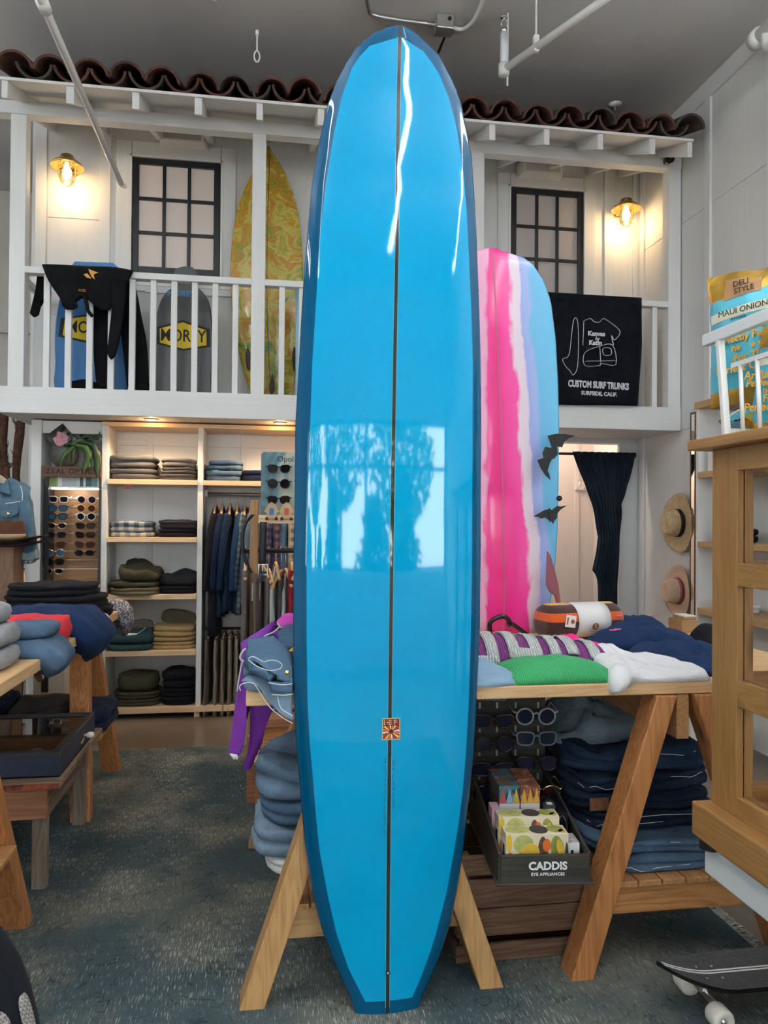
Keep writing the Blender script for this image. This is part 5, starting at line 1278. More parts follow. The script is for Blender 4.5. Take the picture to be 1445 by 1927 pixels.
# navy tees
for i, (pl_, h, sd, lb) in enumerate((
    ([(1.36,2.70),(1.47,2.42),(1.56,2.37),(1.66,2.42),(1.76,2.60),(1.74,2.86),(1.58,2.93),(1.44,2.86)], .040, 21, 'navy t-shirt with pink chest mark nearest the display cabinet'),
    ([(1.30,2.94),(1.42,2.86),(1.62,2.92),(1.80,2.96),(1.82,3.14),(1.64,3.20),(1.46,3.18),(1.33,3.06)], .055, 22, 'navy t-shirt with open sleeve in middle of the navy heap'),
    ([(1.50,3.18),(1.62,3.14),(1.80,3.18),(1.82,3.40),(1.66,3.46),(1.54,3.42),(1.48,3.30)], .075, 23, 'navy t-shirt folded highest at back of the navy heap'))):
    o = patch('navy_tshirt', pl_, h, f_navy2, sd, T1+.001+.002*i, .022, label=lb, cat='t-shirt', group='navy tees on the pine table', freq=11, p=6)
    q = MB()
    for cxy in (((1.60,2.50),(1.575,2.44)), ((1.40,2.93),(1.43,2.95)), ((1.56,3.20),(1.74,3.22)))[i]:
        zz = T1+h+.026+.002*i
        q.tube([(cxy[0]+.014*math.cos(k*PI/4), cxy[1]+.006*math.sin(k*PI/4), zz-.008*math.sin(k*PI/4)*0) for k in range(8)], .0022, 5, closed=True)
    q.build('pink_chest_mark', mat('pink stitched mark', (.75,.13,.33), .7), o)
# striped towel roll with paper band
tr = thing('towel_roll', 'rolled brown orange and yellow striped towel in a white paper band', 'towel', (1.405,3.250,0.941))
A0 = Vector((1.201,3.220,1.030)); A1 = Vector((1.586,3.300,0.991)); A0.z = T1+.082; A1.z = T1+.082
ax = (A1-A0).normalized(); e1 = Vector((0,0,1)); e2 = ax.cross(e1).normalized(); RR = .079
def towel_stripes():
    m, nt, b = newmat('brown orange yellow towelling'); v = coords(nt, rnd=False)
    sp = N(nt, 'ShaderNodeSeparateXYZ'); nt.links.new(v, sp.inputs[0])
    n = N(nt, 'ShaderNodeTexNoise', i_Scale=240.0); nt.links.new(v, n.inputs['Vector'])
    mr = N(nt, 'ShaderNodeMapRange'); mr.inputs['From Min'].default_value = -.005; mr.inputs['From Max'].default_value = .155; nt.links.new(sp.outputs['Z'], mr.inputs['Value'])
    c = ramp(nt, mr.outputs[0], [(0, (.045,.012,.010)), (.47, (.045,.012,.010)), (.475, (.62,.10,.015)), (.70, (.62,.10,.015)), (.705, (.045,.012,.010)), (.90, (.045,.012,.010)), (.905, (.80,.42,.06))], 'CONSTANT')
    nt.links.new(c, b.inputs['Base Color']); b.inputs['Roughness'].default_value = 1; b.inputs['Sheen Weight'].default_value = .3; bump(nt, b, n.outputs['Fac'], .5, .004); return m
def ringat(p, r): return [tuple(p + e1*(r*math.sin(2*PI*k/32)) + e2*(r*1.08*math.cos(2*PI*k/32))) for k in range(32)]
tm_ = towel_stripes()
L_ = (A1-A0).length
q = MB(); q.loft([ringat(A0+ax*s, RR*f) for s, f in ((0,.5),(.006,.85),(.03,.99),(L_*.3,1.0),(L_*.36,.95),(L_*.78,.95),(L_*.84,1.0),(L_-.03,.99),(L_-.006,.85),(L_,.5))])
o = q.build('rolled_towel', tm_, tr, smooth=True)
bs, be = L_*.36, L_*.79
q = MB(); q.grid([ringat(A0+ax*(bs+(be-bs)*k/4), RR*.995) for k in range(5)], closed=True); q.build('paper_band', mat('white satin card', (.80,.78,.77), .4), tr, smooth=True, solid=.001)
def on_band(s, a, r=RR*1.003): return A0+ax*s + e1*(r*math.sin(a)) + e2*(-r*1.08*math.cos(a) if e2.y > 0 else r*1.08*math.cos(a))
sg = -1 if e2.y > 0 else 1
cpt = A0+ax*((bs+be)/2) + e2*(sg*RR*1.09)*math.cos(-.25) + e1*(RR*math.sin(-.25)); nrm = (e2*sg*math.cos(-.25)+e1*math.sin(-.25)).normalized()
yd_ = e1 - nrm*e1.dot(nrm)
Mx = Matrix((ax if ax.x > 0 else -ax, yd_.normalized(), nrm)).transposed().to_4x4(); Mx.translation = cpt + nrm*.002
MB().lathe([(0,0),(.016,0),(.016,.001),(0,.001)], 24, mat=Mx).build('band_emblem', mat('rust brown emblem', (.30,.10,.03), .5), tr)
text('S', .026, inkwhite, tr, cpt+nrm*.0035, xdir=ax, ydir=yd_, name='emblem_curve', depth=.0003)
for k in (0, 1): 
    q = MB(); q.box(-.022+.004*k, .022-.004*k, -.024-.007*k-.001, -.024-.007*k+.001, -.001, .0005); o = q.build('band_print', mat('brown small print', (.20,.10,.07), .6), tr, origin=(0,0,0)); o.matrix_basis = Matrix.Translation(-Vector(tr.location)) @ Mx
c2 = A0+ax*(L_*.24) + e2*(sg*RR*1.09)*math.cos(.1) + e1*(RR*math.sin(.1)); M2 = Matrix((ax, e1, e2*sg)).transposed().to_4x4() @ Matrix.Rotation(-.15, 4, 'Z'); M2.translation = c2 + e2*sg*.003
q = MB(); q.box(-.026,.026,-.026,.026,-.001,.001); o = q.build('care_label', paper, tr, origin=(0,0,0)); o.matrix_basis = Matrix.Translation(-Vector(tr.location)) @ M2
q = MB(); q.lathe([(0,.001),(.010,.001),(.010,.002),(0,.002)], 18); q.add([(-.030,-.016,.0015),(-.022,-.016,.0015),(-.022,.016,.0015),(-.030,.016,.0015)], [(0,1,2,3)]); o = q.build('label_print', mat('rust brown emblem', (.30,.10,.03)), tr, origin=(0,0,0)); o.matrix_basis = Matrix.Translation(-Vector(tr.location)) @ M2 @ Matrix.Translation((.01,0,0))
# small wooden box with cards by the back of the table
wbx = thing('card_holder', 'small dark wooden card holder at the back of the pine table', 'box', (1.996, 3.42, T1))
x0, x1 = 1.952, 2.034
MB().box(x0, x1, 3.36, 3.48, T1+.001, T1+.06).build('base', walnut, wbx, bevel=.003); MB().box(x0+.016, x1, 3.37, 3.47, T1+.06, T1+.075).build('lid', walnut, wbx, bevel=.003)
MB().box(x0+.02, x1, 3.375, 3.465, T1+.075, T1+.079).build('paper_slip', paper, wbx)
patch('black_garment', [(1.84,3.02),(1.96,3.0),(1.98,3.14),(1.90,3.18),(1.83,3.1)], .07, f_black, 31, T1+.001, .01, label='black cloth heap behind the navy tees by the cabinet', cat='garment')

# ================================================================ LEFT END OF THE TABLE: denim jacket, purple rash vest
jk = thing('embroidered_denim_jacket', 'blue denim jacket with white cord trim draped over the left table end', 'jacket', (.05, 2.45, T1))
dj = denim('jacket denim', (.07,.125,.195), .5); dji = denim('pale denim reverse', (.17,.255,.345), .3)
def dpatch(name, px_outline, m, h, seed, yb=2.36, **kw): pass
o = patch('hem', [(-.05,2.36),(.10,2.36),(.24,2.38),(.30,2.42),(.30,2.60),(.10,2.66),(-.05,2.55)], .03, dji, 41, T1+.002, .02, parent=jk)
def sheet(name, rows, m, parent, t=.006, k=4):
    R = [smooth_path(r, k) for r in rows]
    n = len(R[0]); cols = [smooth_path([r[j] for r in R], k) for j in range(n)]
    rr = [[cols[j][i] for j in range(n)] for i in range(len(cols[0]))]
    return MB().grid(rr).build(name, m, parent, smooth=True, solid=t)
# hem falling over the front edge (pale inside of the cloth)
sheet('hem_fall', [[(-0.071,2.330,0.961),(-0.047,2.330,0.978),(0.000,2.330,0.972),(0.064,2.330,0.970),(0.079,2.330,0.970)], [(-0.059,2.305,0.966),(-0.034,2.305,0.967),(0.009,2.305,0.929),(0.064,2.305,0.928),(0.078,2.305,0.927)], [(-0.037,2.295,0.964),(-0.012,2.295,0.945),(0.025,2.295,0.899),(0.072,2.295,0.882),(0.078,2.295,0.882)], [(-0.020,2.290,0.960),(0.001,2.290,0.928),(0.040,2.290,0.876),(0.080,2.290,0.850),(0.079,2.290,0.844)]], dji, jk)
sheet('front_panel', [[(-0.059,2.360,0.965),(-0.032,2.360,0.983),(0.016,2.360,0.986),(0.097,2.360,0.972),(0.080,2.360,0.972)], [(-0.062,2.420,0.976),(-0.036,2.420,1.012),(0.008,2.420,1.020),(0.074,2.420,1.010),(0.081,2.420,1.010)], [(-0.055,2.500,1.029),(-0.035,2.500,1.053),(0.016,2.500,1.057),(0.068,2.500,1.044),(0.083,2.500,1.044)]], dj, jk, .02)
sheet('sleeve', [[(-0.056,2.400,1.063),(-0.033,2.400,1.070),(-0.001,2.400,1.073),(0.024,2.400,1.076)], [(-0.057,2.340,1.043),(-0.032,2.340,1.030),(0.008,2.340,1.026),(0.072,2.340,1.041)], [(-0.050,2.310,1.017),(-0.015,2.310,0.997),(0.032,2.310,0.996),(0.079,2.310,1.001)], [(0.000,2.300,1.005),(0.019,2.300,0.982),(0.048,2.300,0.966),(0.079,2.300,0.962)]], dj, jk, .035)
sheet('cuff', [[(0.008,2.292,0.970),(0.040,2.292,0.964),(0.079,2.292,0.968)], [(0.018,2.285,0.937),(0.051,2.285,0.934),(0.079,2.285,0.937)]], dj, jk, .03)
sheet('collar', [[(0.039,2.420,1.086),(0.057,2.420,1.111),(0.087,2.420,1.117),(0.149,2.420,1.116)], [(0.042,2.370,1.049),(0.073,2.370,1.049),(0.097,2.370,1.060),(0.146,2.370,1.059)]], denim('collar denim', (.06,.11,.175), .4), jk, .012)
for l in ([(-0.072,2.285,0.950),(-0.074,2.285,0.964),(-0.058,2.285,0.973),(-0.034,2.285,0.969),(-0.015,2.285,0.942),(0.011,2.285,0.902),(0.048,2.285,0.870),(0.080,2.285,0.850)], [(0.018,2.283,0.937),(0.055,2.283,0.934),(0.079,2.283,0.937)], [(0.035,2.285,0.931),(0.045,2.285,0.896),(0.072,2.285,0.877),(0.080,2.285,0.873)], [(0.008,2.283,0.972),(0.047,2.283,0.965),(0.079,2.283,0.967)], [(-0.050,2.285,1.043),(-0.038,2.285,1.049),(-0.019,2.285,1.040),(-0.005,2.285,1.033),(0.012,2.285,1.037),(0.031,2.285,1.035),(0.047,2.285,1.024),(0.041,2.285,1.012),(0.016,2.285,1.007),(-0.012,2.285,1.014),(-0.034,2.285,1.026),(-0.050,2.285,1.040)]):
    MB().tube(smooth_path([Vector(p)+Vector((0,-.028,0)) for p in l], 5), .0014, 6).build('white_cord_trim', thread, jk, smooth=True)
MB().lathe([(0,0),(.008,0),(.007,.005),(0,.006)], 12, mat=Matrix.Translation(Vector((0.062,2.270,0.998))) @ Matrix.Rotation(PI/2, 4, 'X')).build('button', brass, jk, smooth=True)
yl = mat('yellow card', (.85,.58,.05), .6)
MB().prism([(0,0),(.03,.002),(.03,.024)], lambda a, b, d: (0.065+a, d, 1.049+b), 2.33, 2.333).build('yellow_tag', yl, jk)
# purple rash vest on a black hanger, hung from the table's left end
rv = thing('purple_rash_vest', 'purple long sleeved rash vest with white piping hanging at the table end', 'rash vest', (0.001,2.850,0.816))
pur = fabric('purple neoprene', (.21,.035,.36), var=.08, weave=200, rough=.6, wr=.2); pink_y = fabric('magenta neoprene', (.62,.07,.46), var=.06, rough=.6)
sheet('body', [[(-0.074,2.720,0.992),(-0.028,2.720,1.023),(0.027,2.720,1.051),(0.083,2.720,1.069)], [(-0.070,2.700,0.944),(-0.018,2.700,0.943),(0.037,2.700,0.942),(0.102,2.700,0.959)], [(-0.054,2.700,0.795),(-0.035,2.700,0.795),(0.002,2.700,0.775),(0.020,2.700,0.775)], [(-0.056,2.720,0.660),(-0.045,2.720,0.660),(-0.034,2.720,0.650),(-0.023,2.720,0.668)], [(-0.074,2.730,0.578),(-0.067,2.730,0.572),(-0.060,2.730,0.579),(-0.053,2.730,0.620)]], pur, rv, .03)
sheet('sleeve', [[(-0.077,2.680,1.012),(-0.052,2.680,1.039),(-0.019,2.680,1.061),(0.035,2.680,1.090)], [(-0.083,2.660,0.979),(-0.069,2.660,0.970),(-0.045,2.660,0.969),(-0.001,2.660,1.041)], [(-0.093,2.650,0.881),(-0.075,2.650,0.872),(-0.057,2.650,0.880),(-0.036,2.650,0.934)], [(-0.109,2.640,0.758),(-0.087,2.640,0.748),(-0.066,2.640,0.774),(-0.051,2.640,0.846)], [(-0.120,2.640,0.659),(-0.101,2.640,0.649),(-0.087,2.640,0.650),(-0.073,2.640,0.684)]], pur, rv, .035)
sheet('yoke', [[(0.039,2.660,1.094),(0.062,2.660,1.118),(0.080,2.660,1.123),(0.101,2.660,1.117)], [(0.050,2.645,1.080),(0.068,2.645,1.079),(0.086,2.645,1.085),(0.100,2.645,1.086)]], pink_y, rv, .02)
tpl = []
for l in ([(0.038,2.630,1.098),(0.049,2.630,1.083),(0.071,2.630,1.083),(0.100,2.630,1.092)], [(0.047,2.630,1.085),(0.026,2.630,1.067),(-0.004,2.630,1.053),(-0.001,2.630,1.044),(0.006,2.630,1.037)], [(-0.077,2.630,0.975),(-0.089,2.630,0.912),(-0.094,2.630,0.868)]):
    MB().tube(smooth_path([Vector(p)+Vector((0,-.012,0)) for p in l], 5), .003, 6).build('white_piping', thread, rv, smooth=True)
MB().tube(smooth_path([(-0.060,2.600,1.016),(-0.074,2.600,1.009),(-0.085,2.600,0.988),(-0.079,2.600,0.975),(-0.065,2.600,0.971)], 5), .0038, 6).build('white_loop', thread, rv, smooth=True)
MB().hexa([(-0.118,2.625,0.660),(-0.093,2.625,0.635),(-0.092,2.625,0.635),(-0.118,2.625,0.659)], [(-0.107,2.627,0.655),(-0.090,2.627,0.644),(-0.089,2.627,0.644),(-0.107,2.627,0.654)]).build('white_tag', paper, rv)
sheet('white_label', [[(-0.119,2.620,0.661),(-0.093,2.620,0.655)], [(-0.103,2.615,0.639),(-0.089,2.615,0.649)]], paper, rv, .002, 2)
hg = thing('black_hanger', 'black plastic hanger inside the purple rash vest', 'hanger', (0.095,2.700,1.109))
MB().tube(smooth_path([(-0.001,2.685,1.064),(0.045,2.685,1.089),(0.081,2.685,1.111),(0.094,2.685,1.116),(0.137,2.685,1.101),(0.184,2.685,1.072)], 5), .008, 8).build('shoulder_bar', black_gloss, hg, smooth=True)
MB().tube(smooth_path([(0.094,2.685,1.116),(0.094,2.685,1.138),(0.109,2.685,1.151),(0.120,2.685,1.136)], 5), .003, 6).build('hook', black_gloss, hg, smooth=True)

# ================================================================ LOW BENCH BEHIND THE TABLE'S LEFT END
lbn = thing('low_bench', 'low two-step wooden bench behind the left end of the table', 'bench', (.12, 4.0, 0))
bx0 = -0.092
zs_ = 0.239; zs0 = 0.215
MB().box(bx0, bx0+.045, 3.94, 4.0, 0, 0.341).build('leg', red_wood, lbn, bevel=.003)
MB().box(bx0+.045, bx0+.10, 3.90, 3.95, 0, zs0).build('leg', fir_z, lbn, bevel=.003)
MB().box(bx0+.04, .75, 3.88, 3.97, zs0, zs_).build('seat_plank', pine, lbn, bevel=.003)
MB().box(bx0+.04, .75, 3.975, 4.06, zs0, zs_).build('seat_plank', pine, lbn, bevel=.003)
MB().box(bx0+.05, .75, 4.08, 4.12, zs_, 0.352).build('back_plank', fir_x, lbn, bevel=.003)
MB().box(bx0+.02, .75, 4.06, 4.22, 0.352, 0.397).build('upper_plank', red_wood, lbn, bevel=.003)
MB().box(.70, .75, 3.90, 3.95, 0, zs0).build('leg', fir_z, lbn); MB().box(.70, .75, 4.1, 4.15, 0, 0.352).build('leg', fir_z, lbn); MB().box(bx0+.03, bx0+.08, 4.13, 4.18, 0, 0.352).build('leg', fir_z, lbn)
# jeans on the left trestle shelf
z = zc[1]+.0205
jx = .10
for i, (h, m_, lb, dx, kw) in enumerate(((.06, f_white, 'white garment at bottom of the pile on the left trestle shelf', .03, {}), (.10, denim_light, 'light blue jeans with dark mending on the left trestle shelf', .0, {'amp':.014}), (.085, denim_wash, 'mid blue jeans in middle of pile on the left trestle shelf', .02, {'amp':.012}), (.11, denim('faded jean', (.12,.185,.265), .5), 'faded blue jeans topmost on the left trestle shelf', .01, {'lump':.3,'amp':.016}))):
    folded('folded_jeans', lb, 'jeans', (jx+dx+.03, 2.72, z), .34, .44, h-.002, m_, 2, 120+i, .08*(-1)**i, 'jeans on the left trestle shelf', **kw); z += h
# ================================================================ JEANS ON THE RIGHT TRESTLE SHELF
z = zc[1]+.0205
random.seed(23)
jl = [(.050, denim_wash, 'washed blue jeans at bottom of the heap on the right trestle shelf', 2.66, 1.40, {'amp':.012}, 0), (.046, denim_wash, 'washed blue jeans with leather patch second from bottom on the right trestle shelf', 2.68, 1.37, {'amp':.014}, 1), (.055, denim_dark, 'dark indigo jeans third from bottom on the right trestle shelf', 2.78, 1.37, {'amp':.018}, 0), (.055, denim_dark, 'dark indigo jeans with leather patch on the right trestle shelf', 2.80, 1.345, {'amp':.02}, 1), (.060, denim_dark, 'dark indigo jeans fifth from bottom on the right trestle shelf', 2.84, 1.36, {'amp':.02}, 0), (.085, denim('indigo blue denim', (.022,.042,.085), .5), 'thick indigo jeans heaped on top on the right trestle shelf', 2.86, 1.36, {'lump':.35,'amp':.03}, 0)]
for i, (h, m_, lb, y, x, kw, lp_) in enumerate(jl):
    o = folded('folded_jeans', lb, 'jeans', (x, y, z), .54, .56, h-.002, m_, 2, 140+i, .05*(-1)**i, 'jeans on the right trestle shelf', p=5.5, **kw)
    q = MB(); n_ = 26
    R_ = rrect(.54, .56, 60, 5.5)
    for zz, xa_, xb_ in ((h*.28, -.26, random.uniform(-.1,.1)), (h*.72, random.uniform(-.15,.05), random.uniform(.1,.26)))[(i % 2):1+(i % 3 > 0)]:
        pts_ = [(a*1.004, b*1.004, zz+.006*math.sin(k*1.3)) for k, (a, b) in enumerate(R_) if b < -.1 and xa_ < a < xb_]
        if len(pts_) < 3: continue
        pts_.sort(key=lambda p: p[0]); q.tube(pts_, .0013, 5)
    if q.v: q.build('stitching', thread, o, origin=(0,0,0))
    if lp_: MB().box(-.21, -.14, -.294, -.287, h*.15, h*.95).build('leather_patch', leather, o, origin=(0,0,0), bevel=.002)
    z += h
lj = patch('light_jeans', [(1.08,2.72),(1.30,2.70),(1.62,2.86),(1.66,3.06),(1.40,3.16),(1.12,3.12),(1.02,2.92)], .05, denim('ice blue denim', (.17,.225,.28), .35), 51, z-.012, .06, freq=5, label='ice blue jeans with raised waistband on top of the right trestle heap', cat='jeans', hf=lambda x, y: .09*math.exp(-((x-1.24)**2/.006+(y-2.86)**2/.02)))
q = MB()
for dx, dz in ((0,0),(.03,-.022),(.05,-.045)): q.lathe([(0,0),(.007,0),(.006,.004),(0,.005)], 10, mat=Matrix.Translation((1.235+dx, 2.745, z+.085+dz)) @ Matrix.Rotation(PI/2, 4, 'X'))
q.build('fly_buttons', black_metal, lj, smooth=True)


# ================================================================ PINK SURFBOARD ON THE TABLE
PBY = 3.36
def marble(name, stops, scale, dist, axis_mix=1.0, wob=.05, gl=.08):
    m, nt, b = newmat(name); v = coords(nt, rnd=False)
    sp = N(nt, 'ShaderNodeSeparateXYZ'); nt.links.new(v, sp.inputs[0])
    n = N(nt, 'ShaderNodeTexNoise', i_Scale=scale, i_Detail=3.0, i_Distortion=dist); nt.links.new(v, n.inputs['Vector'])
    return m, nt, b, v, sp, n
def pink_material():
    m, nt, b = newmat('pink white and blue resin tint'); v = coords(nt, (1, 1, .45), rnd=False)
    sp = N(nt, 'ShaderNodeSeparateXYZ'); tc = N(nt, 'ShaderNodeTexCoord'); nt.links.new(tc.outputs['Object'], sp.inputs[0])
    n = N(nt, 'ShaderNodeTexNoise', i_Scale=9.0, i_Detail=4.0, i_Distortion=.6); nt.links.new(v, n.inputs['Vector'])
    # X drifts to the right lower down the board
    rr_ = N(nt, 'ShaderNodeMapRange'); rr_.inputs['From Min'].default_value = -.07; rr_.inputs['From Max'].default_value = .03; nt.links.new(sp.outputs['X'], rr_.inputs['Value'])
    zm = N(nt, 'ShaderNodeMath', operation='MULTIPLY'); nt.links.new(rr_.outputs[0], zm.inputs[0]); nt.links.new(sp.outputs['Z'], zm.inputs[1])
    zf = N(nt, 'ShaderNodeMath', operation='MULTIPLY_ADD'); zf.inputs[1].default_value = .082; nt.links.new(zm.outputs[0], zf.inputs[0]); nt.links.new(sp.outputs['X'], zf.inputs[2])
    a = N(nt, 'ShaderNodeMath', operation='MULTIPLY_ADD'); a.inputs[1].default_value = .10; nt.links.new(n.outputs['Fac'], a.inputs[0]); nt.links.new(zf.outputs[0], a.inputs[2])
    mr = N(nt, 'ShaderNodeMapRange'); mr.inputs['From Min'].default_value = -.275; mr.inputs['From Max'].default_value = .445; nt.links.new(a.outputs[0], mr.inputs['Value'])
    P, Lp, W, LV, B = (.86,.035,.30), (.86,.36,.58), (.80,.66,.74), (.30,.36,.70), (.13,.43,.70)
    c = ramp(nt, mr.outputs[0], [(0, B), (.10, LV), (.18, W), (.24, Lp), (.345, (.86,.42,.62)), (.37, P), (.45, (.80,.02,.22)), (.52, (.78,.02,.24)), (.58, P), (.665, (.86,.06,.36)), (.685, W), (.735, (.74,.62,.76)), (.75, LV), (.80, (.32,.42,.74)), (.83, B), (1, (.14,.50,.76))])
    nt.links.new(c, b.inputs['Base Color']); b.inputs['Roughness'].default_value = .22; b.inputs['Coat Weight'].default_value = .4; b.inputs['Coat Roughness'].default_value = .08
    return m
sl = [(p[2], p[0]) for p in [(1.032,3.360,2.687),(1.070,3.360,2.684),(1.134,3.360,2.669),(1.198,3.360,2.628),(1.250,3.360,2.562),(1.289,3.360,2.465),(1.316,3.360,2.293),(1.330,3.360,2.096),(1.336,3.360,1.898),(1.335,3.360,1.651),(1.331,3.360,1.405),(1.317,3.360,1.208),(1.297,3.360,1.061),(1.279,3.360,0.953)]]
zt_, zb_ = sl[0][0], sl[-1][0]
stx = [(p[2], p[0]) for p in [(0.999,3.360,2.685),(1.022,3.360,2.280),(1.042,3.360,1.939),(1.057,3.360,1.525),(1.068,3.360,0.953)]]
sl.sort(); stx.sort()
def simple_board(name, label, prof, centre, z0, z1, yc, T, m, tilt=0, tailw=None, group=None, cat='surfboard', dome=.010, stringer=None, sm=None, n_=60, face=-1):
    t = thing(name, label, cat, (centre((z0+z1)/2), yc, z0))
    rows = []
    for i in range(n_+1):
        f = i/n_; z = z0 + (z1-z0)*f
        hw = max(.012, prof(z)); cx = centre(z)
        th = T*min(1, .2+3.2*(1-f)**.9)*min(1, .45+3*f); th = min(th, hw*1.2+.006)
        yy = yc + tilt*f - .03*max(0, f-.6)**2/.16*(1 if face < 0 else 0)
        row = []
        for k in range(15):
            u = -math.cos(PI*k/14); row.append((cx+hw*u, yy - th*.5*(1-abs(u)**3.0) - dome*(1-u*u), z))
        for k in range(1, 14):
            u = math.cos(PI*k/14); row.append((cx+hw*u, yy + th*.5*(1-abs(u)**3.0), z))
        rows.append(row)
    MB().loft(rows).build('hull', m, t, smooth=True)
    if stringer:
        q = MB(); q.grid([[(centre(z0+(z1-z0)*i/n_)+s*stringer, rows[i][7][1]-.0012, rows[i][7][2]) for s in (-1, 1)] for i in range(n_+1)]); q.build('stringer', sm, t)
    return t
pk = simple_board('pink_surfboard', 'pink white and sky blue marbled surfboard standing on the table behind the longboard', lambda z: interp(sl, z)-interp(stx, z), lambda z: interp(stx, z), T1+.012, zt_, PBY, .055, pink_material(), stringer=.003, sm=mat('pale stringer', (.50,.12,.22), .3))
# fins on the pink board
def fin(parent, base, h, ch, m, lean=0, yout=-1, nm='fin', rake=.6, ang=0.0, tip=None):
    prof = [(0,0),(ch,0),(ch*.92,-h*.25),(ch*.75+rake*0,-h*.5),(ch*.70,-h*.75),(ch*.62,-h),(ch*.42,-h*.88),(ch*.22,-h*.6),(ch*.06,-h*.25)]
    q = MB(); c, s = math.cos(ang), math.sin(ang)
    q.prism([(b_, a) for a, b_ in prof], lambda a, b, d: (base[0]+d*c - a*s*0 - a*lean, base[1]+a, base[2]+b), -.004, .004)
    return q.build(nm, m, parent, bevel=.002)
fin_m = mat('smoky pink translucent fin', (.30,.09,.11), .15, trans=.25)
fz = 1.067
q = MB(); fp = [Vector(p) for p in [(1.246,3.290,1.319),(1.261,3.290,1.300),(1.281,3.290,1.237),(1.299,3.290,1.165),(1.310,3.290,1.092),(1.308,3.290,1.056),(1.298,3.290,1.061),(1.282,3.290,1.117),(1.257,3.290,1.136),(1.242,3.290,1.165)]]
q.prism([(p.x, p.z) for p in fp][::-1], lambda a, b, d: (a, d, b), 3.262, 3.276); q.build('fin', fin_m, pk, bevel=.004)
q = MB(); fp = [Vector(p) for p in [(0.802,3.290,1.309),(0.822,3.290,1.238),(0.817,3.290,1.144),(0.794,3.290,1.097),(0.774,3.290,1.144),(0.783,3.290,1.238)]]
q.prism([(p.x, p.z) for p in fp][::-1], lambda a, b, d: (a, d, b), 3.30, 3.312); q.build('fin', fin_m, pk, bevel=.004)
rkb = thing('board_rack', 'black wire rack foot holding the pink surfboard tail', 'rack', (1.018, 3.28, T1))
MB().tube(smooth_path([(0.983,3.270,0.956),(0.983,3.270,0.998),(1.012,3.270,1.019),(1.042,3.270,1.026),(1.066,3.270,1.014),(1.071,3.270,0.990),(1.064,3.270,0.983)], 6), .011, 10).build('hook_arm', black_gloss, rkb, smooth=True)
MB().tube(smooth_path([(1.075,3.280,1.000),(1.117,3.280,0.971),(1.159,3.280,0.940)], 5), .010, 10).build('brace', black_gloss, rkb, smooth=True)
MB().tube([(.70,3.27,T1+.008),(1.03,3.27,T1+.008)], .007, 8).build('base_bar', black_gloss, rkb, smooth=True)
# paper bats
bat_m = mat('black plastic film', (.006,.006,.007), .12)
def bat(label, Y, left, right, body):
    t = thing('paper_bat', label, 'decoration', tuple(sum((Vector(p) for p in body), Vector())/len(body)), 'black bats on the pink surfboard')
    for nm, pl_ in (('wing', left), ('wing', right), ('body', body)):
        P = [Vector(p) for p in pl_]; q = MB()
        q.prism([(p.x, p.z) for p in P], lambda a, b, d: (a, d + .05*(a-P[0].x)*(1 if nm == 'wing' else 0), b), Y-.001, Y+.001); q.build(nm, bat_m, t)
bat('upper shiny black bat with a curled wing on the pink surfboard edge', 3.27,
    [(1.235,3.270,1.784),(1.221,3.270,1.760),(1.226,3.270,1.736),(1.196,3.270,1.726),(1.211,3.270,1.692),(1.236,3.270,1.657),(1.261,3.270,1.636),(1.254,3.270,1.664),(1.246,3.270,1.679),(1.256,3.270,1.712),(1.271,3.270,1.737),(1.281,3.270,1.761)][::-1],
    [(1.245,3.270,1.837),(1.285,3.270,1.847),(1.326,3.270,1.848),(1.379,3.270,1.840),(1.351,3.270,1.830),(1.326,3.270,1.810),(1.316,3.270,1.786),(1.286,3.270,1.790),(1.266,3.270,1.784)][::-1],
    [(1.235,3.268,1.788),(1.260,3.268,1.782),(1.290,3.268,1.794),(1.295,3.268,1.754),(1.275,3.268,1.732),(1.245,3.268,1.741),(1.225,3.268,1.764)][::-1])
bat('lower black bat with spread wings on the pink surfboard', 3.27,
    [(1.180,3.270,1.472),(1.207,3.270,1.487),(1.232,3.270,1.501),(1.257,3.270,1.506),(1.262,3.270,1.444),(1.252,3.270,1.458),(1.237,3.270,1.468),(1.217,3.270,1.463),(1.202,3.270,1.470)][::-1],
    [(1.272,3.270,1.506),(1.292,3.270,1.521),(1.312,3.270,1.519),(1.340,3.270,1.524),(1.322,3.270,1.512),(1.307,3.270,1.502),(1.295,3.270,1.487),(1.292,3.270,1.466),(1.277,3.270,1.449)][::-1],
    [(1.246,3.268,1.501),(1.256,3.268,1.511),(1.266,3.268,1.502),(1.281,3.268,1.506),(1.287,3.268,1.478),(1.274,3.268,1.439),(1.262,3.268,1.454)][::-1])
MB().lathe([(0,0),(.013,0),(.011,.012),(0,.014)], 14, mat=Matrix.Translation((1.314,3.300,1.556)) @ Matrix.Rotation(PI/2, 4, 'X'))
o = MB().lathe([(0,-.012),(.012,-.008),(.013,0),(.012,.008),(0,.012)], 14, mat=Matrix.Translation((1.314,3.300,1.556)) @ Matrix.Rotation(PI/2, 4, 'X')).build('bat_clip', black_gloss, smooth=True)
tag(o, 'small black round clip between the two bats', 'clip')

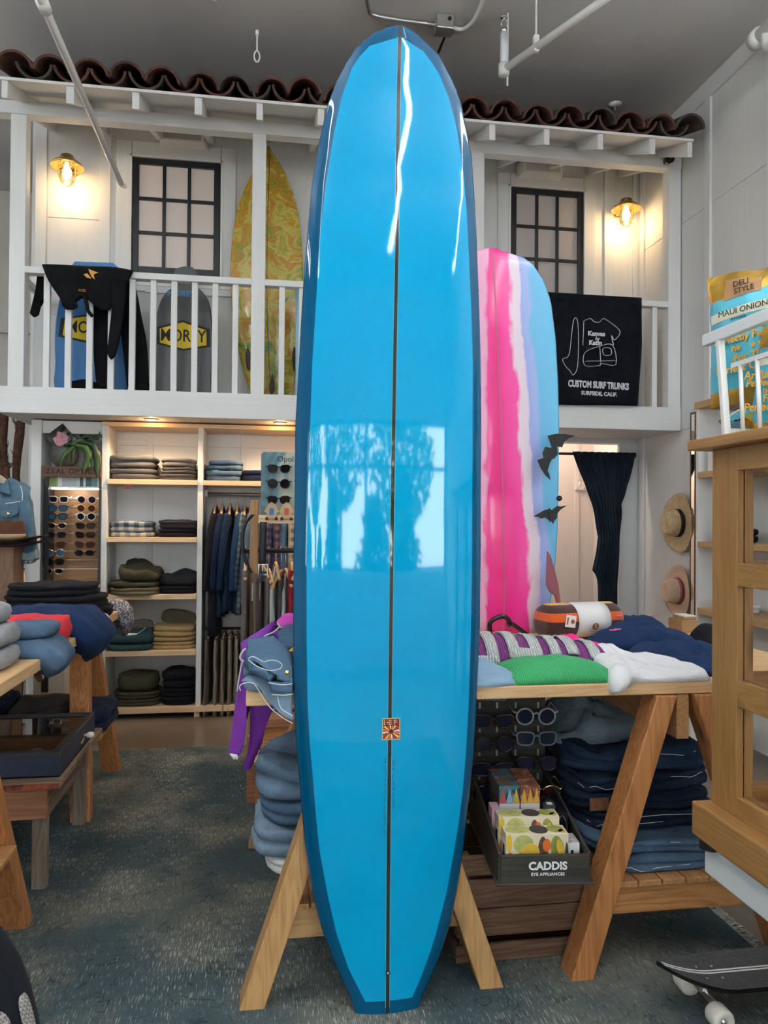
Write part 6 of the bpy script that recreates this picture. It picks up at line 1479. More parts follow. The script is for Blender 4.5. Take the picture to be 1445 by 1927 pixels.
# ================================================================ THINGS ON THE BALCONY
BZ = Z1
def yellow_material():
    m, nt, b = newmat('yellow green orange resin swirl'); v = coords(nt, rnd=False)
    n0 = N(nt, 'ShaderNodeTexNoise', i_Scale=3.0, i_Detail=2.0); nt.links.new(v, n0.inputs['Vector'])
    mx0 = N(nt, 'ShaderNodeMix', data_type='RGBA'); mx0.inputs['Factor'].default_value = .45; nt.links.new(v, mx0.inputs[6]); nt.links.new(n0.outputs['Color'], mx0.inputs[7])
    n = N(nt, 'ShaderNodeTexNoise', i_Scale=3.4, i_Detail=4.5, i_Distortion=2.4, i_Roughness=.6); nt.links.new(mx0.outputs[2], n.inputs['Vector'])
    c = ramp(nt, n.outputs['Fac'], [(.30, (.10,.21,.05)), (.37, (.26,.31,.05)), (.42, (.47,.36,.04)), (.47, (.55,.47,.13)), (.51, (.45,.33,.02)), (.55, (.50,.16,.04)), (.58, (.50,.34,.03)), (.62, (.17,.26,.04)), (.68, (.48,.38,.04)), (.75, (.50,.12,.05))])
    nt.links.new(c, b.inputs['Base Color']); b.inputs['Roughness'].default_value = .2; b.inputs['Coat Weight'].default_value = .3; return m
yl_ = [(p[2], p[0]) for p in [(-0.017,5.930,4.351),(-0.069,5.930,4.268),(-0.125,5.930,4.169),(-0.188,5.930,4.040),(-0.247,5.930,3.871),(-0.281,5.930,3.684),(-0.295,5.930,3.478),(-0.297,5.930,3.273),(-0.283,5.930,3.069),(-0.253,5.930,2.866),(-0.211,5.930,2.663),(-0.161,5.930,2.501),(-0.132,5.930,2.412)]]
yr_ = [(p[2], p[0]) for p in [(-0.017,5.930,4.351),(0.053,5.930,4.266),(0.120,5.930,4.146),(0.179,5.930,4.005),(0.221,5.930,3.842),(0.248,5.930,3.636),(0.258,5.930,3.429),(0.260,5.930,3.221),(0.253,5.930,3.013),(0.234,5.930,2.805),(0.208,5.930,2.597),(0.185,5.930,2.410)]]
yl_.sort(); yr_.sort()
ztop = max(yl_)[0]
def ywid(z): return (interp(yr_, z)-interp(yl_, z))/2
def ycen(z): return (interp(yr_, z)+interp(yl_, z))/2
yb = simple_board('swirled_surfboard', 'yellow green and orange swirled surfboard leaning on the balcony wall', ywid, ycen, BZ+.003, ztop, 5.93, .06, yellow_material(), tilt=.06, stringer=.003, sm=mat('brown stringer', (.10,.06,.02), .4))
dkf = mat('dark brown fin', (.035,.018,.012), .25)
for pl_ in ([(-0.159,5.880,2.757),(-0.138,5.880,2.705),(-0.129,5.880,2.616),(-0.141,5.880,2.574),(-0.165,5.880,2.594),(-0.174,5.880,2.695)], [(0.188,5.880,2.771),(0.213,5.880,2.731),(0.226,5.880,2.629),(0.218,5.880,2.580),(0.189,5.880,2.595),(0.176,5.880,2.689)], [(0.028,5.880,2.560),(0.045,5.880,2.491),(0.045,5.880,2.426),(0.025,5.880,2.397),(0.005,5.880,2.437),(0.012,5.880,2.515)]):
    q = MB(); q.prism([(p[0], p[2]) for p in pl_][::-1], lambda a, b, d: (a, d, b), 5.80, 5.885); q.build('fin', dkf, yb, bevel=.006)
o = MB().hexa([(0.192,5.580,2.510),(0.250,5.580,2.512),(0.250,5.580,2.516),(0.192,5.580,2.514)], [(a, 5.588, c) for a, b_, c in [(0.186,5.580,3.184),(0.251,5.580,3.187),(0.257,5.580,2.516),(0.192,5.580,2.514)]]) if False else None
q = MB(); P4 = [(0.196,5.560,2.351),(0.189,5.560,3.182),(0.359,5.560,3.191),(0.366,5.560,2.357)]; q.prism([(p[0], max(BZ+.003, p[2])) for p in P4], lambda a, b, d: (a, d, b), 5.56, 5.585)
tag(q.build('pale_blue_board', mat('pale blue foam', (.36,.60,.76), .5, var=.04), bevel=.004), 'pale blue board edge standing behind the rail beside the longboard', 'board')
# bodyboards
def bodyboard(label, outl, Y, m, m2, badge, word, top_word=None, T=.055):
    P = [Vector(p) for p in outl]; cx = sum(p.x for p in P)/len(P)
    t = thing('bodyboard', label, 'bodyboard', (cx, Y, BZ), 'bodyboards on the balcony')
    q = MB(); sp_ = smooth_path([(p.x, 0, max(BZ+.004, p.z)) for p in P], 4, True)
    q.prism([(p.x, max(BZ+.004, p.z)) for p in sp_], lambda a, b, d: (a, d + (b-BZ)*.10, b), Y, Y+T); q.build('slick', m, t, bevel=.008)
    q = MB(); q.prism([(p.x, max(BZ+.006, p.z)) for p in [cxp + (pp-cxp)*1.012 for pp in sp_ for cxp in (Vector((cx, 0, sum(s.z for s in sp_)/len(sp_))),)]], lambda a, b, d: (a, d + (b-BZ)*.10, b), Y+.018, Y+T-.004); q.build('rail_foam', m2, t, bevel=.006)
    B = [Vector(p) for p in badge]
    def on(a, b, d): return (a, Y + d + (b-BZ)*.10, b)
    c0 = sum(B, Vector())/len(B)
    q = MB(); q.prism([(p.x, p.z) for p in B], on, -.003, -.001); lg = q.build('badge', inkblack, t)
    q = MB(); I = [c0+(p-c0)*.86 for p in B]; q.prism([(p.x, p.z) for p in I], on, -.0045, -.003); q.build('badge_field', mat('badge yellow', (.72,.52,.02), .4), lg)
    hh = (max(p.z for p in B)-min(p.z for p in B))
    text(word, hh*.56, inkblack, lg, (c0.x, Y-.005+(c0.z-BZ)*.10, c0.z), ydir=(0,.10,1), bold=.0016, sx=.76, name='badge_lettering')
    if top_word:
        tw, tx_, tz_, cc = top_word
        text(tw, .06, cc, t, (tx_, Y-.002+(tz_-BZ)*.10, tz_), ydir=(0,.10,1), bold=.002, name='nose_lettering')
    return t
blue_f = mat('bright blue bodyboard skin', (.035,.17,.42), .35, var=.05); grey_f = mat('slate grey bodyboard skin', (.085,.088,.095), .4, var=.06)
bodyboard('blue bodyboard with yellow badge behind the wetsuit on the balcony', [(-1.466,5.680,2.316),(-1.505,5.680,2.561),(-1.515,5.680,2.825),(-1.489,5.680,3.054),(-1.447,5.680,3.189),(-1.387,5.680,3.287),(-1.340,5.680,3.294),(-1.140,5.680,3.291),(-1.077,5.680,3.260),(-1.040,5.680,3.155),(-1.007,5.680,2.887),(-1.011,5.680,2.542),(-1.056,5.680,2.330)][::-1], 5.68, blue_f, mat('dark blue rail foam', (.02,.06,.16), .5),
          [(-1.477,5.670,2.885),(-1.276,5.670,2.925),(-1.072,5.670,2.897),(-1.070,5.670,2.759),(-1.273,5.670,2.705),(-1.490,5.670,2.748)][::-1], 'MOREY')
t = thing('bodyboard', 'white and blue bodyboard nose behind the black wetsuit', 'bodyboard', (-1.232,5.860,3.318), 'bodyboards on the balcony')
q = MB(); q.prism([(p[0], max(BZ+.004, p[2])) for p in [(-1.446,5.860,2.346),(-1.456,5.860,3.281),(-1.420,5.860,3.342),(-1.150,5.860,3.347),(-1.096,5.860,3.302),(-1.071,5.860,2.358)][::-1]], lambda a, b, d: (a, d, b), 5.86, 5.90); q.build('slick', mat('blue foam deck', (.05,.21,.47), .4), t, bevel=.008)
bodyboard('slate grey bodyboard with yellow badge on the balcony', [(-0.775,5.600,2.326),(-0.803,5.600,2.496),(-0.813,5.600,2.724),(-0.804,5.600,2.914),(-0.768,5.600,3.049),(-0.703,5.600,3.129),(-0.629,5.600,3.164),(-0.584,5.600,3.163),(-0.510,5.600,3.136),(-0.441,5.600,3.048),(-0.414,5.600,2.895),(-0.404,5.600,2.703),(-0.413,5.600,2.472),(-0.434,5.600,2.325)][::-1], 5.60, grey_f, mat('charcoal rail foam', (.03,.03,.035), .5),
          [(-0.805,5.590,2.828),(-0.618,5.590,2.890),(-0.424,5.590,2.830),(-0.419,5.590,2.700),(-0.608,5.590,2.662),(-0.800,5.590,2.707)][::-1], 'MOREY', ('MOREY', -0.631, 3.086, mat('mid blue print', (.06,.22,.45), .5)))
q = MB(); q.prism([(p[0], max(BZ+.004, p[2])) for p in [(-0.711,5.750,2.920),(-0.715,5.750,3.265),(-0.693,5.750,3.329),(-0.628,5.750,3.349),(-0.571,5.750,3.344),(-0.536,5.750,3.303),(-0.532,5.750,2.929)][::-1]], lambda a, b, d: (a, d+.1*(b-BZ), b), 5.75, 5.79)
t = q.build('grey_bodyboard_nose', grey_f, bevel=.006); tag(t, 'dark grey board nose poking above the rail below left window', 'bodyboard', 'bodyboards on the balcony'); t.name = 'bodyboard'
q = MB(); q.prism([(p[0], max(BZ+.004, p[2])) for p in [(-0.428,5.660,2.335),(-0.421,5.660,2.444),(-0.411,5.660,2.561),(-0.396,5.660,2.562),(-0.390,5.660,2.336)][::-1]], lambda a, b, d: (a, d, b), 5.66, 5.70)
tag(q.build('swim_fin', mat('lime green rubber', (.10,.30,.05), .5), bevel=.004), 'lime green swim fin edge beside the grey bodyboard', 'swim fin')
# wetsuit over the rail
neo = fabric('black neoprene', (.0045,.005,.006), sheen=0, var=.2, weave=300, rough=.7, wr=.25)
ws = thing('wetsuit', 'black wetsuit draped over the balcony rail with orange star', 'wetsuit', (-1.220,5.390,3.163))
RY = 5.385
sheet('chest', [[(-1.521,5.430,3.159),(-1.419,5.430,3.165),(-1.229,5.430,3.165),(-1.054,5.430,3.168),(-0.931,5.430,3.153)], [(-1.506,5.375,3.138),(-1.404,5.375,3.140),(-1.216,5.375,3.140),(-1.044,5.375,3.143),(-0.922,5.375,3.132)], [(-1.461,5.365,3.033),(-1.383,5.365,3.038),(-1.213,5.365,3.026),(-1.051,5.365,3.038),(-0.954,5.365,3.062)], [(-1.394,5.370,2.931),(-1.339,5.370,2.941),(-1.265,5.370,2.981),(-1.093,5.370,2.961),(-1.017,5.370,2.994)], [(-1.374,5.375,2.880),(-1.326,5.375,2.864),(-1.266,5.375,2.968),(-1.134,5.375,2.881),(-1.058,5.375,2.885)], [(-1.354,5.380,2.857),(-1.321,5.380,2.873),(-1.232,5.380,2.942),(-1.128,5.380,2.868),(-1.076,5.380,2.878)]], neo, ws, .012)
MB().tube(smooth_path([(-1.370,5.360,2.886),(-1.329,5.360,2.860),(-1.285,5.360,2.873),(-1.296,5.360,2.912),(-1.269,5.360,2.949),(-1.235,5.360,2.951),(-1.217,5.360,2.901),(-1.206,5.360,2.848),(-1.178,5.360,2.813)], 5), .012, 8).build('neck_hem', neo, ws, smooth=True)
sheet('sleeve', [[(-1.052,5.370,3.058),(-1.007,5.370,3.067),(-0.965,5.370,3.055)], [(-1.049,5.360,2.910),(-1.007,5.360,2.894),(-0.966,5.360,2.951)], [(-1.067,5.360,2.692),(-1.025,5.360,2.680),(-0.991,5.360,2.732)], [(-1.079,5.360,2.569),(-1.058,5.360,2.527),(-1.027,5.360,2.557)]], neo, ws, .035)
sheet('sleeve', [[(-1.574,5.520,3.149),(-1.532,5.520,3.144),(-1.490,5.520,3.117)], [(-1.589,5.530,3.022),(-1.554,5.530,3.006),(-1.506,5.530,3.027)], [(-1.615,5.530,2.892),(-1.587,5.530,2.864),(-1.553,5.530,2.932)], [(-1.625,5.530,2.855),(-1.604,5.530,2.834),(-1.573,5.530,2.850)]], neo, ws, .035)
sheet('leg', [[(-1.223,5.520,3.058),(-1.159,5.520,3.043),(-1.106,5.520,3.045)], [(-1.213,5.540,2.766),(-1.153,5.540,2.769),(-1.103,5.540,2.772)], [(-1.202,5.550,2.546),(-1.152,5.550,2.511),(-1.102,5.550,2.512)], [(-1.186,5.550,2.379),(-1.150,5.550,2.361),(-1.100,5.550,2.356)]], neo, ws, .035)
sheet('leg', [[(-1.071,5.520,3.140),(-1.000,5.520,3.152),(-0.939,5.520,3.148)], [(-1.036,5.540,2.849),(-0.946,5.540,2.854),(-0.893,5.540,2.894)], [(-1.010,5.550,2.628),(-0.928,5.550,2.632),(-0.852,5.550,2.673)], [(-0.979,5.550,2.375),(-0.921,5.550,2.369),(-0.834,5.550,2.372)]], neo, ws, .035)
org = mat('orange star print', (.62,.28,.03), .5)
q = MB()
q.prism([(p[0], p[2]) for p in [(-1.237,5.350,3.091),(-1.214,5.350,3.100),(-1.186,5.350,3.066),(-1.217,5.350,3.071)][::-1]], lambda a, b, d: (a, d, b), 5.352, 5.355); q.prism([(p[0], p[2]) for p in [(-1.207,5.350,3.129),(-1.197,5.350,3.126),(-1.142,5.350,3.108),(-1.173,5.350,3.095),(-1.165,5.350,3.060),(-1.186,5.350,3.080),(-1.200,5.350,3.108)][::-1]], lambda a, b, d: (a, d, b), 5.352, 5.355)
q.build('star_logo', org, ws)
text('XCEL', .022, org, ws, (-1.245, 5.355, 2.983), name='chest_lettering')
tag(folded('crumpled_wetsuit', 'crumpled black neoprene heap on the balcony floor behind the rail', 'wetsuit', (-1.239, 5.60, BZ+.001), .30, .12, .075, neo, 1, 7, lump=.5), group=None)
tag(folded('crumpled_wetsuit', 'small black neoprene heap beside the grey bodyboard foot', 'wetsuit', (-0.880, 5.55, BZ+.001), .13, .10, .06, neo, 1, 8, lump=.5))
# printed towel over the right rail
tw = thing('printed_towel', 'black towel with white surf trunks print hanging over the right rail', 'towel', (2.395,5.370,2.731))
tl, tr_, tt, tb = 2.045, 2.786, RZ1+.006, 2.318
cloth = fabric('black towelling', (.006,.007,.011), var=.2, weave=400)
rows = []
for i in range(15):
    z = tt - (tt-tb)*i/14; row = []
    for j in range(17):
        u = j/16; x = tl+(tr_-tl)*u*(1-.035*max(0, i-6)/8*(1 if u > .5 else 0)) - (0)
        row.append((x, 5.378 + .006*math.sin(u*9+i*.35)*min(1, i/5) - .004, z + (.012*(u) if i == 14 else 0) - .02*u*(i/14)*0))
    rows.append(row)
rows = [[(p[0], 5.49, p[2]-.12) for p in rows[0]], [(p[0], 5.485, p[2]-.01) for p in rows[0]], [(p[0], 5.435, p[2]+.004) for p in rows[0]]] + rows
MB().grid(rows).build('cloth', cloth, tw, smooth=True, solid=.006)
pw_ = mat('white screen print', (.66,.66,.70), .8)
py_ = 5.365
def stroke(px_pts, r=.0052, closed=False, k=4): return smooth_path([(p[0], py_, p[2]) for p in px_pts], k, closed), r
q = MB()
# plain product drawing: a tee, a pair of trunks and a surfboard
for l, cl in (([(2.183,5.370,2.603),(2.157,5.370,2.657),(2.207,5.370,2.691),(2.231,5.370,2.883),(2.247,5.370,2.963),(2.272,5.370,2.948),(2.281,5.370,2.805),(2.274,5.370,2.606),(2.241,5.370,2.542),(2.216,5.370,2.572)], True),
              ([(2.322,5.370,2.950),(2.373,5.370,2.969),(2.406,5.370,2.946),(2.448,5.370,2.948),(2.474,5.370,2.974),(2.524,5.370,2.952),(2.610,5.370,2.884),(2.567,5.370,2.818),(2.542,5.370,2.849),(2.559,5.370,2.777)], False), ([(2.322,5.370,2.950),(2.315,5.370,2.767)], False),
              ([(2.332,5.370,2.712),(2.449,5.370,2.765),(2.551,5.370,2.777),(2.577,5.370,2.634),(2.458,5.370,2.637),(2.450,5.370,2.621),(2.333,5.370,2.617)], True), ([(2.475,5.370,2.750),(2.534,5.370,2.752),(2.538,5.370,2.705),(2.483,5.370,2.702)], True), ([(2.449,5.370,2.757),(2.458,5.370,2.637)], False), ([(2.341,5.370,2.649),(2.577,5.370,2.662)], False)):
    a, r = stroke(l, .0055, cl); q.tube(a, r, 6, closed=cl, flat=.4)
q.build('outline_print', pw_, tw, smooth=True)
S_ = lambda h: 0.040*h/10
text('Kanvas', S_(12), pw_, tw, (2.423, py_, 2.857), name='print_lettering', bold=.002)
text('by', S_(9), pw_, tw, (2.428, py_, 2.821), name='print_lettering', bold=.001, shear=.3)
text('Katin', S_(12), pw_, tw, (2.415, py_, 2.789), name='print_lettering', bold=.002)
text('CUSTOM SURF TRUNKS', S_(17), pw_, tw, (2.442, py_, 2.472), xdir=(1,0,-.02), name='print_lettering', bold=.003, sx=.66)
text('SURFSIDE, CALIF.', S_(10), pw_, tw, (2.447, py_, 2.408), xdir=(1,0,-.02), name='print_lettering', bold=.0015, sx=.95)

# ================================================================ CURTAIN, HATS, MIRROR, RIGHT WALL SHELVES
CY = 6.04
rd = thing('curtain_rod', 'dark curtain rod across the fitting room doorway', 'curtain rod', (2.722, CY, 2.018))
MB().tube([(SX+.02, CY, 2.018), (3.074, CY, 2.018)], .012, 10).build('rod', mat('bronze rod', (.06,.05,.045), .35, metal=.6), rd, smooth=True)
MB().tube([(3.055, CY, 2.018), (3.079, CY, 2.018)], .022, 12).build('end_cap', black_metal, rd)
cl_ = sorted((p[2], p[0]) for p in [(2.510,6.040,2.027),(2.558,6.040,1.903),(2.629,6.040,1.749),(2.686,6.040,1.593),(2.715,6.040,1.437),(2.744,6.040,1.326),(2.726,6.040,1.192),(2.693,6.040,1.049),(2.736,6.040,0.991),(2.746,6.040,0.880),(2.747,6.040,0.635),(2.751,6.040,-0.099)])
crr = sorted((p[2], p[0]) for p in [(3.069,6.040,2.039),(3.022,6.040,1.822),(2.970,6.040,1.664),(2.928,6.040,1.596),(2.929,6.040,1.372),(2.920,6.040,1.103),(2.907,6.040,0.924),(2.908,6.040,0.633),(2.912,6.040,-0.104)])
ct = thing('curtain', 'dark indigo twisted curtain tied back in the fitting room doorway', 'curtain', (2.819, CY, .08))
zt2 = 2.036; rows = []
for i in range(50):
    z = zt2 - (zt2-.10)*i/49; a, b_ = interp(cl_, z), interp(crr, z); row = []
    tws = max(0, 1-abs(i-12)/9)
    for j in range(50):
        u = j/49; fold = math.sin(u*2*PI*9 + i*.02)*(.016 if i < 8 else .022) + tws*.02*math.sin((u*3+i*.22)*2)
        row.append((a+(b_-a)*u + .01*math.sin(i*.5+u*7)*tws, CY-.028 + fold - .05*tws*math.sin(PI*u), z))
    rows.append(row)
MB().grid(rows).build('cloth', fabric('indigo gauze', (.017,.026,.040), var=.35, weave=500), ct, smooth=True, solid=.004)
# straw hats on the right wall: local +z axis of the hat points out of the wall (-X)
def hat(name, label, centre, R, cr_h, cr_r, m, band, frayed=False, M=None, group=None, n=56):
    t = thing(name, label, 'hat', centre, group)
    if M is None: M = Matrix(((0,0,-1),(1,0,0),(0,-1,0))).to_4x4(); 
    M = Matrix.Translation(centre) @ M
    rings = []
    for r, z in ((cr_r*.98,.0),(cr_r*1.15,.004),(R*.75,.004),(R*.9,.008),(R,.016)):
        rings.append([(r*math.cos(2*PI*k/n)*(1+(.025*math.sin(k*2.9)+.02*math.sin(k*5.3) if frayed and r == R else 0)), r*1.05*math.sin(2*PI*k/n), z+(.012*math.cos(4*PI*k/n) if r > R*.7 else 0)) for k in range(n)])
    q = MB(); q.grid([[M @ Vector(p) for p in r] for r in rings], closed=True); q.build('brim', m, t, smooth=True, solid=.004)
    rings = []
    for f, z in ((1,0),(1.0,.02),(.97,.05),(.92,cr_h*.75),(.86,cr_h*.95),(.74,cr_h),(.5,cr_h*.97),(.25,cr_h*.9),(.02,cr_h*.87)):
        ring = []
        for k in range(n):
            a = 2*PI*k/n; x, y = cr_r*f*math.cos(a)*.88, cr_r*f*math.sin(a)*1.08
            zz = z
            if z > cr_h*.5:
                zz -= .035*math.exp(-(x/.022)**2)*(z/cr_h)      # centre crease
                pinch = math.exp(-((y+cr_r*.8)/.04)**2); x *= 1-.35*pinch*(z/cr_h)
            ring.append((x, y, zz))
        rings.append(ring)
    q = MB(); q.grid([[M @ Vector(p) for p in r] for r in rings], closed=True); q.build('crown', m, t, smooth=True, solid=.003)
    q = MB(); q.grid([[M @ Vector((cr_r*s*math.cos(2*PI*k/n)*.885, cr_r*s*1.085*math.sin(2*PI*k/n), z)) for k in range(n)] for s, z in ((1.02,.006),(1.0,.034))], closed=True); q.build('hat_band', band, t, smooth=True, solid=.004)
    return t
straw = mat('natural straw', (.56,.42,.25), .8, var=.15, vscale=40, bmp=.6, bscale=220); felt = mat('blush straw', (.60,.43,.31), .8, var=.08, vscale=30, bmp=.4, bscale=200)
hatM = Matrix(((0,0,-1),(1,0,0),(0,-1,0))).to_4x4() @ Matrix.Rotation(.12, 4, 'Z')
hat('straw_hat', 'frayed straw hat with black band hanging on the right wall', (RX-.04, 5.373, 1.447), .215, .125, .095, straw, inkblack, True, hatM, 'hats on the right wall')
hat('straw_hat', 'blush straw hat with rose band below the frayed hat', (RX-.04, 5.377, 0.930), .19, .120, .090, felt, mat('rose band', (.30,.08,.09), .6), False, hatM, 'hats on the right wall')
mr_ = thing('wall_mirror', 'tall narrow mirror with worn brown frame on the right wall', 'mirror', (3.0, 5.166, 0.706))
my0, my1 = 5.124, 5.215; mz0, mz1 = 0.725, 2.265
MB().box(RX-.05, RX-.026, my0, my1, mz0, mz1).build('frame', mat('worn brown frame', (.16,.095,.055), .7, var=.5, vscale=40), mr_, bevel=.003)
MB().box(RX-.056, RX-.05, my0+.02, my1-.03, mz0+.02, mz1-.02).build('mirror_glass', mat('mirror', (.9,.85,.82), .03, metal=1), mr_)
t = thing('ledge_box', 'brown wooden ledge under the tall mirror', 'ledge', (3.05, my0+.05, mz0-.05))
MB().box(RX-.14, RX-.026, my0-.04, my1+.14, mz0-.045, mz0-.003).build('ledge', walnut, t, bevel=.003)
# white shelving with wooden shelves
ws_ = thing('wall_shelving', 'white shelving with maple shelves on the right wall behind the cabinet', 'shelving', (2.98, 4.1, 0))
WX = 2.82; wy1 = 4.685; wy0 = 2.75
wzt = 2.204
MB().box(WX, RX-.03, wy1-.03, wy1, 0, wzt).build('end_panel', white_flat, ws_, bevel=.002); MB().box(WX, RX-.03, wy0, wy0+.03, 0, wzt).build('end_panel', white_flat, ws_, bevel=.002)
MB().box(RX-.045, RX-.03, wy0+.03, wy1-.03, 0, wzt).build('back_panel', white_flat, ws_)
shy = wood('shelf maple lengthwise', (.52,.33,.16), (.44,.26,.12), 1, .5, knots=False)
MB().box(WX-.015, RX-.03, wy0, wy1, wzt, wzt+.045).build('top_board', shy, ws_, bevel=.003)
for py0, py1 in ((888,900), (1019,1030), (1143,1155)):
    MB().box(WX-.02, RX-.046, wy0+.03, wy1-.05, 1.742 if py0 == 888 else (1.288 if py0 == 1019 else 0.851), 1.784 if py0 == 888 else (1.326 if py0 == 1019 else 0.893)).build('shelf', shy, ws_, bevel=.003)
MB().box(WX, WX+.02, (wy0+wy1)/2-.01, (wy0+wy1)/2+.01, 0, wzt).build('slotted_upright', chrome, ws_)
for k in range(2): 
    o = folded('black_folded_hat', ('upper','lower')[1-k]+' black folded cap on the right wall shelf', 'cap', (2.93, 4.42, 1.326+.001+.045*k), .20, .28, .044, f_black, 1, 200+k, lump=.2)
bx = thing('lettered_box', 'white box with black letters on the right wall shelf', 'box', (2.95, 4.35, 1.784))
MB().box(2.84, 3.02, 4.20, 4.58, 1.784+.001, 1.784+.20).build('carton', white_flat, bx, bevel=.002)
text('S', .075, inkblack, bx, (2.838, 4.50, 1.784+.155), xdir=(0,-1,0), name='box_lettering', bold=.002); text('S', .075, inkblack, bx, (2.838, 4.50, 1.784+.065), xdir=(0,-1,0), name='box_lettering', bold=.002)
o = folded('white_folded_cloth', 'white folded cloth on the lowest right wall shelf', 'cloth', (2.93, 4.40, 0.893+.001), .18, .3, .05, f_white, 2, 210)
rope = MB().tube(smooth_path([(WX+.02, 4.10, wzt+.075), (WX+.06, 3.95, wzt+.10), (WX+.02, 3.8, wzt+.07), (WX+.08, 3.7, wzt+.12), (WX+.03, 3.55, wzt+.08)], 8), .028, 10)
tag(rope.build('white_rope', mat('white cotton rope', (.75,.74,.72), .9, bmp=1, bscale=90), smooth=True), 'thick white rope coil on top of the right wall shelving', 'rope')
o = box('dark_box', dark_wood, WX+.05, RX-.05, 3.45, 4.15, wzt+.046, wzt+.20); tag(o, 'dark wooden box behind the white rope on the shelving', 'box')


# ================================================================ DISPLAY CABINET AT THE RIGHT
CX = 1.25
cab = thing('display_cabinet', 'honey pine glazed display cabinet on a white plinth at the right', 'cabinet', (1.5, 1.4, .457))
cy1, cy0 = 1.993, .75; cx2 = 1.72
zl0, zl1 = .566, .661; zt0, zt1 = 1.657, 1.687
MB().box(1.20, cx2+.05, cy0-.04, 2.012, zl0, zl1).build('base_moulding', honey_y, cab, bevel=.006)
MB().box(1.20, cx2+.05, cy0-.04, 2.042, zt0, zt1).build('top_board', honey_y, cab, bevel=.004)
def stile(x0, x1, y0, y1): MB().box(x0, x1, y0, y1, zl1, zt0).build('stile', honey_z, cab, bevel=.002)
stile(CX, CX+.05, 1.878, cy1); stile(CX, CX+.05, 1.30, 1.40); stile(CX, CX+.05, cy0, cy0+.10)
stile(cx2-.05, cx2, 1.878, cy1); stile(cx2-.05, cx2, cy0, cy0+.10)
rails = [(1.592, zt0), (1.28, 1.343), (.957, 1.028), (zl1, .715)]
for z0, z1 in rails:
    MB().box(CX+.001, CX+.045, 1.40, 1.878, z0, z1).build('rail', honey_y, cab, bevel=.002); MB().box(CX+.001, CX+.045, cy0+.10, 1.30, z0, z1).build('rail', honey_y, cab, bevel=.002)
    MB().box(cx2-.045, cx2-.001, cy0+.10, 1.878, z0, z1).build('rail', honey_y, cab, bevel=.002)
    MB().box(CX+.05, cx2-.05, 1.945, 1.99, z0, z1).build('rail', wood('honey pine cross rail', (.37,.19,.062), (.28,.13,.038), 0, .4), cab, bevel=.002)
pane_g = mat('clear pane', (1, 1, 1), .0, trans=1, ior=1.02)
for z0, z1 in ((1.343, 1.592), (1.028, 1.28), (.715, .957)):
    MB().box(CX+.020, CX+.023, 1.40, 1.878, z0, z1).build('glass_pane', pane_g, cab); MB().box(CX+.020, CX+.023, cy0+.1, 1.30, z0, z1).build('glass_pane', pane_g, cab)
MB().box(CX+.05, cx2-.05, cy0+.02, 1.94, zl1+.001, zl1+.015).build('inner_floor', honey_y, cab)
MB().lathe([(0,0),(.028,0),(.028,-.028),(0,-.028)], 16, mat=Matrix.Translation((1.235, 2.005-.03, zl0))).build('rubber_foot', black_metal, cab, smooth=False)
plinth_m = mat('white plinth paint', (.72,.74,.74), .5, var=.02)
pl = thing('white_plinth', 'white painted plinth table carrying the pine display cabinet', 'plinth', (1.5, 1.4, 0))
MB().box(1.24, cx2+.10, cy0-.1, 2.010, .457, .562).build('top_slab', plinth_m, pl, bevel=.004)
MB().box(1.25, cx2+.09, cy0-.09, 2.0, .515, .563).build('upper_band', plinth_m, pl)
for x in (1.66, 1.74):
    pass
for y in (cy0, 1.55): MB().box(1.72, 1.80, y, y+.08, 0, .457).build('leg', plinth_m, pl, bevel=.003)
# things inside the case
t = thing('cream_saucer', 'shallow cream dish inside the bottom of the cabinet', 'dish', (1.45, 1.75, zl1+.016))
MB().lathe([(0,0),(.05,0),(.085,.02),(.088,.024),(.05,.008),(0,.006)], 24, mat=Matrix.Translation((1.45, 1.75, zl1+.016))).build('dish', mat('cream glaze', (.70,.64,.56), .25), t, smooth=True)
# white crib of crisp packets on top
cr = thing('white_cradle', 'small white slatted crib on top of the pine cabinet', 'crib', (1.40, 1.5, zt1))
gx = 1.27; wpt = mat('white enamel', (.80,.80,.80), .35)
def YZ(px, py): pass
r0, r1 = Vector((gx, 2.063, 1.985)), Vector((gx, 1.0, 1.985))
MB().beam(r0, r1, .022, .034).build('top_rail', wpt, cr, bevel=.003)
MB().beam((gx+.26, 2.063, 1.985), (gx+.26, 1.0, 1.985), .022, .034).build('top_rail', wpt, cr, bevel=.003)
MB().beam((gx, 1.93, 1.885), (gx, 1.0, 1.885), .010, .013).build('lower_rail', wpt, cr)
for y in (1.955, 1.07): 
    MB().beam((gx, y+.035, 1.97), (gx, y, zt1), .017, .020, up=(1,0,0)).build('post', wpt, cr, bevel=.003); MB().beam((gx+.26, y+.035, 1.97), (gx+.26, y, zt1), .017, .020, up=(1,0,0)).build('post', wpt, cr, bevel=.003)
for k in range(8):
    y = 1.885 - .072*k; MB().tube([(gx, y+.010, 1.885), (gx, y-.004, zt1)], .0058, 8).build('spindle', wpt, cr, smooth=True)
MB().beam((gx, 1.955, zt1+.02), (gx+.26, 1.955, zt1+.02), .014, .014).build('end_rail', wpt, cr)
sky = mat('turquoise snack foil', (.09,.46,.58), .28, metal=.15, var=.12, vscale=8); goldf = mat('gold snack foil', (.62,.36,.06), .2, metal=.6, var=.35, vscale=14); creamf = mat('cream print', (.76,.73,.55), .4); brownp = mat('brown bun print', (.42,.22,.10), .4, var=.2); yel = mat('orange gold lettering', (.72,.36,.045), .35)
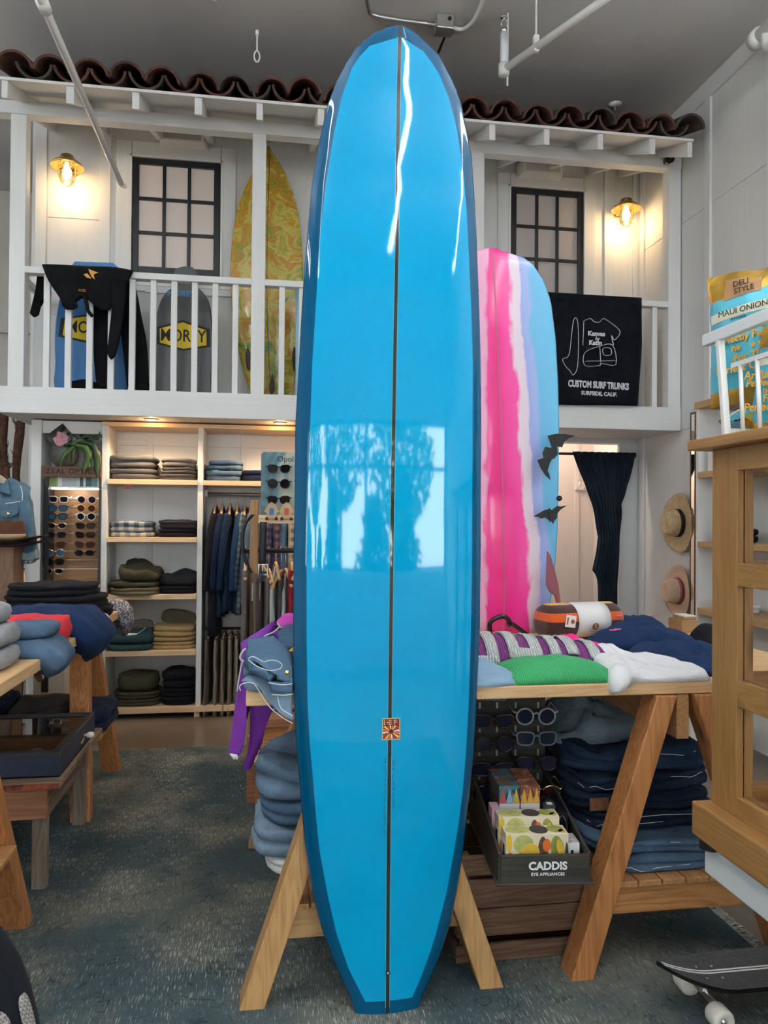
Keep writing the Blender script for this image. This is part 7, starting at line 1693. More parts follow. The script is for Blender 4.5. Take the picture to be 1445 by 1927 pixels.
def crisp_bag(label, base, w, h, T, yaw, tilt, words, seed, roll=0):
    t = thing('crisp_packet', label, 'snack bag', (0, 0, 0), 'snack bags in the white crib')
    n, mrow = 17, 21
    def P(u, v, side, off=0):   # u,v in 0..1
        x = (u-.5)*w*(1-.10*math.sin(PI*v)*.6); z = v*h
        th = T*(max(0, 1-(2*u-1)**2)**.6)*(max(0, 1-(2*v-1)**4)**.8)
        wr = .007*nz(u*5, v*6, side, 1, seed) + .006*math.sin(u*14+v*5+seed)*(abs(2*v-1)**3)
        return Vector((x, side*(th*.5+off) + wr, z + .012*math.sin(u*6+seed)*(1 if v > .9 else 0)))
    F = [[P(i/(n-1), j/(mrow-1), -1) for i in range(n)] for j in range(mrow)]; B = [[P(i/(n-1), j/(mrow-1), 1) for i in range(n)] for j in range(mrow)]
    q = MB()
    def mi(j): return 1 if j < 2 or j >= mrow-5 else 0
    for G in (F, B):
        o = len(q.v); q.v += [tuple(p) for r in G for p in r]
        for j in range(mrow-1):
            for i in range(n-1): q.f.append((o+j*n+i, o+j*n+i+1, o+(j+1)*n+i+1, o+(j+1)*n+i)); q.m.append(mi(j))
    q.build('pouch', [sky, goldf], t, smooth=True)
    def band(v0, v1, u0, u1, m_, nm):
        q = MB(); q.grid([[P(u0+(u1-u0)*i/12, v0+(v1-v0)*j/3, -1, .0018) for i in range(13)] for j in range(4)]); return q.build(nm, m_, t, smooth=True)
    band(.63, .70, .04, .98, creamf, 'flavour_band'); band(.78, .93, .22, .62, brownp, 'badge')
    for k, (word, v, u, sz, m_, nm) in enumerate(words):
        p = P(u, v, -1, .004); text(word, sz*.82, m_, t, p, name=nm, bold=.0008 if m_ is yel else 0)
    t.location = base; t.rotation_euler = (tilt, roll, yaw)
    return t
W_ = [('MAUI ONION', .665, .45, .030, inkblack, 'flavour_lettering'), ('FLAVORED', .61, .40, .012, inkblack, 'small_lettering'), ('DELI', .875, .42, .030, inkblack, 'badge_lettering'), ('STYLE', .815, .46, .028, inkblack, 'badge_lettering'),
      ('Artfully Crafted', .53, .48, .040, yel, 'slogan_lettering'), ('Perfectly Peeled', .46, .48, .037, yel, 'slogan_lettering'), ('ne    e s', .39, .48, .034, yel, 'slogan_lettering'), ('For The', .31, .52, .037, yel, 'slogan_lettering'), ('Perfect Crunch', .235, .50, .039, yel, 'slogan_lettering')]
W2 = [(a, b_, c, d, e, f) for a, b_, c, d, e, f in W_]
crisp_bag('turquoise and gold snack bag standing upright in the white crib', (1.405, 2.015, zt1+.120), .30, .40, .085, -1.10, -.06, W_, 1, roll=-.05)
crisp_bag('turquoise snack bag in front of the upright one in the crib', (1.375, 1.865, zt1+.003), .22, .30, .075, -1.25, -.10, W_[4:], 2, roll=.08)
crisp_bag('turquoise snack bag lying flat under the upright one', (1.40, 1.93, zt1+.05), .20, .13, .085, 0, -1.50, [], 5)

# ================================================================ CRATE AND SPECTACLES TRAY UNDER THE TABLE
cx0, cx1, cyf, cyb = .622, 1.082, 2.425, 2.90
ck = thing('wooden_crate', 'old brown slatted wooden crate on the rug under the table', 'crate', ((cx0+cx1)/2, (cyf+cyb)/2, 0))
cw_y = wood('old crate wood side', (.15,.085,.05), (.075,.038,.022), 1, .85); cw_z = wood('old crate corner', (.15,.085,.05), (.075,.038,.022), 2, .85)
for k, (z0, z1) in enumerate(((.006, .062), (.088, .176), (.180, .272), (.288, .352))):
    MB().box(cx0+.002*k, cx1-.003*(k % 2), cyf, cyf+.014, z0, z1).build('slat', crate_wood, ck, bevel=.003); MB().box(cx0, cx1, cyb-.014, cyb, z0, z1).build('slat', crate_wood, ck, bevel=.003)
    MB().box(cx0, cx0+.014, cyf+.015, cyb-.015, z0, z1).build('slat', cw_y, ck, bevel=.003); MB().box(cx1-.014, cx1, cyf+.015, cyb-.015, z0, z1).build('slat', cw_y, ck, bevel=.003)
for x in (cx0+.016, cx1-.046):
    for y in (cyf+.016, cyb-.046): MB().box(x, x+.03, y, y+.03, .006, .352).build('corner_post', cw_z, ck)
MB().box(cx0+.015, cx1-.015, cyf+.015, cyb-.015, .006, .016).build('bottom', crate_wood, ck)
ty = thing('eyewear_tray', 'black stained wooden tray and backboard of eyeglasses on the crate', 'display tray', (0, 0, 0))
TW, TD, TH = .283, .55, .088
MB().box(.006, TW-.006, 0, .012, .006, TH).build('front_board', dark_wood, ty, bevel=.002)
for x in (0, TW-.010):
    q = MB(); q.prism([(.006, .006), (TD, .006), (TD, .17), (.33, .15), (.05, TH+.012), (.006, TH+.006)], lambda a, b, d: (d, a, b), x, x+.010); q.build('side_board', dark_wood, ty, bevel=.002)
MB().box(-.008, TW+.008, -.010, TD+.01, 0, .008).build('base_board', dark_wood, ty, bevel=.002)
MB().box(0, TW, TD-.015, TD, .008, .505).build('backboard', dark_wood, ty, bevel=.002)
text('CADDIS', .033, inkwhite, ty, (TW*.53, -.0007, .055), name='tray_lettering', bold=.0011); text('EYE APPLIANCES', .0125, inkwhite, ty, (TW*.53, -.0007, .031), name='tray_lettering', bold=.0003, spacing=1.12)
text('CADDIS', .033, mat('grey print on black', (.40,.40,.40), .6), ty, (.082, TD-.0158, .455), name='tray_lettering', bold=.0011); text('EYE APPLIANCES', .0125, MATS['grey print on black'], ty, (.082, TD-.0158, .432), name='tray_lettering', bold=.0002, spacing=1.12)
for k in range(4):
    for x in (.035, .10, .17, .255): MB().box(x-.0035, x+.0035, TD-.019, TD-.0145, .40-.088*k, .422-.088*k).build('slot_pin', mat('worn nickel', (.5,.46,.40), .4, metal=.8), ty)
TR = (.700, 2.222, .3525); TYAW = math.radians(-5.8)
ty.location = TR; ty.rotation_euler = (0, 0, TYAW)
TM = Matrix.Translation(TR) @ Matrix.Rotation(TYAW, 4, 'Z')
lens_b = mat('painted blue reflection lens', (.012,.014,.035), .06); lens_c = mat('faint clear lens', (.035,.032,.03), .06); lens_m = mat('maroon lens', (.055,.012,.014), .06)  # lens_b: blue base colour paints in reflections on clear lenses
clr = mat('frosted clear acetate', (.33,.36,.40), .15); blg = mat('slate blue acetate', (.13,.18,.22), .2)
for (x, y, z, f_, lm, st_, lb, ry) in ((.225, TD-.10, .392, clr, lens_b, 'round', 'clear and black round eyeglasses at top right of the tray backboard', 0), (.222, TD-.12, .318, blg, lens_b, 'square', 'slate blue square eyeglasses on right of the tray backboard', 0), (.225, TD-.12, .228, fr['black'], lens_b, 'cat', 'black angular eyeglasses on right of the tray backboard', 0), (.232, TD-.14, .135, fr['gold'], lens_m, 'oval', 'gold rimmed maroon sunglasses at lower right of the backboard', .03),
        (.070, TD-.10, .375, fr['tortoise'], lens_b, 'square', 'tortoise eyeglasses at top left of the tray backboard', 0), (.068, TD-.12, .300, fr['black'], lens_b, 'round', 'round black eyeglasses second on left of the backboard', 0), (.064, TD-.13, .212, fr['black'], lens_b, 'square', 'square black eyeglasses third on left of the backboard', 0), (.062, TD-.14, .128, fr['black'], lens_b, 'round', 'round black eyeglasses at lower left of the backboard', 0)):
    g = glasses(lb, TM @ Vector((x, y, z)), f_, lm, st_, w=.165, thick=.0036, rz=TYAW, rx=.10, ry=ry, group='eyeglasses on the tray backboard', name='eyeglasses', cat='eyeglasses')
def carton(label, x0, x1, y0, y1, z0, z1, m, parts=None, rz=0):
    t = thing('gift_carton', label, 'box', (0, 0, 0))
    cxm, cym = (x0+x1)/2, (y0+y1)/2; w, d, h = x1-x0, y1-y0, z1-z0
    MB().box(-w/2, w/2, -d/2, d/2, 0, h).build('carton', m, t, bevel=.0015)
    for nm, m_, bx_ in (parts(w, d, h) if parts else []):
        bx_.build(nm, m_, t)
    t.matrix_basis = TM @ Matrix.Translation((cxm, cym, z0)) @ Matrix.Rotation(rz, 4, 'Z'); return t
cream = mat('cream carton print', (.74,.66,.50), .5, var=.05)
pcol = {'lemon': mat('lemon yellow print', (.68,.46,.05), .5, var=.15, vscale=30), 'orange': mat('orange disc print', (.72,.16,.03), .5), 'green': mat('avocado green print', (.27,.29,.06), .5, var=.3, vscale=40), 'lime': mat('pale lime print', (.46,.47,.16), .5, var=.2, vscale=40), 'brown': mat('pineapple brown print', (.13,.065,.035), .5, var=.6, vscale=120), 'dark': mat('dark leaf print', (.05,.04,.04), .5, var=.5, vscale=90), 'gold': mat('golden print', (.72,.40,.07), .5)}
def blob(w0, h0, rx_, rz__, y, n=20, rot=0):
    q = MB(); q.prism([(w0+rx_*math.cos(2*PI*k/n)*math.cos(rot)-rz__*math.sin(2*PI*k/n)*math.sin(rot), h0+rx_*math.cos(2*PI*k/n)*math.sin(rot)+rz__*math.sin(2*PI*k/n)*math.cos(rot)) for k in range(n)], lambda a, b, d: (a, d, b), y-.0008, y); return q
def blob_top(w0, d0, rx_, rd, z, n=18):
    q = MB(); q.prism([(w0+rx_*math.cos(2*PI*k/n), d0+rd*math.sin(2*PI*k/n)) for k in range(n)], lambda a, b, d: (a, b, d), z, z+.0008); return q
def fruit(w, d, h):
    f = -d/2
    L = [('printed_fruit', pcol['lime'], blob(-w*.22, h*.76, w*.16, h*.22, f)), ('printed_fruit', pcol['lemon'], blob(-w*.14, h*.42, w*.17, h*.38, f-.0008, rot=-.35)), ('printed_fruit', pcol['brown'], blob(w*.09, h*.50, w*.085, h*.44, f)), ('printed_fruit', pcol['orange'], blob(w*.15, h*.74, w*.065, h*.15, f-.0008)), ('printed_fruit', pcol['orange'], blob(-w*.43, h*.30, w*.07, h*.28, f)), ('printed_fruit', pcol['green'], blob(w*.33, h*.60, w*.11, h*.36, f, rot=.15)), ('printed_fruit', pcol['lemon'], blob(w*.37, h*.66, w*.055, h*.22, f-.0008, rot=.25)), ('printed_fruit', pcol['dark'], blob(w*.25, h*.24, w*.025, h*.06, f)), ('printed_fruit', pcol['lemon'], blob(w*.40, h*.18, w*.09, h*.07, f, rot=.5)), ('printed_fruit', pcol['gold'], blob(w*.18, h*.13, w*.06, h*.12, f-.0008)), ('printed_fruit', pcol['dark'], blob(-w*.30, h*.12, w*.05, h*.11, f)), ('printed_fruit', pcol['gold'], blob(-w*.40, h*.09, w*.08, h*.08, f-.0008)), ('printed_fruit', pcol['lemon'], blob(-w*.45, h*.80, w*.05, h*.20, f)), ('printed_fruit', pcol['brown'], blob(w*.05, h*.15, w*.07, h*.14, f-.0008)), ('printed_fruit', pcol['gold'], blob(w*.34, h*.36, w*.06, h*.12, f-.0012)), ('printed_fruit', pcol['dark'], blob(w*.47, h*.5, w*.025, h*.3, f)),
         ('printed_top', pcol['lime'], blob_top(-w*.28, 0, w*.2, d*.42, h)), ('printed_top', pcol['dark'], blob_top(w*.06, 0, w*.15, d*.47, h)), ('printed_top', pcol['green'], blob_top(w*.33, d*.05, w*.13, d*.4, h)), ('printed_top', pcol['gold'], blob_top(w*.42, -d*.2, w*.06, d*.2, h))]
    q = MB(); q.box(-w/2-.0008, -w/2, -d*.42, d*.35, h*.08, h*.80); L.append(('white_label', paper, q))
    q = MB(); q.box(-w/2-.0014, -w/2-.0008, -d*.25, d*.05, h*.4, h*.7); L.append(('barcode', inkblack, q))
    return L
carton('fruit printed carton at front of the eyewear tray', .028, .222, .030, .098, .009, .140, cream, fruit)
carton('fruit printed carton second from front in the eyewear tray', .020, .214, .103, .165, .009, .165, cream, fruit)
def harl(c1, c2, c3, sc):
    def f(w, d, h):
        L = []; q = MB(); 
        q.box(-w/2+.002, w/2-.002, -d/2-.0008, -d/2, h*.0+.004, h*.36); L.append(('lower_label', c2, q))
        q = MB(); q.box(-w/2+.002, -w/2+.022, -d/2-.0014, -d/2-.0008, h*.12, h*.34); L.append(('strength_panel', inkblack, q))
        q = MB(); q.box(-w/2+.001, w/2-.001, -d/2-.0008, -d/2, h*.38, h*.72); L.append(('white_label', paper, q))
        q = MB()
        for k in range(7): q.box(-w*.18+k*w*.055, -w*.18+k*w*.055+w*(.02+.012*(k % 2)), -d/2-.0014, -d/2-.0008, h*.42, h*.55)
        L.append(('barcode', inkblack, q))
        for k in range(3):
            q = MB(); q.prism([(-w/2+.002+k*w*.32, h*.73), (-w/2+.002+(k+1)*w*.32, h*.73), (-w/2+.002+(k+.5)*w*.32, h*.97)], lambda a, b, dd: (a, dd, b), -d/2-.0008, -d/2); L.append(('printed_peak', c3[k], q))
        return L
    return f
def harlequin(name, cols_, sc):
    m, nt, b = newmat(name); v = coords(nt, (sc, sc, sc), rnd=False, rot=(.6, .5, .78)); vo = N(nt, 'ShaderNodeTexVoronoi', i_Scale=1.0, distance='MANHATTAN'); nt.links.new(v, vo.inputs['Vector'])
    sp = N(nt, 'ShaderNodeSeparateXYZ'); nt.links.new(vo.outputs['Color'], sp.inputs[0]); c = ramp(nt, sp.outputs['X'], [(i/len(cols_), k) for i, k in enumerate(cols_)], 'CONSTANT'); nt.links.new(c, b.inputs['Base Color']); b.inputs['Roughness'].default_value = .5; return m
hm = harlequin('harlequin triangle print', [(.06,.17,.18), (.10,.14,.26), (.02,.05,.08), (.22,.10,.05), (.05,.20,.12), (.35,.05,.04), (.16,.28,.40), (.03,.16,.20)], 55)
bm_ = harlequin('coral and brown wave print', [(.20,.07,.04), (.30,.11,.06), (.50,.22,.12), (.16,.05,.03)], 70)
carton('harlequin patterned carton at back left of the eyewear tray', .048, .118, .235, .42, .009, .215, hm, harl(None, mat('bright blue label', (.03,.22,.55), .5), (mat('red peak', (.5,.08,.10), .5), mat('blue peak', (.25,.45,.65), .5), pcol['lemon']), 1))
carton('brown and coral wave patterned carton beside the harlequin one', .120, .186, .235, .42, .009, .215, bm_, harl(None, paper, (pcol['gold'], pcol['gold'], pcol['gold']), 1))
carton('pale pink carton at the left side of the eyewear tray', .012, .040, .172, .232, .009, .165, mat('pale pink card', (.60,.37,.47), .5))
carton('black pouch box with silver cord in the eyewear tray', .192, .262, .17, .33, .009, .150, black_gloss, lambda w, d, h: [('silver_cord', chrome, MB().tube(smooth_path([(.02,-d/2-.004,h*.6),(.0,-d/2-.006,h*.8),(.015,-d/2-.006,h*.95),(.03,-d/2-.006,h*.7),(.024,-d/2-.004,h*.45)], 4), .0018, 5)), ('printed_name', paper, MB().box(-.014,.004,-d*.05,d*.08,h,h+.0006))])
carton('small carton with white price label at right of the eyewear tray', .228, .262, .05, .12, .009, .105, mat('grey card with pink print', (.35,.33,.33), .6, var=.4, vscale=60), lambda w, d, h: [('price_label', paper, MB().box(-w/2,w/2,-d/2-.0008,-d/2,h*.42,h*.98)), ('barcode', inkblack, MB().box(-w*.3,-w*.05,-d/2-.0014,-d/2-.0008,h*.52,h*.75))])

# ================================================================ SKATEBOARD
sk = thing('skateboard', 'black skateboard with twin white stripes on the rug at lower right', 'skateboard', (1.6, 2.1, .006))
grip = mat('charcoal grip surface', (.055,.054,.055), .85, var=.35, vscale=90, bmp=.6, bscale=400)
SX0, SX1 = 1.150, 2.00; SYc = 2.108
def dz(x):
    f = (x-SX0)/(SX1-SX0); return .108 + .045*max(0, 1-f/.20)**1.7 + .04*max(0, (f-.84)/.16)**2
def hwid(x):
    f = (x-SX0)/(SX1-SX0); return .098*min(1, (max(0, f)/.22)**.55 if f < .22 else 1)*min(1, (max(0, 1-f)/.12)**.5 if f > .88 else 1)
rows = []
for i in range(49):
    x = SX0 + (SX1-SX0)*i/48; h = max(.004, hwid(x)); z = dz(x)
    up_ = [(x, SYc+h*u, z + .004*u*u) for u in [-1+2*k/10 for k in range(11)]]
    rows.append(up_ + [(a, b, c-.011) for a, b, c in up_[::-1]])
MB().loft(rows).build('deck', [black_gloss], sk, smooth=False)
q = MB(); q.grid([[(r[k][0], SYc+(r[k][1]-SYc)*.985, r[k][2]+.0007) for k in range(11)] for r in rows]); q.build('grip_surface', grip, sk, smooth=True)
for off in (-.006, .006):
    q = MB(); q.grid([[(r[5][0], SYc+off-.0035, r[5][2]+.0012), (r[5][0], SYc+off+.0035, r[5][2]+.0012)] for r in rows[1:]]); q.build('white_stripe', mat('white stripe', (.78,.78,.78), .6), sk)
wh = mat('cream urethane wheel', (.74,.71,.63), .35)
for xt in (1.295, 1.86):
    q = MB(); q.box(xt-.03, xt+.03, SYc-.025, SYc+.025, .088, .100); q.tube([(xt, SYc-.075, .055), (xt, SYc+.075, .055)], .010, 10); q.tube([(xt, SYc, .055), (xt+.012, SYc, .09)], [.016,.022], 10); q.build('truck', chrome, sk)
    MB().lathe([(0,0),(.013,0),(.013,.014),(0,.014)], 12, mat=Matrix.Translation((xt+.022, SYc-.02, .072))).build('bushing', mat('amber bushing', (.45,.16,.03), .4), sk)
    for s in (-1, 1):
        Mw = Matrix.Translation((xt, SYc+s*.088, .0335)) @ Matrix.Rotation(-s*PI/2, 4, 'X')
        MB().lathe([(.011,-.028),(.028,-.030),(.033,-.021),(.033,.019),(.029,.028),(.019,.030),(.011,.021)], 24, mat=Mw).build('wheel', wh, sk, smooth=True)
        MB().lathe([(0,.016),(.010,.016),(.010,.024),(.004,.028),(0,.028)], 14, mat=Mw).build('axle_nut', chrome, sk, smooth=False)
for dx, dy in ((.02,-.032),(.07,-.032),(.02,.026),(.07,.026)):
    MB().lathe([(0,0),(.004,0),(.003,.0015),(0,.0018)], 8, mat=Matrix.Translation((1.27+dx, SYc+dy, dz(1.27+dx)+.001))).build('deck_bolt', chrome, sk)

# ================================================================ LEFT SIDE: TABLE, TRESTLES, BENCH, CASE
LT0, LT1 = .90, .942
lt = thing('side_table', 'fir display table on trestles along the left side', 'table', (-1.2, 3.5, LT0))
for i in range(4): MB().box(-1.62+.205*i, -1.62+.205*i+.2035, 2.30, 4.62, LT0, LT1).build('plank', pine_y, lt, bevel=.004)
for cyy, lb in ((4.205, 'fir trestle at the far end of the left table'), (2.515, 'fir trestle at the near end of the left table')):
    o = sawhorse(lb, 0, -.31, .31, .385, LT0, fir_z, fir_x, splay=.085, zc=(.25, .33), slats=True, slat_x=(-.205, .205), slat_over=.10, group='trestles under the left table')
    o.location = (-1.215, cyy, 0); o.rotation_euler = (0, 0, PI/2)
    if cyy > 3: pass
# garments on the left table
def fo(lb, cat, x, y, z, w, d, h, m, ly, seed, nm='folded_garment', **kw): return folded(nm, lb, cat, (x, y, z), w, d, h, m, ly, seed, group=kw.pop('group', None), **kw)
z = LT1+.001
for i, (h, dx) in enumerate(((.070, .0), (.072, -.012), (.065, -.04))):
    fo('heather grey sweatshirt, %s of the stack on the left table edge' % ('bottom', 'middle', 'top')[i], 'sweatshirt', -1.02+dx, 2.74+.02*i, z, .36, .36, h-.001, f_heather, 1, 401+i, nm='folded_sweatshirt', amp=.010, p=2.8, group='grey sweatshirts on the left table'); z += h
patch('denim_shorts', [(-1.0,2.92),(-.76,2.90),(-.71,3.02),(-.74,3.16),(-.86,3.22),(-1.0,3.16)], .055, f_blue_s, 411, LT1+.002, .012, edge=('x', -.80, 1), p=6, label='blue folded denim shorts drooping over the left table edge', cat='shorts')
fo('blue folded denim shorts on top at the left table edge', 'shorts', -.91, 3.05, LT1+.062, .25, .25, .05, f_blue_s, 1, 412, nm='denim_shorts_folded', amp=.01, rz=.1)
fo('coral red sweatshirt folded on the left table', 'sweatshirt', -1.0, 3.33, LT1+.001, .40, .26, .10, f_red, 1, 413, nm='folded_sweatshirt', amp=.012, p=2.5, lump=.2)
patch('navy_sweatshirt', [(-1.35,3.50),(-1.0,3.46),(-.80,3.40),(-.70,3.48),(-.66,3.62),(-.72,3.84),(-.95,3.90),(-1.3,3.88)], .085, f_navy2, 414, LT1+.001, .02, edge=('x', -.80, 1), label='navy sweatshirt drooping over the left table edge', cat='sweatshirt', p=5)
z = LT1+.001
for i, (h, w_) in enumerate(((.055, .50), (.06, .48), (.055, .44))):
    fo('black hooded top, %s of the pile at the far end of the left table' % ('bottom', 'middle', 'topmost')[i], 'hoodie', -1.05-.02*i, 4.16, z, w_, .36, h-.001, f_black, 2, 421+i, nm='folded_hoodie', amp=.012, p=2.8, group='black hoodies on the left table', lump=.2 if i == 2 else 0); z += h
q = MB(); q.tube(smooth_path([(-.82,4.0,LT1+.03),(-.785,3.98,LT1+.02),(-.775,3.97,LT1-.03),(-.778,3.97,LT1-.09),(-.78,3.965,LT1-.11)], 5), .0035, 6)
tag(q.build('white_drawstring', thread, smooth=True), 'white drawstring hanging from the black hoodies over the table edge', 'cord')
fl = harlequin('ditsy floral print', [(.04,.045,.07), (.30,.30,.32), (.05,.05,.08), (.42,.40,.40), (.10,.11,.15)], 130)
patch('floral_scarf', [(-.98,4.40),(-.80,4.34),(-.70,4.36),(-.64,4.46),(-.70,4.60),(-.90,4.60)], .045, fl, 431, LT1+.001, .02, edge=('x', -.80, 1), label='ditsy floral scarf drooping over the far corner of the left table', cat='scarf')
patch('black_white_bag', [(-1.60,3.9),(-1.34,3.88),(-1.30,4.02),(-1.36,4.16),(-1.60,4.16)], .16, mat('black and cream print', (.03,.03,.032), .7, var=.5, vscale=7), 433, LT1+.001, .02, label='black cloth bag with white top edge at left edge of the table', cat='bag')
patch('white_folded_scarf', [(-1.60,3.94),(-1.38,3.92),(-1.35,4.02),(-1.40,4.12),(-1.60,4.12)], .035, f_white, 434, LT1+.165, .01, label='white folded cloth on top of the black bag', cat='cloth')
# garments on the lower shelf of the far left trestle
z = .3515
fo('dark navy folded trousers at the left on the left trestle shelf', 'trousers', -1.42, 4.21, z, .26, .42, .17, f_navy, 3, 441, nm='folded_trousers', group=None, amp=.012)
fo('charcoal folded jersey on the left trestle shelf', 'jersey', -1.14, 4.20, z, .30, .42, .15, f_dgrey, 2, 442, nm='folded_jersey', amp=.014, lump=.2)
fo('navy folded trousers hanging off the right of the left trestle shelf', 'trousers', -.90, 4.22, z, .20, .44, .12, f_navy, 2, 443, nm='folded_trousers', amp=.012)
# white cord lamp glimpsed behind
sl_ = thing('cream_bag', 'cream canvas bag hanging behind the left table', 'bag', (-1.35, 5.35, .35))
q = MB(); q.box(-1.52, -1.30, 5.32, 5.40, .001, .62); q.build('canvas', mat('cream canvas', (.42,.36,.28), .9, var=.1), sl_, bevel=.02)
MB().box(-1.46, -1.42, 5.30, 5.318, .30, .66).build('dark_strap', black_metal, sl_)
bgt = thing('brown_leather_strap', 'brown leather strap with a white tag under the left table edge', 'strap', (-1.345,4.800,0.497))
sheet('strap', [[(-1.321,4.635,0.887),(-1.295,4.635,0.890)], [(-1.323,4.635,0.588),(-1.288,4.635,0.594)], [(-1.361,4.790,0.515),(-1.319,4.790,0.527)], [(-1.339,4.800,0.468),(-1.309,4.800,0.480)]], leather, bgt, .008); sheet('white_tag', [[(-1.332,4.770,0.562),(-1.308,4.770,0.568)], [(-1.313,4.760,0.526),(-1.299,4.760,0.526)], [(-1.304,4.770,0.493),(-1.298,4.770,0.496)]], paper, bgt, .002)
# rustic bench with glass lidded case
bn = thing('rustic_bench', 'weathered low bench with red painted edge beside the left table', 'bench', (-1.2, 3.45, 0))
BX, BY0, BY1 = -.775, 3.08, 3.86
MB().box(-1.75, BX, BY0, BY0+.255, .412, .440).build('plank', grey_wood, bn, bevel=.004); MB().box(-1.75, BX-.01, BY0+.258, BY0+.515, .412, .440).build('plank', grey_wood, bn, bevel=.004); MB().box(-1.75, BX, BY0+.518, BY1-.02, .412, .440).build('plank', grey_wood, bn, bevel=.004)
MB().box(-1.75, BX-.002, BY0-.006, BY0, .413, .432).build('painted_edge', mat('worn red paint', (.22,.05,.025), .8, var=.7, vscale=30), bn)
MB().box(-1.72, BX-.055, BY0+.03, BY0+.055, .285, .412).build('apron', red_wood, bn, bevel=.003); MB().box(-1.72, BX-.055, BY1-.09, BY1-.065, .285, .412).build('apron', red_wood, bn, bevel=.003)
MB().box(BX-.082, BX-.057, BY0+.058, BY1-.092, .285, .412).build('apron', wood('weathered end apron', (.17,.115,.075), (.10,.065,.04), 1, .85), bn, bevel=.003)
for x in (BX-.118, -1.70):
    for y in (BY0+.012, BY1-.14): MB().box(x, x+.055, y+.046, y+.088, 0, .412).build('leg', grey_wood_z, bn, bevel=.003)
dc = thing('display_case', 'navy glass lidded jewellery case on the weathered bench', 'display case', (-1.15, 3.43, .441))
navy_c = mat('navy leatherette', (.016,.024,.05), .5, var=.15, vscale=80); DX0, DX1, DY0, DY1, DZ0, DZ1 = -1.55, -.790, 3.125, 3.74, .441, .522
MB().box(DX0, DX1, DY0, DY0+.02, DZ0, DZ1).build('front_wall', navy_c, dc, bevel=.002); MB().box(DX0, DX1, DY1-.02, DY1, DZ0, DZ1).build('rear_wall', navy_c, dc, bevel=.002)
MB().box(DX1-.02, DX1, DY0+.02, DY1-.02, DZ0, DZ1).build('end_wall', navy_c, dc, bevel=.002); MB().box(DX0, DX0+.02, DY0+.02, DY1-.02, DZ0, DZ1).build('end_wall', navy_c, dc, bevel=.002)
MB().box(DX0, DX1, DY0, DY1, DZ0-.0, DZ0+.006).build('case_floor', black_metal, dc)
lid = MB()
for b_ in ((DX0, DX1, DY0-.002, DY0+.03), (DX0, DX1, DY1-.03, DY1+.002), (DX1-.03, DX1+.002, DY0+.03, DY1-.03), (DX0, DX0+.03, DY0+.03, DY1-.03)): lid.box(b_[0], b_[1], b_[2], b_[3], DZ1, DZ1+.018)
lid.build('lid_frame', mat('dark lid frame', (.025,.028,.035), .45), dc, bevel=.002)
MB().box(DX0+.02, DX1-.02, DY0+.02, DY1-.02, DZ1+.006, DZ1+.010).build('glass_lid', mat('dark reflecting glass', (.9,.9,.9), .02, trans=1, ior=1.35), dc)
k_ = Vector((-0.785,3.495,0.478)); 
MB().lathe([(0,0),(.005,.002),(.006,.012),(.012,.018),(.014,.03),(.011,.042),(0,.046)], 16, mat=Matrix.Translation((DX1, 3.52, DZ1-.028)) @ Matrix.Rotation(PI/2, 4, 'Y')).build('knob', mat('ivory knob', (.72,.70,.64), .3), dc, smooth=True)
MB().tube([(DX1+.006, 3.50, DZ1-.036), (DX1+.010, 3.43, DZ1-.040)], [.006,.004], 8).build('key', brass, dc, smooth=True)
lyw = thing('bangle_roll', 'beige bangle display roll inside the jewellery case', 'display roll', (-1.2, 3.25, DZ0+.03))
q = MB()
for k in range(5): q.tube([(-1.30+.03*k, 3.25, DZ0+.038), (-1.275+.03*k, 3.25, DZ0+.038)], [.028,.030], 14)
q.build('roll', mat('beige velvet', (.14,.11,.075), .9, var=.3), lyw, smooth=True)
q = MB(); q.hexa([(-1.10,3.20,DZ0+.007),(-1.02,3.20,DZ0+.007),(-1.02,3.28,DZ0+.007),(-1.10,3.28,DZ0+.007)], [(-1.09,3.22,DZ0+.05),(-1.03,3.22,DZ0+.05),(-1.03,3.27,DZ0+.055),(-1.09,3.27,DZ0+.055)])
tag(q.build('ring_stand', mat('taupe velvet', (.20,.17,.16), .9), bevel=.006), 'taupe ring stand inside the jewellery case', 'ring stand')
random.seed(4); q = MB()
for k in range(9):
    x, y = random.uniform(-1.0, -.84), random.uniform(3.32, 3.46)
    q.tube([(x+.02*math.cos(2*PI*j/12), y+.02*math.sin(2*PI*j/12), DZ0+.009+.002*(k % 3)) for j in range(12)], .003, 5, closed=True)
tag(q.build('silver_bangles', chrome, smooth=True), 'heap of thin silver bangles inside the jewellery case', 'jewellery', kind='stuff')

# ================================================================ FAR LEFT: JACKET STAND, HATS, PALM STEMS
JY = 5.2
js = thing('denim_jacket', 'pale denim jacket on a stand at the far left', 'jacket', (-1.598,5.200,1.360))
dl = denim('bleached denim', (.085,.15,.21), .5)
sheet('body', [[(-1.875,5.160,1.679),(-1.749,5.160,1.681),(-1.659,5.160,1.632),(-1.622,5.160,1.690),(-1.557,5.160,1.650),(-1.518,5.160,1.617)], [(-1.852,5.100,1.560),(-1.727,5.100,1.545),(-1.648,5.100,1.546),(-1.586,5.100,1.556),(-1.532,5.100,1.557),(-1.506,5.100,1.547)], [(-1.846,5.090,1.410),(-1.722,5.090,1.395),(-1.643,5.090,1.395),(-1.581,5.090,1.412),(-1.540,5.090,1.412),(-1.520,5.090,1.396)], [(-1.847,5.100,1.161),(-1.722,5.100,1.161),(-1.628,5.100,1.161),(-1.581,5.100,1.161),(-1.540,5.100,1.161),(-1.527,5.100,1.160)], [(-1.854,5.120,1.120),(-1.728,5.120,1.119),(-1.634,5.120,1.119),(-1.586,5.120,1.126),(-1.545,5.120,1.132),(-1.536,5.120,1.139)]], dl, js, .05)
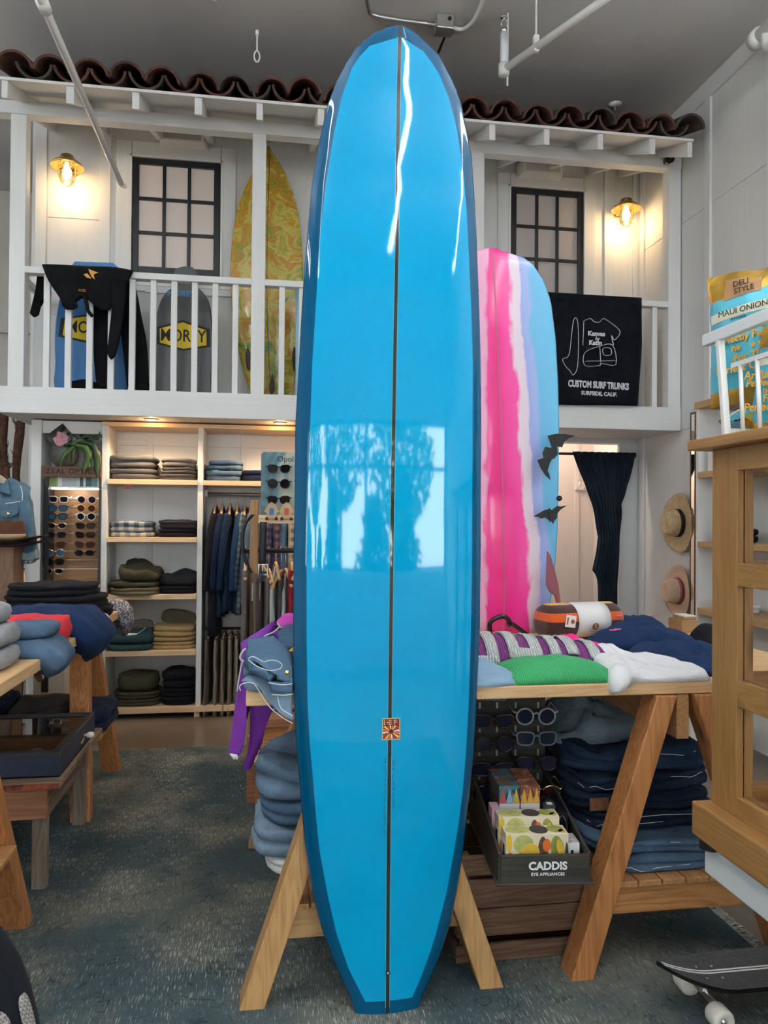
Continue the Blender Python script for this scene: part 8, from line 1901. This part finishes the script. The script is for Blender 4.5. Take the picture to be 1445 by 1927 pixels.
sheet('sleeve', [[(-1.593,5.170,1.667),(-1.554,5.170,1.654),(-1.521,5.170,1.620)], [(-1.551,5.100,1.547),(-1.513,5.100,1.547),(-1.484,5.100,1.564)], [(-1.537,5.080,1.413),(-1.499,5.080,1.396),(-1.461,5.080,1.430)], [(-1.522,5.070,1.262),(-1.481,5.070,1.246),(-1.441,5.070,1.289)], [(-1.516,5.060,1.209),(-1.471,5.060,1.196),(-1.434,5.060,1.230)]], dl, js, .06)
sheet('cuff', [[(-1.516,5.040,1.230),(-1.466,5.040,1.224),(-1.422,5.040,1.250)], [(-1.506,5.030,1.184),(-1.459,5.030,1.178),(-1.415,5.030,1.194)]], denim('faded cuff denim', (.22,.30,.34), .35), js, .06)
sheet('plaid_lining', [[(-1.512,5.050,1.183),(-1.468,5.050,1.177),(-1.437,5.050,1.190)], [(-1.509,5.050,1.163),(-1.468,5.050,1.160),(-1.440,5.050,1.170)]], plaid('cuff plaid', (.42,.40,.42), (.16,.18,.26), (.06,.08,.14), 40), js, .05)
sheet('collar', [[(-1.698,5.120,1.680),(-1.653,5.120,1.657),(-1.622,5.120,1.681)], [(-1.668,5.050,1.621),(-1.624,5.050,1.601),(-1.586,5.050,1.588)]], dl, js, .012)
sheet('pocket_flap', [[(-1.644,5.040,1.488),(-1.588,5.040,1.495),(-1.532,5.040,1.509)], [(-1.636,5.035,1.462),(-1.586,5.035,1.449),(-1.536,5.035,1.476)]], dl, js, .01)
MB().lathe([(0,0),(.012,0),(.010,.006),(0,.007)], 12, mat=Matrix.Translation((-1.588,5.020,1.472)) @ Matrix.Rotation(PI/2, 4, 'X')).build('button', brass, js, smooth=True)
sm_ = MB()
for l in ([(-1.612,5.035,1.535),(-1.568,5.035,1.542),(-1.525,5.035,1.552)], [(-1.530,5.050,1.649),(-1.517,5.050,1.603),(-1.517,5.050,1.556)]): sm_.tube(smooth_path(l, 4), .003, 5)
sm_.build('seam_stitching', thread, js)
sheet('neck_lining', [[(-1.781,5.160,1.714),(-1.702,5.160,1.723),(-1.654,5.160,1.693),(-1.631,5.160,1.659)], [(-1.784,5.170,1.664),(-1.704,5.170,1.659),(-1.672,5.170,1.645),(-1.650,5.170,1.625)]], mat('cream fleece lining', (.45,.38,.30), .95), js, .03)
wp = thing('cream_trousers', 'cream trousers hanging below the pale denim jacket', 'trousers', (-1.593,5.250,1.014))
sheet('leg', [[(-1.627,5.220,1.126),(-1.588,5.220,1.126),(-1.556,5.220,1.112)], [(-1.620,5.200,1.052),(-1.575,5.200,1.045),(-1.539,5.200,1.052)], [(-1.619,5.200,0.933),(-1.567,5.200,0.932),(-1.529,5.200,0.949)]], fabric('cream drill', (.52,.46,.39), var=.06), wp, .05); sheet('leg', [[(-1.744,5.260,1.124),(-1.679,5.260,1.124),(-1.633,5.260,1.117)], [(-1.738,5.250,0.912),(-1.673,5.250,0.911),(-1.621,5.250,0.911)], [(-1.730,5.250,0.328),(-1.672,5.250,0.326),(-1.620,5.250,0.325)]], MATS['cream drill'], wp, .05)
st_ = thing('garment_stand', 'dark garment stand carrying the pale denim jacket', 'stand', (-1.678, 5.25, 0))
MB().tube([(-1.701, 5.27, .02), (-1.701, 5.27, 1.70)], .014, 10).build('pole', black_metal, st_); MB().lathe([(0,0),(.18,0),(.18,.015),(.02,.03),(0,.03)], 24, mat=Matrix.Translation((-1.701, 5.27, 0))).build('base', black_metal, st_, smooth=True)
pd = thing('wooden_plinth', 'square brown wooden plinth at the left edge holding two hats', 'plinth', (-1.62, 4.92, 0))
pzt = 1.280; px1 = -1.499
MB().box(px1-.34, px1, 4.84, 5.04, 0, pzt).build('body', wood('plinth walnut', (.17,.10,.055), (.10,.055,.03), 2, .55), pd, bevel=.004)
hc = (px1-.11, 4.95, pzt+.028)
brim_M = Matrix.Identity(4)
brown_felt = fabric('brown felt', (.085,.038,.022), var=.12, weave=300, wr=.1); maroon = fabric('maroon felt', (.035,.012,.014), var=.2, weave=300, wr=.1)
hat('felt_hat', 'maroon felt hat underneath on the plinth at far left', (px1-.03, 4.94, pzt+.002), .17, .022, .09, maroon, inkblack, False, brim_M, 'hats on the plinth')
hat('felt_hat', 'brown fedora on top on the plinth at far left', (px1-.05, 4.94, pzt+.036), .21, .115, .092, brown_felt, mat('tan band', (.30,.22,.15), .7), False, brim_M, 'hats on the plinth')
q = MB(); q.lathe([(0,0),(.04,.0),(.06,.025),(.05,.05),(.0,.055)], 16, mat=Matrix.Translation((px1-.17, 4.80-.0+.06, pzt+.0)), sx=1.8)
tag(q.build('olive_pouch', mat('olive satin', (.16,.13,.05), .4, var=.3), smooth=True), 'olive satin pouch on the plinth beside the hats', 'pouch')
husk = mat('palm husk', (.065,.030,.017), .95, var=.5, vscale=30, bmp=.8, bscale=60)
random.seed(31)
for i, (px_, y, r, z0, z1, lb) in enumerate(((3,6.4,.034,0,2.42,'tall'),(26,6.4,.032,0,2.27,'spiky'),(48,6.0,.02,0,1.86,'short thin'))):
    x = (-2.07 if y > 6.1 else -1.93) + (px_*6.5/1430 if y > 6.1 else 0)
    t = thing('palm_stem', '%s brown fibrous palm stem standing behind the denim jacket' % lb, 'palm', (x, y, 0), 'palm stems at far left')
    MB().tube([(x+.02*math.sin(k*.9+i), y, z0+(z1-z0)*k/14) for k in range(15)], [r*(1+.15*math.sin(k*2.1)) for k in range(15)], 10).build('stem', husk, t, smooth=True)
    q = MB()
    for k in range(46):
        z = random.uniform(.6, z1); a = random.random()*2*PI; c, s = math.cos(a), math.sin(a); L2 = random.uniform(.03, .08)
        p0 = Vector((x+r*c*.8, y+r*s*.8, z)); q.tube([p0, p0+Vector((c*L2*.6, s*L2*.6, L2*.35)), p0+Vector((c*L2, s*L2, L2*1.0))], [.007,.004,.001], 5)
    tag(q.build('frond_stubs', husk, t), kind='stuff')

# ================================================================ RUG, BAG, FAR CHAIR, SANDALS
def rug_material():
    m, nt, b = newmat('distressed teal rug'); v = coords(nt, rnd=False)
    n1 = N(nt, 'ShaderNodeTexNoise', i_Scale=1.3, i_Detail=7.0, i_Roughness=.62); nt.links.new(v, n1.inputs['Vector'])
    base = ramp(nt, n1.outputs['Fac'], [(.32, (.030,.055,.070)), (.45, (.05,.075,.082)), (.55, (.105,.115,.105)), (.68, (.16,.155,.13))])
    # large faded medallion outlines
    n2 = N(nt, 'ShaderNodeTexNoise', i_Scale=5.5, i_Detail=3.0, i_Distortion=1.2); nt.links.new(v, n2.inputs['Vector'])
    m1 = N(nt, 'ShaderNodeMath', operation='MULTIPLY'); m1.inputs[1].default_value = 7.0; nt.links.new(n2.outputs['Fac'], m1.inputs[0])
    pp = N(nt, 'ShaderNodeMath', operation='PINGPONG'); pp.inputs[1].default_value = .5; nt.links.new(m1.outputs[0], pp.inputs[0])
    ln = ramp(nt, pp.outputs[0], [(.02, (.42,.44,.46)), (.07, (1,1,1))])
    mx = N(nt, 'ShaderNodeMix', data_type='RGBA', blend_type='MULTIPLY'); mx.inputs['Factor'].default_value = .75; nt.links.new(base, mx.inputs[6]); nt.links.new(ln, mx.inputs[7])
    # worn light threads
    tc = N(nt, 'ShaderNodeTexCoord'); mp = N(nt, 'ShaderNodeMapping'); mp.inputs['Scale'].default_value = (300, 22, 1); nt.links.new(tc.outputs['Object'], mp.inputs['Vector'])
    n3 = N(nt, 'ShaderNodeTexNoise', i_Scale=1.0, i_Detail=2.0); nt.links.new(mp.outputs[0], n3.inputs['Vector'])
    n4 = N(nt, 'ShaderNodeTexNoise', i_Scale=2.6, i_Detail=4.0); nt.links.new(v, n4.inputs['Vector'])
    ad = N(nt, 'ShaderNodeMath', operation='MULTIPLY_ADD'); ad.inputs[1].default_value = .42; nt.links.new(n4.outputs['Fac'], ad.inputs[0]); nt.links.new(n3.outputs['Fac'], ad.inputs[2])
    th = ramp(nt, ad.outputs[0], [(.80, (0,0,0)), (.92, (1,1,1))])
    mx2 = N(nt, 'ShaderNodeMix', data_type='RGBA'); nt.links.new(th, mx2.inputs['Factor']); nt.links.new(mx.outputs[2], mx2.inputs[6]); mx2.inputs[7].default_value = (.30, .32, .30, 1)
    nt.links.new(mx2.outputs[2], b.inputs['Base Color']); b.inputs['Roughness'].default_value = .95; b.inputs['Specular IOR Level'].default_value = .2
    bump(nt, b, n3.outputs['Fac'], .6, .004); return m
rg = thing('area_rug', 'worn teal and grey patterned rug covering the shop floor', 'rug', (-.4, 2.0, 0))
MB().box(-2.5, 1.655, -1.2, 4.955, 0, .005).build('pile', rug_material(), rg, origin=(0,0,0)); rg.children[0].location = -Vector(rg.location)
fr_m = mat('grey fringe', (.30,.29,.27), .95, var=.3, vscale=60); random.seed(8); q = MB()
for k in range(900):
    y = -1.2 + 6.15*k/900
    q.tube([(1.653, y, .004), (1.668+random.uniform(0,.012), y+random.uniform(-.01,.01), .006+random.uniform(0,.006)), (1.688+random.uniform(0,.012), y+random.uniform(-.02,.02), .002)], .0028, 4)
tag(q.build('fringe', fr_m, rg), kind='stuff')
bg = thing('mesh_backpack', 'black rounded bag with pale mesh pockets at the lower left corner', 'bag', (-.76, 1.72, 0))
bag_m = fabric('black nylon', (.008,.009,.013), var=.3, weave=500, rough=.8, wr=.15)
def bag_r(z): return .305*(1-max(0, (z-.22)/.47)**2.3)**.5 if z < .69 else .01
def bag_pt(a, z, k=1.0): r = bag_r(z)*k; return Vector((-.768+r*math.cos(a), 1.72+r*.62*math.sin(a), z))
q = MB(); q.loft([[bag_pt(2*PI*j/40, z) for j in range(40)] for z in [.001,.02,.1,.2,.28,.36,.44,.5,.55,.59,.62,.65,.67,.68]]); q.build('body', bag_m, bg, smooth=True)
def mesh_m():
    m, nt, b = newmat('pale nylon mesh'); v = coords(nt, rnd=False); outs = []
    ck_ = N(nt, 'ShaderNodeTexChecker', i_Scale=190.0); nt.links.new(v, ck_.inputs['Vector']); ck_.inputs['Color1'].default_value = (.36,.32,.30,1); ck_.inputs['Color2'].default_value = (.13,.12,.115,1)
    nt.links.new(ck_.outputs['Color'], b.inputs['Base Color']); b.inputs['Roughness'].default_value = .8; return m
pm_ = mesh_m()
def pocket(ac, zc_, da, dzz):
    q = MB(); rows = []
    for j in range(11):
        rows.append([])
        for i in range(11):
            u, v_ = i/5-1, j/5-1; k = math.sqrt(max(0, 1-.35*v_*v_)); 
            s = 1/max(1, (abs(u)**4+abs(v_)**4)**.25)
            rows[-1].append(bag_pt(ac+da*u*s, zc_+dzz*v_*s, 1.012))
    q.grid(rows); q.build('mesh_pocket', pm_, bg, smooth=True, solid=.003)
pocket(-.66, .36, .27, .10); pocket(-.17, .37, .10, .085)
fc = thing('folding_chair', 'low wooden folding chair with leather sling under the far side of the table', 'chair', (2.35, 4.75, 0))
ow = wood('chair oak', (.36,.24,.12), (.25,.15,.07), 0, .6)
def fb(p0, p1, w_=.035, h=.05, nm='frame_bar', m_=ow): MB().beam(p0, p1, w_, h).build(nm, m_, fc, bevel=.003)
fp = [Vector(p) for p in ((2.394,4.720,0.330), (2.490,4.550,0.220), (2.389,4.550,0.088), (2.343,4.750,0.156), (2.544,4.550,0.252))]
fb(fp[0], fp[1]); fb((fp[3].x, 4.75, fp[3].z+.02), fp[1]+Vector((-.02,.1,-.06)))
fb((fp[2].x, 4.55, .026), fp[4]+Vector((0,0,.04)), .04, .05); fb((fp[3].x-.03, 4.85, .026), fp[3]+Vector((.06,.05,.04)), .035, .045, 'leg')
fb((2.75, 4.55, .026), (2.45, 4.6, .42), .035, .05, 'leg'); fb((2.75, 4.95, .026), (2.45, 5.0, .42), .035, .05, 'leg')
sheet('leather_sling', [[fp[0]+Vector((0,.02,.05)), fp[0]+Vector((.15,.02,.07)), fp[0]+Vector((.4,.02,.10))], [fp[0]+Vector((.09,.02,-.02)), fp[0]+Vector((.22,.03,-.03)), fp[0]+Vector((.42,.03,.02))], [fp[1]+Vector((-.02,.06,.02)), fp[1]+Vector((.1,.06,.01)), fp[1]+Vector((.25,.06,.03))]], mat('red brown leather', (.15,.055,.03), .5, var=.2), fc, .006)
for i, (px_, py_, lb) in enumerate(((1290,1392,'further'),(1302,1404,'nearer'))):
    c = Vector((2.790,4.748,0.000)) if i == 0 else Vector((2.746,4.585,0.000))
    t = thing('sandal', 'woven cream sandal on the floor beyond the table, %s of the pair' % lb, 'sandal', tuple(c), 'cream sandals')
    q = MB(); R_ = rrect(.26, .095, 28, 2.4); q.prism([(c.x+a, c.y+b) for a, b in R_], lambda a, b, d: (a, b, d), .0, .022); q.build('sole', mat('tan sole', (.30,.20,.12), .7), t, bevel=.004)
    for k in range(7):
        x = c.x-.085+.022*k; MB().tube(smooth_path([(x, c.y-.045, .02), (x+.012, c.y-.03, .05+.002*k), (x+.018, c.y+.01, .062), (x+.02, c.y+.045, .02)], 4), .008, 6, flat=.5).build('strap', mat('cream woven strap', (.52,.43,.30), .8), t, smooth=True)
wl = thing('white_stool', 'white painted stool leg standing beyond the table by the sandals', 'stool', (2.595,4.297,0.000))
c = Vector((2.600,4.317,0.000))
for dx, dy in ((0,0),(.14,0),(0,.34),(.14,.34)): MB().box(c.x-.03+dx, c.x+.03+dx, c.y+dy, c.y+.06+dy, 0, .30).build('leg', white_flat, wl, bevel=.003)
MB().box(c.x-.02, c.x+.17, c.y, c.y+.42, .30, .33).build('seat', white_flat, wl, bevel=.004)
